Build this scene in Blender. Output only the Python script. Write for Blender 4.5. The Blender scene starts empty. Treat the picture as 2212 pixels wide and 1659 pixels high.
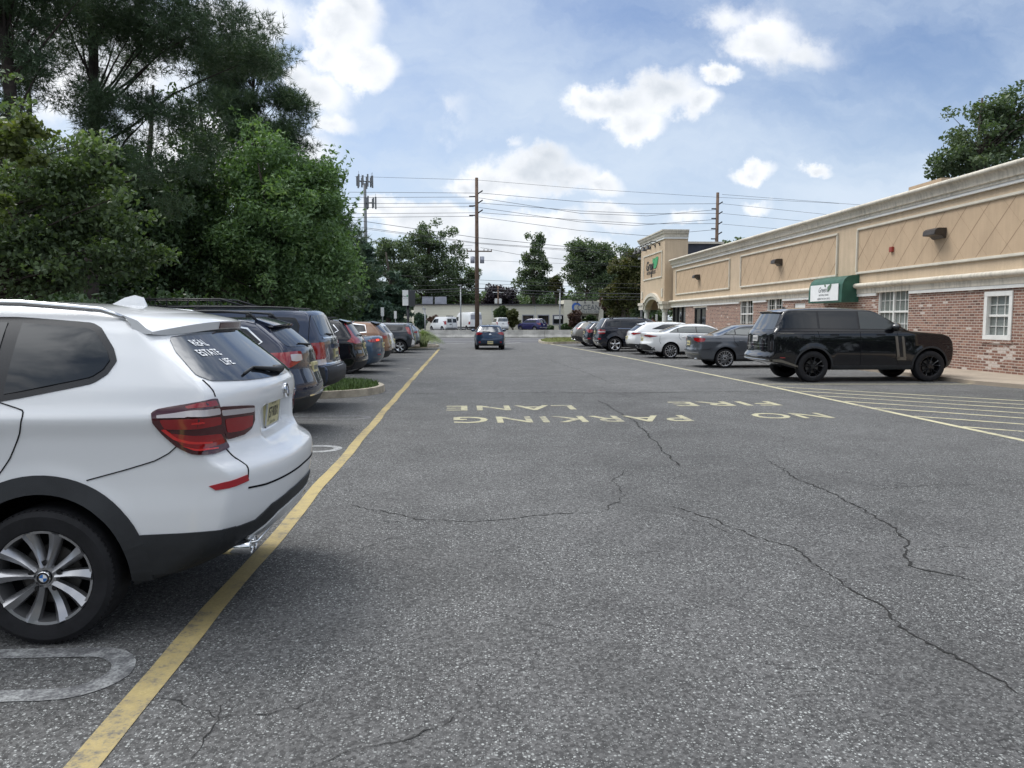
import bpy, bmesh, math, random
import numpy as np
from mathutils import Vector, Matrix
from mathutils.bvhtree import BVHTree

# ------------------------------------------------------------------ camera, sky, sun, exposure
SC = bpy.context.scene
COL = SC.collection
FPX, CX0, CY0, EYE = 1662.0, 1106.0, 829.5, 1.65
PITCH = math.atan(139.5 / FPX)
YAW = math.atan(104 / (FPX / math.cos(PITCH)))
FW = Vector((math.sin(YAW) * math.cos(PITCH), math.cos(YAW) * math.cos(PITCH), -math.sin(PITCH)))
RT = Vector((math.cos(YAW), -math.sin(YAW), 0))
UP = RT.cross(FW)
camd = bpy.data.cameras.new('camera')
cam = bpy.data.objects.new('camera', camd)
COL.objects.link(cam)
camd.sensor_width = 36.0
camd.lens = FPX / 2212.0 * 36.0
camd.clip_start, camd.clip_end = 0.05, 5000
cam.matrix_world = Matrix(((RT.x, UP.x, -FW.x, 0), (RT.y, UP.y, -FW.y, 0), (RT.z, UP.z, -FW.z, EYE), (0, 0, 0, 1)))
SC.camera = cam
SC.view_settings.view_transform = 'Standard'
SC.view_settings.look = 'None'
SC.view_settings.gamma = 1.0
SC.view_settings.exposure = 0.6

SUN_EL, SUN_AZ = 54.0, -50.0     # azimuth from +Y (down the lane), negative = to the left
sd = bpy.data.lights.new('sun', 'SUN')
sd.energy = 1.5
sd.angle = math.radians(24)
sd.color = (1.0, 0.965, 0.92)
sun = bpy.data.objects.new('sun', sd)
COL.objects.link(sun)
_e, _a = math.radians(SUN_EL), math.radians(SUN_AZ)
SUNV = Vector((math.sin(_a) * math.cos(_e), math.cos(_a) * math.cos(_e), math.sin(_e)))
sun.rotation_euler = SUNV.to_track_quat('Z', 'Y').to_euler()
sun.location = (0, 0, 60)


def ray(x, y):
    return FW + RT * ((x - CX0) / FPX) + UP * (-(y - CY0) / FPX)


def G(x, y, z=0.0):
    d = ray(x, y); t = (z - EYE) / d.z
    return (d.x * t, d.y * t)


def PY(x, y, Y):
    d = ray(x, y); t = Y / d.y
    return (d.x * t, EYE + d.z * t)


def PX(x, y, X):
    d = ray(x, y); t = X / d.x
    return (d.y * t, EYE + d.z * t)


class NT:
    def __init__(s, tree):
        s.t = tree; s.n = tree.nodes; s.l = tree.links

    def add(s, kind, **kw):
        nd = s.n.new(kind)
        for k, v in kw.items():
            if k.startswith('_'):
                key = k[1:]
                if key.isdigit(): key = int(key)
                else: key = key.replace('_', ' ')
                inp = nd.inputs[key]
                if isinstance(v, bpy.types.NodeSocket): s.l.new(v, inp)
                else: inp.default_value = v
            else:
                setattr(nd, k, v)
        return nd

    def m(s, op, a, b=0.0, c=None, clamp=False):
        nd = s.n.new('ShaderNodeMath'); nd.operation = op; nd.use_clamp = clamp
        for i, v in enumerate((a, b, c)):
            if v is None: continue
            if isinstance(v, bpy.types.NodeSocket): s.l.new(v, nd.inputs[i])
            else: nd.inputs[i].default_value = v
        return nd.outputs[0]

    def vm(s, op, a, b=None):
        nd = s.n.new('ShaderNodeVectorMath'); nd.operation = op
        for i, v in enumerate((a, b)):
            if v is None: continue
            if isinstance(v, bpy.types.NodeSocket): s.l.new(v, nd.inputs[i])
            else: nd.inputs[i].default_value = v
        return nd.outputs['Value'] if op in ('LENGTH', 'DOT_PRODUCT', 'DISTANCE') else nd.outputs[0]

    def ss(s, v, a, b, lo=0.0, hi=1.0):
        nd = s.n.new('ShaderNodeMapRange'); nd.interpolation_type = 'SMOOTHSTEP'
        s.l.new(v, nd.inputs['Value'])
        nd.inputs['From Min'].default_value = a; nd.inputs['From Max'].default_value = b
        nd.inputs['To Min'].default_value = lo; nd.inputs['To Max'].default_value = hi
        return nd.outputs[0]

    def mix(s, f, a, b, blend='MIX'):
        nd = s.n.new('ShaderNodeMix'); nd.data_type = 'RGBA'; nd.blend_type = blend
        for i, v in ((0, f), (6, a), (7, b)):
            if isinstance(v, bpy.types.NodeSocket): s.l.new(v, nd.inputs[i])
            else:
                if i and len(v) == 3: v = (*v, 1)
                nd.inputs[i].default_value = v
        return nd.outputs[2]

    def noise(s, vec, scale, detail=4, rough=0.55, dim='3D'):
        nd = s.n.new('ShaderNodeTexNoise'); nd.noise_dimensions = dim
        s.l.new(vec, nd.inputs['Vector'])
        nd.inputs['Scale'].default_value = scale; nd.inputs['Detail'].default_value = detail
        nd.inputs['Roughness'].default_value = rough
        return nd


# ---- sky: Nishita air light with broken cumulus and thin high cloud placed by direction
world = bpy.data.worlds.new('World')
SC.world = world
world.use_nodes = True
w = NT(world.node_tree)
w.n.clear()
sky = w.add('ShaderNodeTexSky', sky_type='NISHITA', sun_disc=False)
sky.sun_elevation = math.radians(SUN_EL)
sky.sun_rotation = math.radians(SUN_AZ)
sky.air_density = 1.0; sky.dust_density = 0.6; sky.ozone_density = 1.6
SKY_K = 0.078
tc = w.add('ShaderNodeTexCoord')
gen = tc.outputs['Generated']
sep = w.add('ShaderNodeSeparateXYZ', _0=gen)
ay = w.m('MAXIMUM', w.m('ABSOLUTE', sep.outputs[1]), 0.12)
uu = w.m('DIVIDE', sep.outputs[0], ay)
vv = w.m('DIVIDE', sep.outputs[2], ay)
uv = w.add('ShaderNodeCombineXYZ', _0=uu, _1=vv, _2=0.0).outputs[0]
n1 = w.noise(uv, 8.5, 8, 0.64)
n2 = w.noise(uv, 2.2, 4, 0.55)
warp = w.vm('MULTIPLY', w.vm('SUBTRACT', n1.outputs['Color'], (0.5, 0.5, 0.5)), (0.10, 0.10, 0.0))
uvw = w.vm('ADD', uv, warp)
# cumulus: centre and half-size in the tangent plane of the sky ahead (u right, v up)
CL = []
def cloud(x, y, rx, ry, s=1.0):
    d = ray(x, y)
    CL.append((d.x / d.y, d.z / d.y, rx / FPX, ry / FPX, s))
for c in [(742, 55, 70, 80), (800, 135, 66, 50), (770, 15, 55, 50), (720, 110, 50, 40), (690, 195, 70, 42, .85), (715, 255, 55, 30, .75), (640, 165, 45, 40, .8),
          (1340, 212, 95, 42), (1430, 200, 95, 50), (1500, 225, 62, 36), (1290, 205, 55, 35), (1375, 255, 66, 40), (1555, 165, 50, 22),
          (1150, 360, 95, 50), (1085, 395, 100, 38), (1210, 385, 110, 42), (1290, 395, 60, 32), (1170, 335, 50, 34), (1010, 400, 50, 24),
          (880, 480, 80, 42), (960, 485, 80, 40), (820, 460, 70, 30), (1310, 470, 75, 32), (1190, 500, 85, 40), (1060, 530, 120, 60), (1240, 560, 160, 50),
          (1640, 85, 100, 55, .85), (1720, 120, 110, 45, .6), (1560, 30, 120, 40, .5),
          (1625, 380, 52, 24, .9), (1765, 365, 45, 17, .9), (1480, 475, 50, 16, .6), (1635, 460, 40, 16, .6), (980, 250, 40, 50, .25), (1100, 305, 30, 14, .5),
          (530, 30, 130, 60, .8), (180, 120, 260, 120, .8), (640, 330, 90, 60, .75), (400, 330, 200, 120, .7)]:
    cloud(*c)
dens = None
for (cu, cv, ru, rv, st) in CL:
    q = w.vm('MULTIPLY', w.vm('SUBTRACT', uvw, (cu, cv, 0)), (1 / ru, 1 / rv, 0))
    ln = w.vm('LENGTH', q)
    dd = w.m('MULTIPLY', w.m('SUBTRACT', 1.22, ln), st)
    dens = dd if dens is None else w.m('SMOOTH_MAX', dens, dd, 0.25)
fine = w.m('MULTIPLY', w.m('SUBTRACT', n1.outputs[0], 0.5), 1.5)
dens2 = w.m('ADD', dens, fine)
cum = w.ss(dens2, 0.0, 0.66)
# sides and back of the sky: unseen noise cloud, mirrored by cars and brightened as added fill
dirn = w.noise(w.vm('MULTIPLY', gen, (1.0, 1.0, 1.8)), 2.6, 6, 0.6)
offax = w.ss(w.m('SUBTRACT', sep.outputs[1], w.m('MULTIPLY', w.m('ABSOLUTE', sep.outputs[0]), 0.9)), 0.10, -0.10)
back = w.m('MULTIPLY', w.ss(dirn.outputs[0], 0.46, 0.64), offax)
# thin cirrus veil
ci = w.noise(w.vm('MULTIPLY', uvw, (1.0, 2.6, 1.0)), 1.9, 6, 0.6)
veil = w.m('MULTIPLY', w.ss(ci.outputs[0], 0.30, 0.66), 0.72)
hz = w.ss(vv, 0.42, 0.02)
veil = w.m('ADD', w.m('MULTIPLY', veil, 0.9), w.m('MULTIPLY', hz, 0.50), clamp=True)
uveil = w.ss(uu, -0.05, -0.42)
veil = w.m('ADD', veil, w.m('MULTIPLY', uveil, 0.40), clamp=True)
# cumulus brightness: lit crowns, greyer bases and thick centres
shade_n = w.noise(w.vm('ADD', uv, (0.01, -0.035, 0)), 9.0, 4, 0.5)
lit = w.ss(w.m('ADD', w.m('MULTIPLY', dens2, -0.33), w.m('MULTIPLY', shade_n.outputs[0], 1.1)), -0.10, 0.62)
ccol = w.mix(lit, (0.42, 0.46, 0.51), (0.74, 0.75, 0.77))
skyc = w.mix(1.0, sky.outputs[0], (SKY_K * 1.0, SKY_K * 1.0, SKY_K * 1.08, 1), 'MULTIPLY')
s1 = w.mix(veil, skyc, (0.47, 0.54, 0.63))
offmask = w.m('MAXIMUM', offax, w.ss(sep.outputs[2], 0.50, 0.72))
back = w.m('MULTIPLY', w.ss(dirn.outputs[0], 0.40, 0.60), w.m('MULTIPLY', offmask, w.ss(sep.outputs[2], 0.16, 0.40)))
fill_cloud = w.mix(w.ss(shade_n.outputs[0], .35, .65), (0.60, 0.64, 0.70), (1.0, 1.01, 1.03))
fill_cloud = w.mix(w.ss(sep.outputs[2], .62, .86), fill_cloud, (2.6, 2.65, 2.7))  # unseen overhead cloud made far brighter, added to fill ground and car sides
s2 = w.mix(cum, s1, ccol)
s2 = w.mix(w.m('MULTIPLY', back, 0.9), s2, fill_cloud)
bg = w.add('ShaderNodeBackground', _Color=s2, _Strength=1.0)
w.add('ShaderNodeOutputWorld', _Surface=bg.outputs[0])


# ------------------------------------------------------------------ helpers
def tag(o, label=None, cat=None, group=None, kind=None):
    if label: o['label'] = label
    if cat: o['category'] = cat
    if group: o['group'] = group
    if kind: o['kind'] = kind
    return o


def empty(name, loc, rz=0.0, label=None, cat=None, group=None):
    o = bpy.data.objects.new(name, None)
    COL.objects.link(o); o.location = loc; o.rotation_euler = (0, 0, rz)
    o.empty_display_size = 0.2
    return tag(o, label, cat, group)


class MB:
    """collects pieces and links them as ONE mesh object"""
    def __init__(s):
        s.v = []; s.f = []; s.m = []; s.cur = 0; s.M = None

    def add(s, vs, fs, mi=None):
        o = len(s.v)
        if s.M is not None: vs = [tuple(s.M @ Vector(v)) for v in vs]
        s.v += [tuple(v) for v in vs]
        s.f += [tuple(i + o for i in f) for f in fs]
        s.m += [s.cur if mi is None else mi] * len(fs)
        return s

    def box(s, x0, x1, y0, y1, z0, z1, mi=None):
        vs = [(x, y, z) for x in (x0, x1) for y in (y0, y1) for z in (z0, z1)]
        return s.add(vs, [(0, 1, 3, 2), (4, 6, 7, 5), (0, 4, 5, 1), (2, 3, 7, 6), (0, 2, 6, 4), (1, 5, 7, 3)], mi)

    def tube(s, pts, rad, n=8, mi=None, cap=True):
        pts = [Vector(p) for p in pts]
        if not hasattr(rad, '__len__'): rad = [rad] * len(pts)
        vs = []; fs = []
        prev = None
        for i, p in enumerate(pts):
            t = (pts[min(i + 1, len(pts) - 1)] - pts[max(i - 1, 0)]).normalized()
            a = prev if prev is not None else (Vector((0, 0, 1)) if abs(t.z) < .9 else Vector((1, 0, 0)))
            a = (a - t * a.dot(t)).normalized(); prev = a
            b = t.cross(a)
            for k in range(n):
                an = 2 * math.pi * k / n
                vs.append(p + (a * math.cos(an) + b * math.sin(an)) * rad[i])
        for i in range(len(pts) - 1):
            for k in range(n):
                k2 = (k + 1) % n
                fs.append((i * n + k, i * n + k2, (i + 1) * n + k2, (i + 1) * n + k))
        if cap:
            fs.append(tuple(range(n))[::-1]); fs.append(tuple((len(pts) - 1) * n + k for k in range(n)))
        return s.add(vs, fs, mi)

    def lathe(s, prof, c, axis='z', n=24, mi=None):
        """prof: (radius, height) pairs"""
        vs = []; fs = []
        for (r, h) in prof:
            for k in range(n):
                a = 2 * math.pi * k / n
                p, q = r * math.cos(a), r * math.sin(a)
                vs.append((c[0] + p, c[1] + q, c[2] + h) if axis == 'z' else (c[0] + p, c[1] + h, c[2] + q) if axis == 'y' else (c[0] + h, c[1] + p, c[2] + q))
        for i in range(len(prof) - 1):
            for k in range(n):
                k2 = (k + 1) % n
                fs.append((i * n + k, i * n + k2, (i + 1) * n + k2, (i + 1) * n + k))
        return s.add(vs, fs, mi)

    def prism(s, poly, plane, a, b, mi=None):
        """poly in 2D; plane 'x': (y,z) from x=a to b; 'y': (x,z); 'z': (x,y)"""
        mk = {'x': lambda p, t: (t, p[0], p[1]), 'y': lambda p, t: (p[0], t, p[1]), 'z': lambda p, t: (p[0], p[1], t)}[plane]
        n = len(poly)
        vs = [mk(p, a) for p in poly] + [mk(p, b) for p in poly]
        fs = [tuple(range(n)), tuple(range(2 * n - 1, n - 1, -1))] + [(i, n + i, n + (i + 1) % n, (i + 1) % n) for i in range(n)]
        return s.add(vs, fs, mi)

    def build(s, name, mats, parent=None, smooth=False, loc=(0, 0, 0), rz=0.0, bevel=0.0, recalc=True):
        me = bpy.data.meshes.new(name)
        me.from_pydata(s.v, [], s.f)
        if not isinstance(mats, (list, tuple)): mats = [mats]
        for m in mats: me.materials.append(m)
        me.polygons.foreach_set('material_index', s.m)
        if recalc or bevel:
            bm = bmesh.new(); bm.from_mesh(me)
            big = [f for f in bm.faces if len(f.verts) > 4]
            bmesh.ops.recalc_face_normals(bm, faces=bm.faces)
            if bevel:
                bmesh.ops.bevel(bm, geom=[e for e in bm.edges if e.is_manifold and e.calc_face_angle(0) > .5], offset=bevel, segments=2, affect='EDGES', clamp_overlap=True)
            else:
                bmesh.ops.triangulate(bm, faces=big)
            bm.to_mesh(me); bm.free()
        return link(name, me, parent, smooth, loc, rz)


def link(name, me, parent=None, smooth=False, loc=(0, 0, 0), rz=0.0):
    if smooth is True: me.shade_smooth()
    elif smooth:
        me.shade_smooth(); me.set_sharp_from_angle(angle=math.radians(smooth))
    o = bpy.data.objects.new(name, me)
    COL.objects.link(o); o.location = loc; o.rotation_euler = (0, 0, rz)
    if parent: o.parent = parent
    return o


def text_geo(txt, size, extrude=0.0, shear=0.0, align='CENTER', spacing=1.0, bold=0.0):
    cu = bpy.data.curves.new('t', 'FONT')
    cu.body = txt; cu.size = size; cu.extrude = extrude; cu.shear = shear; cu.align_x = align; cu.space_character = spacing; cu.offset = bold
    cu.resolution_u = 3
    o = bpy.data.objects.new('t', cu)
    COL.objects.link(o)
    dg = bpy.context.evaluated_depsgraph_get()
    me = bpy.data.meshes.new_from_object(o.evaluated_get(dg))
    vs = [tuple(v.co) for v in me.vertices]; fs = [tuple(p.vertices) for p in me.polygons]
    bpy.data.objects.remove(o); bpy.data.curves.remove(cu); bpy.data.meshes.remove(me)
    return vs, fs


# ------------------------------------------------------------------ materials
MATS = {}


def mat(name, color=(.5, .5, .5), rough=.5, metal=0.0, coat=0.0, spec=.5, build=None, trans=0.0, emit=None):
    m = bpy.data.materials.new(name); m.use_nodes = True
    t = NT(m.node_tree)
    bs = t.n['Principled BSDF']
    bs.inputs['Base Color'].default_value = (*color, 1)
    bs.inputs['Roughness'].default_value = rough
    bs.inputs['Metallic'].default_value = metal
    bs.inputs['Coat Weight'].default_value = coat
    bs.inputs['Coat Roughness'].default_value = .03
    bs.inputs['Specular IOR Level'].default_value = spec
    bs.inputs['Transmission Weight'].default_value = trans
    if emit:
        bs.inputs['Emission Color'].default_value = (*emit[0], 1); bs.inputs['Emission Strength'].default_value = emit[1]
    if build:
        c = t.add('ShaderNodeTexCoord').outputs['Object']
        build(t, bs, c)
    MATS[name] = m
    return m


def colr(t, bs, sock): t.l.new(sock, bs.inputs['Base Color'])


def bump(t, bs, h, strength=.3, dist=.01):
    b = t.add('ShaderNodeBump', _Height=h, _Strength=strength, _Distance=dist)
    t.l.new(b.outputs[0], bs.inputs['Normal'])


def vary(amt=.15, scale=3.0, bumpamt=0.0, bscale=40., det=5):
    def f(t, bs, c):
        n = t.noise(c, scale, det, .6)
        k = t.ss(n.outputs[0], .3, .7, 1 - amt, 1 + amt)
        base = bs.inputs['Base Color'].default_value[:]
        colr(t, bs, t.mix(1.0, base, t.add('ShaderNodeCombineColor', _0=k, _1=k, _2=k).outputs[0], 'MULTIPLY'))
        if bumpamt: bump(t, bs, t.noise(c, bscale, 4, .6).outputs[0], bumpamt)
    return f


def asphalt_nodes(t, bs, c):
    sp = t.add('ShaderNodeSeparateXYZ', _0=c)
    big = t.noise(c, .22, 5, .6).outputs[0]
    mid = t.noise(c, 2.3, 5, .65).outputs[0]
    fine = t.noise(c, 60, 3, .6).outputs[0]
    # the strip beyond the seam is a slightly older, paler lift
    far = t.ss(t.m('ADD', sp.outputs[1], t.m('MULTIPLY', mid, .25)), 17.20, 17.26)
    k = t.m('ADD', t.m('MULTIPLY', big, .060), t.m('MULTIPLY', mid, .034))
    k = t.m('ADD', k, t.m('MULTIPLY', fine, .030))
    k = t.m('ADD', k, t.m('MULTIPLY', far, .012))
    k = t.m('ADD', k, .013)
    # tyre-polished dark band down the middle of the lane
    bx = t.m('ADD', sp.outputs[0], t.m('MULTIPLY', big, 2.0))
    band = t.m('MULTIPLY', t.ss(t.m('ABSOLUTE', t.m('SUBTRACT', bx, 3.6)), 1.5, .1), -.009)
    k = t.m('ADD', k, band)
    vo = t.add('ShaderNodeTexVoronoi', _Vector=c, _Scale=110.0)
    vcol = t.add('ShaderNodeSeparateColor', _0=vo.outputs['Color'])
    pick = t.ss(vcol.outputs[0], .45, .80)
    chip = t.m('MULTIPLY', t.ss(vo.outputs['Distance'], .46, .30), pick)
    chip = t.m('MULTIPLY', chip, t.ss(vcol.outputs[1], -.2, 1.0))
    wv = t.vm('ADD', c, t.vm('MULTIPLY', t.noise(c, 1.6, 4, .6).outputs['Color'], (.55, .55, 0)))
    net = t.add('ShaderNodeTexVoronoi', _Vector=wv, _Scale=1.15, feature='DISTANCE_TO_EDGE')
    net2 = t.add('ShaderNodeTexVoronoi', _Vector=wv, _Scale=3.1, feature='DISTANCE_TO_EDGE')
    msk = t.ss(t.noise(c, .33, 3, .6).outputs[0], .50, .62)
    msk2 = t.ss(t.noise(t.vm('ADD', c, (7, 3, 0)), .5, 3, .6).outputs[0], .56, .66)
    fl = t.m('MULTIPLY', t.ss(net.outputs['Distance'], .010, .003), msk)
    fl2 = t.m('MULTIPLY', t.ss(net2.outputs['Distance'], .016, .005), msk2)
    k = t.m('MULTIPLY', k, t.m('SUBTRACT', 1.0, t.m('MULTIPLY', t.m('MAXIMUM', fl, fl2), .55)))
    patchy = t.ss(t.noise(c, .9, 6, .7).outputs[0], .35, .65, .92, 1.09)
    k = t.m('MULTIPLY', k, patchy)
    oil = t.m('MULTIPLY', t.ss(t.noise(t.vm('ADD', c, (3, 9, 0)), .75, 2, .5).outputs[0], .68, .76), .22)
    k = t.m('MULTIPLY', k, t.m('SUBTRACT', 1.0, oil))
    vg = t.add('ShaderNodeTexVoronoi', _Vector=c, _Scale=62.0)
    gr = t.add('ShaderNodeSeparateColor', _0=vg.outputs['Color']).outputs[2]
    k = t.m('MULTIPLY', k, t.ss(gr, .0, 1.0, .62, 1.38))
    k = t.m('MULTIPLY', k, t.ss(t.noise(c, 32, 4, .75).outputs[0], .35, .65, .82, 1.16))
    base = t.add('ShaderNodeCombineColor', _0=t.m('MULTIPLY', k, 1.01), _1=k, _2=t.m('MULTIPLY', k, .985)).outputs[0]
    vb = t.add('ShaderNodeTexVoronoi', _Vector=t.vm('ADD', c, t.vm('MULTIPLY', t.noise(c, 60, 2, .5).outputs['Color'], (.006, .006, 0))), _Scale=58.0)
    bc = t.add('ShaderNodeSeparateColor', _0=vb.outputs['Color'])
    big_chip = t.m('MULTIPLY', t.ss(vb.outputs['Distance'], .42, .26), t.ss(bc.outputs[0], .74, .90))
    dense = t.ss(t.noise(c, 1.1, 4, .65).outputs[0], .34, .62, .45, 1.0)
    chip = t.m('MULTIPLY', t.m('MAXIMUM', chip, big_chip), dense)
    colr(t, bs, t.mix(t.m('MULTIPLY', chip, .74), base, (.46, .475, .46)))
    h = t.m('ADD', t.m('MULTIPLY', vo.outputs['Distance'], -.7), fine)
    bump(t, bs, h, .55, .006)


M_ASPH = mat('asphalt', rough=.86, spec=.35, build=asphalt_nodes)


def road_nodes(t, bs, c):
    n = t.noise(c, .5, 6, .6).outputs[0]; f = t.noise(c, 30, 3, .6).outputs[0]
    k = t.m('ADD', t.m('MULTIPLY', n, .05), t.m('MULTIPLY', f, .04)); k = t.m('ADD', k, .035)
    colr(t, bs, t.add('ShaderNodeCombineColor', _0=k, _1=k, _2=t.m('MULTIPLY', k, 1.05)).outputs[0])


M_ROAD = mat('road_asphalt', rough=.85, build=road_nodes)


def paint_nodes(col, wear=.45, under=.085):
    def f(t, bs, c):
        n = t.noise(c, 9, 6, .72).outputs[0]; g = t.noise(c, 70, 3, .6).outputs[0]
        b = t.noise(c, .9, 3, .6).outputs[0]
        s = t.m('ADD', t.m('ADD', t.m('MULTIPLY', n, .7), t.m('MULTIPLY', g, .45)), t.m('MULTIPLY', b, .5))
        wv = t.ss(s, .62 + wear * .35, .92 + wear * .35)   # 1 = worn
        k = t.ss(g, .3, .75, .82, 1.1)
        pc = t.mix(1.0, (*col, 1), t.add('ShaderNodeCombineColor', _0=k, _1=k, _2=k).outputs[0], 'MULTIPLY')
        colr(t, bs, t.mix(wv, pc, (under, under, under * 1.05)))
        bump(t, bs, g, .4, .004)
    return f


M_YEL = mat('yellow_paint', rough=.8, build=paint_nodes((.38, .30, .13), .46))
M_YELF = mat('faded_yellow_paint', rough=.8, build=paint_nodes((.45, .42, .27), .33))
M_YEL2 = mat('pale_yellow_paint', rough=.8, build=paint_nodes((.52, .48, .31), .46))
M_WHT = mat('worn_white_paint', rough=.8, build=paint_nodes((.42, .43, .42), .10, .085))
M_WHTF = mat('faint_white_paint', rough=.8, build=paint_nodes((.34, .35, .34), -.12, .085))
M_WHT2 = mat('white_road_paint', rough=.8, build=paint_nodes((.6, .6, .6), .6))
M_CRACK = mat('crack_black', (.030, .030, .029), .95, spec=.1)
M_CONC = mat('concrete', (.36, .33, .28), .85, build=vary(.18, 2.0, .25, 60))
M_CURB = mat('kerb_concrete', (.33, .29, .225), .85, build=vary(.25, 4.0, .3, 50))
M_TANWALK = mat('tan_concrete_walk', (.33, .275, .215), .85, build=vary(.12, 1.2, .2, 60))
M_BARR = mat('barrier_concrete', (.43, .42, .39), .85, build=vary(.25, 1.4, .2, 30))


def grass_nodes(t, bs, c):
    n = t.noise(c, 3, 5, .6).outputs[0]; f = t.noise(c, 45, 3, .7).outputs[0]
    s = t.m('ADD', t.m('MULTIPLY', n, .6), t.m('MULTIPLY', f, .5))
    colr(t, bs, t.mix(t.ss(s, .35, .75), (.045, .075, .02), (.15, .18, .06)))


M_GRASS = mat('grass_ground', rough=.9, spec=.2, build=grass_nodes)
M_BLADE = mat('grass_blade', (.075, .125, .03), .6, build=vary(.45, 6))
M_BLADE2 = mat('dry_grass_blade', (.24, .25, .085), .6, build=vary(.35, 6))
M_SOIL = mat('soil_ground', (.035, .040, .028), .95, build=vary(.4, 1.5, .3, 20))
M_MULCH = mat('mulch', (.05, .035, .025), .95, build=vary(.4, 8, .4, 60))


def brick_nodes(t, bs, c):
    sp = t.add('ShaderNodeSeparateXYZ', _0=c)
    v = t.add('ShaderNodeCombineXYZ', _0=t.m('ADD', sp.outputs[1], sp.outputs[0]), _1=sp.outputs[2], _2=0.0).outputs[0]
    br = t.add('ShaderNodeTexBrick', _Vector=v, _Scale=1.0)
    br.inputs['Brick Width'].default_value = .245; br.inputs['Row Height'].default_value = .083
    br.inputs['Mortar Size'].default_value = .0125; br.inputs['Mortar Smooth'].default_value = .2
    br.inputs['Bias'].default_value = 0.0
    br.inputs['Color1'].default_value = (0, 0, 0, 1); br.inputs['Color2'].default_value = (1, 1, 1, 1)
    br.inputs['Mortar'].default_value = (.5, .5, .5, 1)
    rnd = t.add('ShaderNodeSeparateColor', _0=br.outputs['Color']).outputs[0]
    cr = t.add('ShaderNodeValToRGB', _0=rnd)
    e = cr.color_ramp.elements
    e[0].color = (.090, .040, .030, 1); e[1].color = (.30, .165, .115, 1)
    for p, cc in ((.25, (.195, .092, .066, 1)), (.5, (.25, .125, .090, 1)), (.7, (.175, .090, .072, 1)), (.85, (.285, .150, .105, 1))):
        x = e.new(p); x.color = cc
    f = t.noise(c, 25, 5, .65).outputs[0]
    col = t.mix(t.ss(f, .35, .75), cr.outputs[0], (.24, .15, .115))
    col = t.mix(t.m('MULTIPLY', t.ss(f, .3, .7), .5), cr.outputs[0], col)
    # whitewash left on single bricks, most of it under the right-hand window
    cy = t.m('DIVIDE', t.m('SUBTRACT', sp.outputs[1], 21.65 - 33), .70); cz = t.m('DIVIDE', t.m('SUBTRACT', sp.outputs[2], .62), .34)
    near = t.m('SQRT', t.m('ADD', t.m('MULTIPLY', cy, cy), t.m('MULTIPLY', cz, cz)))
    th = t.ss(near, 1.5, .5, .975, .50)
    ww = t.m('MULTIPLY', t.m('GREATER_THAN', rnd, th), t.ss(t.noise(c, 14, 4, .6).outputs[0], .34, .48))
    col = t.mix(t.m('MULTIPLY', ww, .85), col, (.55, .50, .46))
    mort = t.noise(c, 2.5, 3, .6).outputs[0]
    colr(t, bs, t.mix(br.outputs['Fac'], col, t.mix(mort, (.36, .31, .26), (.50, .44, .38))))
    bump(t, bs, t.m('ADD', t.m('MULTIPLY', br.outputs['Fac'], -1.0), t.m('MULTIPLY', f, .3)), .5, .01)


M_BRICK = mat('brick', rough=.88, build=brick_nodes)


def stucco(col, amt=.07):
    def f(t, bs, c):
        n = t.noise(c, .8, 5, .6).outputs[0]; g = t.noise(c, 90, 3, .6).outputs[0]
        v = t.vm('MULTIPLY', c, (3.0, 3.0, .35))
        s = t.noise(v, 1.6, 5, .65).outputs[0]
        k = t.m('ADD', t.ss(n, .3, .7, 1 - amt, 1 + amt), t.ss(s, .3, .75, amt, -amt))
        k = t.m('MULTIPLY', k, t.ss(g, .3, .7, .9, 1.07))
        colr(t, bs, t.mix(1.0, (*col, 1), t.add('ShaderNodeCombineColor', _0=k, _1=k, _2=k).outputs[0], 'MULTIPLY'))
        bump(t, bs, g, .45, .006)
    return f


M_STUC = mat('tan_stucco', rough=.92, spec=.2, build=stucco((.545, .43, .305)))
M_STUC2 = mat('deep_tan_stucco', rough=.92, spec=.2, build=stucco((.50, .375, .255), .05))
M_GROOVE = mat('stucco_groove', (.24, .155, .095), .95)


def stain_nodes(t, bs, c):
    v = t.vm('MULTIPLY', c, (7.0, 7.0, .9))
    s = t.noise(v, 1.3, 6, .7).outputs[0]; n = t.noise(c, .7, 4, .6).outputs[0]
    d = t.ss(t.m('ADD', t.m('MULTIPLY', s, .8), t.m('MULTIPLY', n, .45)), .55, .82)
    colr(t, bs, t.mix(t.m('MULTIPLY', d, .55), (.62, .575, .485), (.24, .22, .18)))
    bump(t, bs, t.noise(c, 70, 3, .6).outputs[0], .3, .005)


M_CORN = mat('weathered_cream_trim', rough=.85, build=stain_nodes)
M_TRIM = mat('cream_trim', (.62, .58, .49), .8, build=vary(.08, 2.0))
M_WTRIM = mat('white_trim', (.70, .70, .67), .6, build=vary(.06, 3.0))
M_GLASSD = mat('dark_window_glass', (.012, .015, .016), .04, spec=.8)
M_GLASSB = mat('window_glass_with_blinds', rough=.08, spec=.7, build=lambda t, bs, c: colr(t, bs, t.mix(
    t.ss(t.m('SINE', t.m('MULTIPLY', t.add('ShaderNodeSeparateXYZ', _0=c).outputs[2], 160.0)), -.3, .6), (.10, .115, .11), (.26, .28, .26))))
M_SLATE = mat('dark_blue_slate', (.035, .042, .06), .6, build=vary(.3, 4.0))
M_LAMPH = mat('bronze_lamp_housing', (.045, .036, .03), .45, build=vary(.2, 8))
M_DARKM = mat('black_metal', (.02, .02, .022), .45, .3, build=vary(.2, 8))
M_GREEN = mat('green_awning_cloth', (.022, .090, .062), .6, build=vary(.22, 2.5))
M_SIGNW = mat('white_sign_face', (.80, .81, .80), .45, build=vary(.05, 2.0))
M_LETD = mat('dark_letters', (.025, .028, .03), .6)
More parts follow.
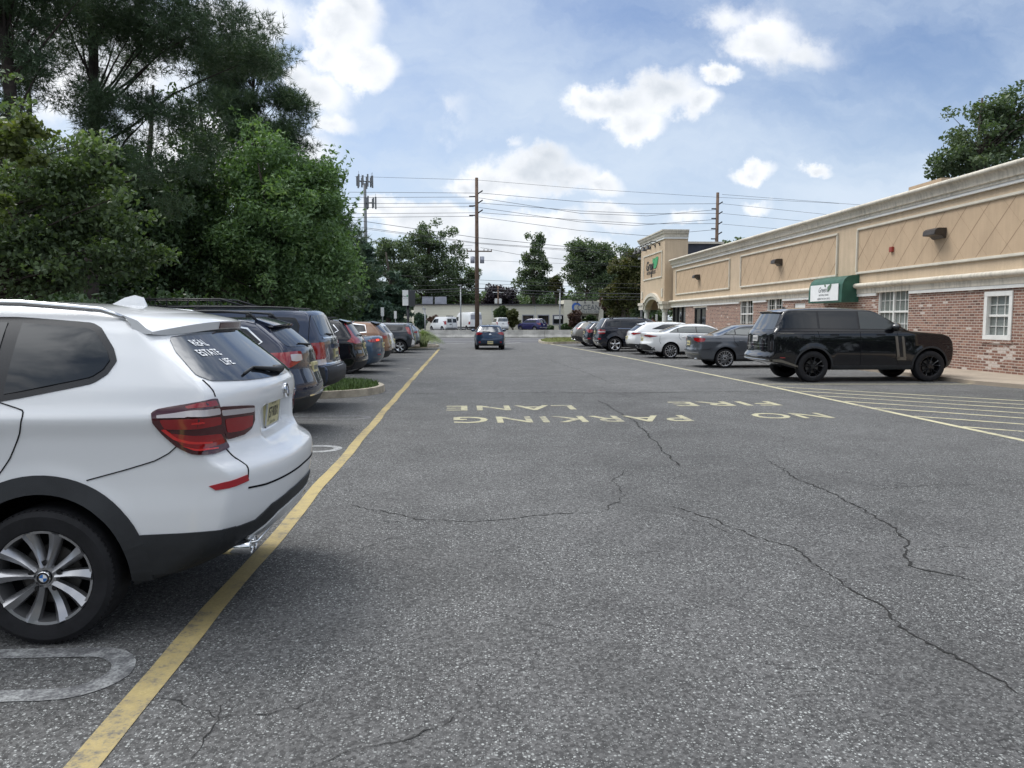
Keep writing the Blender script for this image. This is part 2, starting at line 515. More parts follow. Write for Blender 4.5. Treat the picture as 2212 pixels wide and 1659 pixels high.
M_LETG = mat('grey_letters', (.16, .17, .18), .6)
M_LEAFG = mat('green_leaf_sign', (.06, .36, .14), .5)
M_LEAFG2 = mat('dull_leaf_sign', (.12, .20, .13), .5)
M_BLUE = mat('blue_wave_sign', (.04, .14, .50), .5)
M_REDB = mat('red_alarm_box', (.30, .045, .03), .5)
M_SIDE = mat('cream_siding', rough=.7, build=lambda t, bs, c: (colr(t, bs, t.mix(
    t.ss(t.m('FRACT', t.m('MULTIPLY', t.add('ShaderNodeSeparateXYZ', _0=c).outputs[2], 4.2)), .86, .97), (.72, .69, .57), (.50, .47, .38)))))
M_SIGNB = mat('grey_sign_board', (.50, .49, .44), .6, build=vary(.06, 1.5))
M_FASC = mat('dark_fascia', (.05, .05, .052), .6)
M_HVAC = mat('grey_sheet_metal', (.34, .35, .40), .5, .2, build=vary(.1, 1.0))
M_POLEW = mat('brown_wood_pole', (.13, .085, .06), .9, build=vary(.25, 3.0, .3, 30))
M_GALV = mat('galvanised_steel', (.36, .37, .38), .5, .4, build=vary(.12, 2.0))
M_WIRE = mat('black_cable', (.03, .03, .035), .7)
M_BARK = mat('bark', (.065, .052, .042), .95, build=vary(.4, 7.0, .6, 20))
M_BARKD = mat('dark_pine_bark', (.035, .028, .024), .95, build=vary(.4, 7.0, .6, 20))


def leafmat(name, c1, c2, c3, tl=.35, rough=.5, scale=.5):
    m = bpy.data.materials.new(name); m.use_nodes = True
    t = NT(m.node_tree); t.n.clear()
    g = t.add('ShaderNodeNewGeometry')
    c = t.add('ShaderNodeTexCoord').outputs['Object']
    n = t.noise(c, scale, 3, .6).outputs[0]
    r = t.m('ADD', t.m('MULTIPLY', g.outputs['Random Per Island'], .55), t.m('MULTIPLY', t.ss(n, .3, .7), .45))
    col = t.mix(t.ss(r, .05, .6), (*c1, 1), (*c2, 1))
    col = t.mix(t.ss(r, .70, 1.0), col, (*c3, 1))
    bs = t.add('ShaderNodeBsdfPrincipled', _Roughness=rough); t.l.new(col, bs.inputs['Base Color'])
    bs.inputs['Specular IOR Level'].default_value = .3
    tr = t.add('ShaderNodeBsdfTranslucent'); t.l.new(t.mix(1.0, col, (1.3, 1.5, .5, 1), 'MULTIPLY'), tr.inputs[0])
    mx = t.add('ShaderNodeMixShader', _0=tl, _1=bs.outputs[0], _2=tr.outputs[0])
    t.add('ShaderNodeOutputMaterial', _Surface=mx.outputs[0])
    return m


L_PINE = leafmat('pine_needles', (0.039, 0.066, 0.038), (0.072, 0.115, 0.063), (0.126, 0.167, 0.081), .15)
L_MAPLE = leafmat('maple_leaves', (0.061, 0.089, 0.049), (0.123, 0.171, 0.085), (0.228, 0.267, 0.135), .30)
L_ZELK = leafmat('fresh_green_leaves', (0.098, 0.160, 0.084), (0.165, 0.257, 0.122), (0.301, 0.397, 0.175), .30)
L_DARK = leafmat('dark_leaves', (0.035, 0.058, 0.030), (0.063, 0.104, 0.049), (0.115, 0.163, 0.069), .2)
L_OAK = leafmat('oak_leaves', (0.056, 0.090, 0.055), (0.109, 0.148, 0.084), (0.192, 0.235, 0.126), .25)  # leaf tones raised in place of distance haze
L_FARC = leafmat('far_conifer', (0.035, 0.065, 0.048), (0.060, 0.103, 0.070), (0.098, 0.143, 0.086), .15)
L_PURP = leafmat('purple_leaves', (0.023, 0.018, 0.031), (0.044, 0.034, 0.049), (0.065, 0.052, 0.058), .15)
L_RED = leafmat('reddish_leaves', (.055, .030, .028), (.095, .055, .045), (.13, .08, .06), .2)
L_AUT = leafmat('turning_leaves', (.05, .065, .022), (.09, .095, .035), (.16, .12, .05), .25)
L_VINE = leafmat('yellow_green_leaves', (.065, .090, .030), (.110, .135, .050), (.20, .20, .075), .35)
L_BUSH = leafmat('bush_leaves', (.030, .052, .022), (.055, .085, .034), (.085, .115, .045), .2)
L_PLUME = leafmat('ornamental_grass', (.13, .18, .065), (.24, .29, .12), (.38, .40, .20), .3)


# ------------------------------------------------------------------ vehicles
def paintmat(name, col, rough=.22, metal=.0, flake=0.0):
    def b(t, bs, c):
        n = t.noise(c, 1.3, 4, .6).outputs[0]
        sp = t.add('ShaderNodeSeparateXYZ', _0=c)
        d = t.m('MULTIPLY', t.ss(sp.outputs[2], .65, .25), .35)       # road film low on the body
        d = t.m('ADD', d, t.m('MULTIPLY', t.ss(n, .45, .75), .05), clamp=True)
        lum = max(col)
        colr(t, bs, t.mix(t.m('MULTIPLY', d, 1.0 if lum > .3 else .05), (*col, 1), (.12, .115, .11)))
        t.l.new(t.m('ADD', rough, t.m('MULTIPLY', d, .3)), bs.inputs['Roughness'])
    return mat(name, col, rough, metal, 1.0, spec=.5 if max(col) > .3 else .15, build=b)


C_WHITE = paintmat('white_car_paint', (.74, .75, .76), .3)
C_WHITE2 = paintmat('pearl_white_car_paint', (.72, .73, .73), .3)
C_NAVY = paintmat('dark_blue_car_paint', (.020, .026, .050), .25, .3)
C_NAVY2 = paintmat('slate_blue_car_paint', (.030, .042, .075), .28, .35)
C_BLACK = paintmat('black_car_paint', (.006, .006, .008), .12)
C_BLACKB = paintmat('blue_black_car_paint', (.010, .012, .022), .2, .2)
C_STEEL = paintmat('steel_blue_car_paint', (.060, .095, .145), .28, .4)
C_BRONZE = paintmat('bronze_car_paint', (.20, .105, .058), .28, .35)
C_GREY = paintmat('dark_grey_car_paint', (.085, .092, .105), .28, .4)
C_CHAR = paintmat('charcoal_car_paint', (.030, .034, .042), .25, .3)
C_SILV = paintmat('silver_grey_car_paint', (.20, .23, .26), .3, .4)
C_TAUPE = paintmat('warm_grey_car_paint', (.235, .225, .205), .3, .4)
C_BLUE = paintmat('petrol_blue_car_paint', (.018, .040, .082), .28, .3)
C_VIOL = paintmat('deep_blue_car_paint', (.018, .018, .085), .25, .2)
M_GLASS = mat('tinted_car_glass', (.010, .013, .017), .03, spec=.55)
M_GLASSL = mat('lighter_car_glass', (.045, .060, .062), .04, spec=.9)
M_GLASSR = mat('sky_mirroring_rear_glass', (.012, .015, .020), .03)
M_GLASSR.node_tree.nodes['Principled BSDF'].inputs['IOR'].default_value = 2.4
M_GTRIM = mat('black_gloss_trim', (.010, .010, .012), .25)
M_PLAS = mat('black_plastic', (.018, .020, .023), .62, build=vary(.2, 6, .15, 200))
M_SEAM = mat('panel_gap', (.012, .012, .014), .9, spec=.1)
M_CHR = mat('bright_chrome', (.72, .73, .74), .12, 1.0)
M_TAILR = mat('red_tail_lens', (.26, .005, .008), .12, coat=1.0)
M_TAILD = mat('dark_red_tail_lens', (.055, .003, .006), .10, coat=1.0)
M_TAILB = mat('bright_red_tail_strip', (.60, .022, .02), .25, coat=1.0)
M_TAILC = mat('clear_tail_lens', (.50, .46, .46), .15, coat=1.0)
M_REFL = mat('red_reflector', (.36, .012, .02), .3, coat=.5)
M_TYRE = mat('tyre_rubber', (.014, .014, .016), .75, spec=.3, build=vary(.25, 9, .2, 60))
M_RIM = mat('silver_alloy', (.40, .40, .41), .28, .85)
M_RIMB = mat('bright_alloy', (.62, .62, .63), .25, .8)
M_RIMK = mat('black_alloy', (.014, .014, .016), .25)
M_WELL = mat('wheel_well', (.006, .006, .007), .95, spec=.1)
M_PLATE = mat('pale_yellow_plate', (.62, .56, .30), .45, build=vary(.15, 8))
M_PLATEW = mat('white_plate', (.6, .6, .58), .45)
M_DISC = mat('brake_disc', (.10, .095, .09), .5, .5)
M_ROUND_B = mat('roundel_blue', (.02, .14, .42), .25, coat=1.0)
M_ROUND_W = mat('roundel_white', (.75, .76, .77), .25, coat=1.0)
M_DECAL = mat('white_window_letters', (.80, .81, .82), .6)


def curve_eval(pts, x):
    a = np.array(pts, float)
    return np.interp(x, a[:, 0], a[:, 1])


def body_mesh(S):
    """rounded body from four side-view curves and a width law; returns verts, quads (local, x forward, centred)"""
    L, W = S['L'], S['W']
    na, nw, nt = S.get('n', (64, 22, 18))
    hw = W / 2
    rear, front = S['rear'], S['front']      # (z,u)
    top = S['top']                           # (u,z)
    zb = S.get('zb', .22)
    zR, zF = rear[-1][0], front[-1][0]
    uT0, uT1 = rear[-1][1], front[-1][1]

    def T(a): u = uT0 + (uT1 - uT0) * a; return u, curve_eval(top, u)
    def B(a):
        u0, u1 = rear[0][1], front[0][1]; u = u0 + (u1 - u0) * a
        z = np.interp(u, [u0, u0 + .5, u1 - .5, u1], [rear[0][0], zb, zb, front[0][0]])
        return u, z
    def R(w): z = rear[0][0] + (zR - rear[0][0]) * w; return curve_eval(rear, z), z
    def Fr(w): z = front[0][0] + (zF - front[0][0]) * w; return curve_eval(front, z), z
    c00 = np.array([rear[0][1], rear[0][0]]); c01 = np.array([uT0, zR])
    c10 = np.array([front[0][1], front[0][0]]); c11 = np.array([uT1, zF])

    def P(a, w):
        Ta = np.array(T(a)); Ba = np.array(B(a)); Rw = np.array(R(w)); Fw = np.array(Fr(w))
        return (1 - w) * Ba + w * Ta + (1 - a) * Rw + a * Fw - ((1 - a) * (1 - w) * c00 + (1 - a) * w * c01 + a * (1 - w) * c10 + a * w * c11)
    sec = S['sec']                           # (z, width factor)
    pr, pf = S.get('plan_r', .10), S.get('plan_f', .14)
    fl = S.get('flare', .02)

    def width(u, z):
        k = curve_eval(sec, z)
        dr, df = u / L, (L - u) / L
        k = k * (1 - pr * max(0, 1 - dr / .22) ** 2) * (1 - pf * max(0, 1 - df / .25) ** 2)
        y = hw * k
        for (uw) in S['wheels']:
            r = math.hypot(u - uw, z - S['wr'])
            a = S['arch']
            if z < S['belt'] and r < a + .16:
                y += fl * min(1, max(0, (a + .16 - r) / .12))
        for (u0, u1, z0, z1, dy) in S.get('crease', []):
            pass
        return y
    idx = {}; vs = []
    bowr, bowf, crown = S.get('bow_r', .14), S.get('bow_f', .25), S.get('crown', .035)
    br = S.get('bow_p', 9)

    def vid(i, j, k):
        key = (i, j, k)
        if key in idx: return idx[key]
        a, ww, t = i / na, j / nw, 2 * k / nt - 1
        u, z = P(a, ww)
        y = t * width(u, z)
        at = abs(t)
        u = u + bowr * (1 - a) ** br * (at ** 2.6) - bowf * a ** br * (at ** 2.4)
        z = z + crown * (1 - t * t) * (ww ** 5)
        idx[key] = len(vs); vs.append((u - L / 2, y, z))
        return idx[key]
    fs = []
    for i in range(na):
        for j in range(nw):
            fs.append((vid(i, j, nt), vid(i + 1, j, nt), vid(i + 1, j + 1, nt), vid(i, j + 1, nt))[::-1])
            fs.append((vid(i, j, 0), vid(i + 1, j, 0), vid(i + 1, j + 1, 0), vid(i, j + 1, 0)))
        for k in range(nt):
            fs.append((vid(i, nw, k), vid(i + 1, nw, k), vid(i + 1, nw, k + 1), vid(i, nw, k + 1)))
            fs.append((vid(i, 0, k), vid(i + 1, 0, k), vid(i + 1, 0, k + 1), vid(i, 0, k + 1))[::-1])
    for j in range(nw):
        for k in range(nt):
            fs.append((vid(0, j, k), vid(0, j, k + 1), vid(0, j + 1, k + 1), vid(0, j + 1, k))[::-1])
            fs.append((vid(na, j, k), vid(na, j, k + 1), vid(na, j + 1, k + 1), vid(na, j + 1, k)))
    V = np.array(vs)
    E = set()
    for f in fs:
        for q in range(4):
            a, b = f[q], f[(q + 1) % 4]; E.add((min(a, b), max(a, b)))
    E = np.array(list(E))
    deg = np.bincount(E.ravel(), minlength=len(V)).astype(float)[:, None]
    for it in range(S.get('smooth', 3)):
        acc = np.zeros_like(V)
        np.add.at(acc, E[:, 0], V[E[:, 1]]); np.add.at(acc, E[:, 1], V[E[:, 0]])
        V = V * .5 + acc / deg * .5
    return V, fs


def make_body(S):
    V, fs = body_mesh(S)
    for (x1_, y1_, z0_, z1_, dp) in S.get('recess', []):      # pressed-in pocket on the tail
        xr = V[:, 0] + S['L'] / 2
        sm = lambda v, a, b: np.clip((v - a) / (b - a), 0, 1) ** 2 * (3 - 2 * np.clip((v - a) / (b - a), 0, 1))
        k_ = sm(-np.abs(V[:, 1]), -y1_, -(y1_ - .07)) * sm(V[:, 2], z0_, z0_ + .05) * sm(-V[:, 2], -z1_, -(z1_ - .035)) * (xr < x1_)
        V[:, 0] += k_ * dp
    me = bpy.data.meshes.new('body'); me.from_pydata(V.tolist(), [], fs)
    bm = bmesh.new(); bm.from_mesh(me); bmesh.ops.recalc_face_normals(bm, faces=bm.faces); bm.to_mesh(me)
    bvh = BVHTree.FromBMesh(bm); bm.free()
    # wheel openings
    cut = MB(); L, hw, a = S['L'], S['W'] / 2, S['arch']
    for uw in S['wheels']:
        for s in (-1, 1):
            y0, y1 = sorted((s * (hw - .36), s * (hw + .3)))
            n = 40
            poly = [(uw - L / 2 + a * math.cos(2 * math.pi * q / n), S['wr'] + .01 + a * math.sin(2 * math.pi * q / n)) for q in range(n)]
            cut.prism(poly, 'y', y0, y1, 1)
    co = cut.build('cut', [MATS['panel_gap'], M_WELL])
    bo = bpy.data.objects.new('body_tmp', me); COL.objects.link(bo)
    me.materials.append(S['paint']); me.materials.append(M_WELL)
    md = bo.modifiers.new('b', 'BOOLEAN'); md.operation = 'DIFFERENCE'; md.object = co; md.solver = 'EXACT'
    dg = bpy.context.evaluated_depsgraph_get()
    me2 = bpy.data.meshes.new_from_object(bo.evaluated_get(dg))
    me2.name = 'body'
    bpy.data.objects.remove(bo); bpy.data.objects.remove(co)
    if len(me2.materials) < 2: me2.materials.append(M_WELL)
    me2.materials.append(M_PLAS)
    for p in me2.polygons:
        if p.material_index == 0 and (p.center.z < S.get('darkz', .30) or (p.center.z < S.get('darkrear', 0) and p.center.x + S['L'] / 2 < .72)): p.material_index = 2
    return me2, bvh


def cliprange(poly, a0, a1, ax=0):
    def half(poly, lim, keep):
        out = []
        for i in range(len(poly)):
            p, q = poly[i - 1], poly[i]
            ip, iq = keep(p[ax]), keep(q[ax])
            if ip != iq:
                t = (lim - p[ax]) / (q[ax] - p[ax])
                out.append(tuple(p[k] + (q[k] - p[k]) * t for k in range(len(p))))
            if iq: out.append(q)
        return out
    poly = half(poly, a0, lambda v: v >= a0)
    if len(poly) >= 3: poly = half(poly, a1, lambda v: v <= a1)
    return poly


def inset(poly, d):
    n = len(poly); out = []
    area = sum(poly[i - 1][0] * poly[i][1] - poly[i][0] * poly[i - 1][1] for i in range(n))
    s = 1 if area > 0 else -1
    for i in range(n):
        a, b, c = Vector(poly[i - 1]), Vector(poly[i]), Vector(poly[(i + 1) % n])
        e1, e2 = (b - a).normalized(), (c - b).normalized()
        n1, n2 = Vector((-e1.y, e1.x)) * s, Vector((-e2.y, e2.x)) * s
        m = (n1 + n2)
        m = m / max(.35, m.length_squared / 2) if m.length > .1 else n1
        m = m * (1 if m.length <= 2 else 2 / m.length)
        out.append(tuple(b + m * d))
    return out


def patch(mb, bvh, pts3, direction, off=.005, cell=.07, rim=.006, mirror=False, mi=None):
    """lay a flat outline onto the body skin along a direction, with a thin turned-in edge"""
    d = Vector(direction).normalized()
    e1 = Vector((0, 0, 1)).cross(d)
    e1 = e1.normalized() if e1.length > .05 else Vector((1, 0, 0))
    e2 = d.cross(e1).normalized()
    bm = bmesh.new()
    vv_ = [bm.verts.new((Vector(p).dot(e1), Vector(p).dot(e2), 0)) for p in pts3]
    try:
        bm.faces.new(vv_)
    except ValueError:
        bm.free(); return
    xs = [v.co.x for v in vv_]; ys = [v.co.y for v in vv_]
    for ax, lo, hi in ((0, min(xs), max(xs)), (1, min(ys), max(ys))):
        n = int((hi - lo) / cell)
        for q in range(1, n + 1):
            c = lo + (hi - lo) * q / (n + 1)
            co = (c, 0, 0) if ax == 0 else (0, c, 0); no = (1, 0, 0) if ax == 0 else (0, 1, 0)
            bmesh.ops.bisect_plane(bm, geom=bm.verts[:] + bm.edges[:] + bm.faces[:], plane_co=co, plane_no=no, dist=1e-5)
    bmesh.ops.triangulate(bm, faces=[f for f in bm.faces if len(f.verts) > 4])
    bm.verts.ensure_lookup_table()
    pos = []; nor = []
    for v in bm.verts:
        o = e1 * v.co.x + e2 * v.co.y - d * 6
        h = bvh.ray_cast(o, d)
        if h[0] is None:
            ref = e1 * v.co.x + e2 * v.co.y
            t = sum((Vector(p).dot(d) for p in pts3)) / len(pts3)
            h = bvh.find_nearest(ref + d * t)
        p, n_ = h[0], h[1]
        if n_.dot(d) > 0: n_ = -n_
        pos.append(p + n_ * off); nor.append(n_)
    bd = [e for e in bm.edges if e.is_boundary]
    faces = [tuple(v.index for v in f.verts) for f in bm.faces]
    bm.verts.index_update()
    base = [tuple(p) for p in pos]
    # orient faces outwards
    out = []
    for f in faces:
        a, b, c = (Vector(base[i]) for i in f[:3])
        if (b - a).cross(c - a).dot(d) > 0: f = f[::-1]
        out.append(f)
    extra = {}; vs = list(base)
    for e in bd:
        for v in e.verts:
            if v.index not in extra:
                extra[v.index] = len(vs); vs.append(tuple(pos[v.index] - nor[v.index] * (off + rim)))
    for e in bd:
        a, b = e.verts[0].index, e.verts[1].index
        out.append((a, b, extra[b], extra[a]))
    bm.free()
    mb.add(vs, out, mi)
    if mirror:
        mb.add([(x, -y, z) for x, y, z in vs], [f[::-1] for f in out], mi)


def soft(pts):
    out = [pts[0]]
    for i in range(1, len(pts) - 1):
        a, b, c = Vector(pts[i - 1]), Vector(pts[i]), Vector(pts[i + 1])
        out += [tuple(b.lerp(a, .28)), tuple(b.lerp(a, .08).lerp(b.lerp(c, .08), .5)), tuple(b.lerp(c, .28))]
    return out + [pts[-1]]


def strip(pts, w, closed=False):
    """2D polyline -> list of quads outlines of width w"""
    out = []
    P = [Vector(p) for p in pts]
    N = []
    for i in range(len(P)):
        t = (P[min(i + 1, len(P) - 1)] - P[max(i - 1, 0)]).normalized()
        N.append(Vector((-t.y, t.x)))
    for i in range(len(P) - 1):
        out.append([tuple(P[i] + N[i] * w / 2), tuple(P[i + 1] + N[i + 1] * w / 2), tuple(P[i + 1] - N[i + 1] * w / 2), tuple(P[i] - N[i] * w / 2)])
    return out


def wheel_parts(S, root, name_rim_mat, detail=1):
    r, wd = S['wr'], S.get('wd', .23)
    rr = r * S.get('rimk', .70)
    ns = 48 if detail > 1 else 32
    t = MB()
    h = wd / 2
    t.lathe([(rr * .96, -h * .80), (rr, -h * .97), (rr * 1.06, -h), (r * .90, -h * 1.02), (r * .965, -h * .90), (r, -h * .62), (r, h * .62), (r * .965, h * .90),
             (r * .90, h * 1.02), (rr * 1.06, h), (rr, h * .97), (rr * .96, h * .80)], (0, 0, 0), 'y', ns)
    if S.get('tread'):
        for q in range(72):     # tread blocks just proud of the shoulder
            a = 2 * math.pi * q / 72
            t.M = Matrix.Rotation(-a, 4, 'Y')
            t.box(r * .93, r * .984, -h * .89, -h * .60, -.008, .008); t.box(r * .93, r * .984, h * .60, h * .89, -.008, .008)
        t.M = None
    tme = t.build('wheel', M_TYRE, None, 35)
    tmesh = tme.data; bpy.data.objects.remove(tme)
    m = MB()
    m.lathe([(rr * .985, h * .96), (rr * .93, h * .93), (rr * .90, h * .5), (rr * .88, -h * .8)], (0, 0, 0), 'y', ns, 0)
    m.lathe([(rr * .90, h * .1), (.001, h * .1)], (0, 0, 0), 'y', ns, 1)
    m.lathe([(rr * .62, h * .32), (rr * .62, h * .22), (.02, h * .22)], (0, 0, 0), 'y', 24, 2)
    m.lathe([(rr * .26, h * .62), (rr * .22, h * .80), (.001, h * .82)], (0, 0, 0), 'y', 20, 0)
    kind, n, w0, w1 = S.get('spokes', ('star', 5, .05, .09))
    offs = {'star': [(0, 0)], 'pair': [(-.17, .26), (.17, -.10)], 'vee': [(-.04, -.26), (.04, .26)], 'mesh': [(-.02, -.34), (.02, .34), (0, .0)]}[kind]
    for q in range(n):
        for (a0, a1) in offs:
            b = 2 * math.pi * q / n + .3
            if kind == 'pair': a0, a1 = (a0 * 1.35, a0 * 1.72)
            p0 = Vector((math.cos(b + a0), math.sin(b + a0))) * rr * .2
            p1 = Vector((math.cos(b + a1), math.sin(b + a1))) * rr * .965
            tdir = (p1 - p0).normalized(); nn = Vector((-tdir.y, tdir.x))
            vs = []; segs = 4
            for s_ in range(segs + 1):
                f = s_ / segs
                c = p0.lerp(p1, f); wv = w0 + (w1 - w0) * f ** 1.5
                yy = h * (.80 - .30 * math.sin(f * math.pi) * .55 + .14 * f)
                rid = .014 if detail > 1 else .008
                for (o_, dy) in ((-wv / 2, -.030), (-wv * .42, -.004), (wv * .08, rid), (wv * .42, -.004), (wv / 2, -.030)):
                    p = c + nn * o_
                    vs.append((p.x, yy + dy, p.y))
            fs = []
            for s_ in range(segs):
                for k in range(4):
                    a_ = s_ * 5 + k
                    fs.append((a_, a_ + 1, a_ + 6, a_ + 5))
            m.add(vs, fs, 0)
    if detail > 1:
        for q in range(5):
            a = 2 * math.pi * q / 5 + .3 + math.pi / 5 * 0
            m.lathe([(.001, h * .83), (.013, h * .82), (.014, h * .70)], (rr * .235 * math.cos(a) * 1.25, 0, rr * .235 * math.sin(a) * 1.25), 'y', 10, 3)
        m.lathe([(.001, h * .875), (.034, h * .87), (.037, h * .80)], (0, 0, 0), 'y', 24, 3)
    rim = m.build('rim', [name_rim_mat, M_WELL, M_DISC, M_GTRIM], None, 40)
    rmesh = rim.data; bpy.data.objects.remove(rim)
    hw = S['W'] / 2
    for uw in S['wheels']:
        for s in (1, -1):
            y = s * (hw - wd / 2 - S.get('winset', .015))
            wo = bpy.data.objects.new('wheel', tmesh); COL.objects.link(wo); wo.parent = root
            wo.location = (uw - S['L'] / 2, y, r); wo.rotation_euler = (0, 0, 0 if s > 0 else math.pi)
            ro = bpy.data.objects.new('rim', rmesh); COL.objects.link(ro); ro.parent = wo


def chaikin(poly, k=.22, mx=.09):
    out = []
    for i in range(len(poly)):
        a, b, c = Vector(poly[i - 1]), Vector(poly[i]), Vector(poly[(i + 1) % len(poly)])
        d1, d2 = min(k, mx / max(.01, (a - b).length)), min(k, mx / max(.01, (c - b).length))
        out += [tuple(b.lerp(a, d1)), tuple(b.lerp(a, d1 * .3).lerp(b.lerp(c, d2 * .3), .5)), tuple(b.lerp(c, d2))]
    return out


def build_car(S):
    if 'dlo' in S: S['dlo'] = chaikin(S['dlo'])
    if 'rglass' in S: S['rglass'] = chaikin(S['rglass'])
    root = empty(S['name'], (*S['at'], S.get('z', 0)), S['rz'], S['label'], S['cat'], S['group'])
    me, bvh = make_body(S)
    L, W = S['L'], S['W']; hw = W / 2
    body = link('body', me, root, S.get('sharp', 38))
    bb = S.get('beltline', None)

    def X(u): return u - L / 2
    far = S.get('far', False)
    # side windows: black surround, then panes
    sides = (1, -1)
    if 'dlo' in S:
        for s in sides:
            m = MB()
            patch(m, bvh, [(X(u), 0, z) for u, z in S['dlo']], (0, -s, 0), .004)
            m.build('window_surround', S.get('dlomat', M_GTRIM), body, 40)
            inner = inset(S['dlo'], S.get('dinset', .028))
            cuts = S['cuts']
            lo, hi = min(p[0] for p in inner), max(p[0] for p in inner)
            edges = [lo] + cuts + [hi]
            for q in range(len(edges) - 1):
                g = S.get('pillar', .05) / 2
                pl = cliprange(inner, edges[q] + (g if q else 0), edges[q + 1] - (g if q < len(edges) - 2 else 0))
                if len(pl) < 3: continue
                m = MB(); patch(m, bvh, [(X(u), 0, z) for u, z in pl], (0, -s, 0), .009)
                m.build('side_window', S.get('panemats', {}).get(q, S.get('sideglass', M_GLASS)), body, 40)
            if 'dlotrim' in S:
                m = MB()
                for quad in strip(S['dlotrim'], S.get('trimw', .022)):
                    patch(m, bvh, [(X(u), 0, z) for u, z in quad], (0, -s, 0), .013, rim=.012)
                m.build('chrome_trim', M_CHR, body, 40)
    # rear glass
    if 'rglass' in S:
        rg = S['rglass']; rd = S.get('rgdir', (1, 0, -.35))
        m = MB(); patch(m, bvh, [(X(0), y, z) for y, z in rg], (1, 0, 0), .005, cell=S.get('rgcell', .09))
        o = m.build('rear_window', S.get('rearglass', M_GLASSR), body, 40)
    if 'wshield' in S:
        m = MB(); patch(m, bvh, [(X(L), y, z) for y, z in S['wshield']], (-1, 0, 0), .005, cell=.12)
        m.build('windscreen', M_GLASS, body, 40)
    # lamps etc: list of (name, material, [outline], where, mirror, off)
    for (nm, mt, outline, where, mirror, off) in S.get('patches', []):
        for s in ((1, -1) if mirror else (1,)):
            m = MB()
            shapes = outline if isinstance(outline[0][0], (list, tuple)) else [outline]
            for ol in shapes:
                if where == 'L': pts = [(X(u), 0, z) for u, z in ol]; d = (0, -1, 0)
                elif where == 'R': pts = [(X(u), 0, z) for u, z in ol]; d = (0, 1, 0)
                elif where == 'B': pts = [(X(0), y, z) for y, z in ol]; d = (1, 0, 0)
                elif where == 'T': pts = [(X(u), y, 0) for u, y in ol]; d = (0, 0, -1)
                elif where == 'F': pts = [(X(L), y, z) for y, z in ol]; d = (-1, 0, 0)
                elif where == 'C': pts = [(X(u), y, z) for u, y, z in ol]; d = (1, -.8, 0)
                patch(m, bvh, chaikin(pts, .2, .04) if nm in ('tail_lamp', 'lit_lamp') else pts, d, off)
            if s < 0:
                m.v = [(x, -y, z) for x, y, z in m.v]; m.f = [f[::-1] for f in m.f]
            m.build(nm, mt, body, 40)
    # shut lines
    seams = S.get('seams', [])
    for pl in seams:
        for s in (1, -1):
            m = MB()
            for quad in strip(soft(pl), S.get('seamw', .011)):
                patch(m, bvh, [(X(u), 0, z) for u, z in quad], (0, -1, 0), .0035, cell=.04)
            if s < 0: m.v = [(x, -y, z) for x, y, z in m.v]; m.f = [f[::-1] for f in m.f]
            m.build('door_gap', M_SEAM, body)
    for (u, z, mt) in S.get('handles', []):
        for s in sides:
            h = bvh.ray_cast(Vector((X(u), s * 3, z)), Vector((0, -s, 0)))
            if h[0] is None: continue
            y = h[0].y
            m = MB(); m.tube([(X(u) - .10, y, z), (X(u) - .07, y + s * .035, z), (X(u) + .07, y + s * .035, z), (X(u) + .10, y, z)], [.011, .015, .015, .011], 8)
            m.build('door_handle', mt, body, True)
    if 'cladding' in S:       # dark arch lips and sills
        a = S['arch']
        for uw in S['wheels']:
            for s in (1, -1):
                m = MB()
                arc = [(uw + (a + .028) * math.cos(t), S['wr'] + .01 + (a + .028) * math.sin(t)) for t in np.linspace(-.35, math.pi + .35, 22)]
                for quad in strip(arc, S['cladding']):
                    quad = [(u, max(z, .2)) for u, z in quad]
                    patch(m, bvh, [(X(u), 0, z) for u, z in quad], (0, -1, 0), .008, cell=.3)
                if s < 0: m.v = [(x, -y, z) for x, y, z in m.v]; m.f = [f[::-1] for f in m.f]
                m.build('arch_cladding', M_PLAS, body, 40)
    if 'plate' in S:
        y, z, mt = S['plate']
        h = bvh.ray_cast(Vector((-9, y, z)), Vector((1, 0, 0)))
        x = h[0].x if h[0] else X(0)
        m = MB(); m.box(x - .022, x + .05, y - .155, y + .155, z - .078, z + .078)
        pl = m.build('number_plate', mt, body, bevel=.004)
        m = MB()
        rr = random.Random(len(S['label']))
        for q in range(6):
            yy = y - .115 + q * .046
            m.box(x - .0245, x - .0225, yy - .013, yy + .013, z - .035, z + .030)
        if not S.get('platetext'): m.build('plate_characters', M_LETG, pl)
        S['_plate'] = (pl, x, y, z)
    if 'spoiler' in S:
        u0, u1, yh, z0, z1 = S['spoiler']
        m = MB()
        n = 10; vs = []; fs = []
        for q in range(n + 1):
            t = -1 + 2 * q / n; y = yh * t
            b = .10 * abs(t) ** 3
            zc = .025 * (1 - t * t)
            vs += [(X(u1), y, z1 + zc), (X(u0) + b, y, z0 + zc), (X(u0) + b + .02, y, z0 + zc - .028), (X(u1), y, z1 + zc - .07)]
        for q in range(n):
            for k in range(4):
                fs.append((q * 4 + k, q * 4 + (k + 1) % 4, (q + 1) * 4 + (k + 1) % 4, (q + 1) * 4 + k))
        fs += [(3, 2, 1, 0), tuple(n * 4 + k for k in range(4))]
        m.add(vs, fs)
        m.build('roof_spoiler', S.get('spoilermat', S['paint']), body, 40)
    if 'rails' in S:
        y, pts, mt = S['rails']
        for s in sides:
            m = MB(); m.tube([(X(u), s * y, z) for u, z in pts], .018, 8)
            for (u, z) in pts[1:-1][::2]: m.box(X(u) - .04, X(u) + .04, s * y - .014, s * y + .014, z - .06, z)
            m.build('roof_rail', mt, body, True)
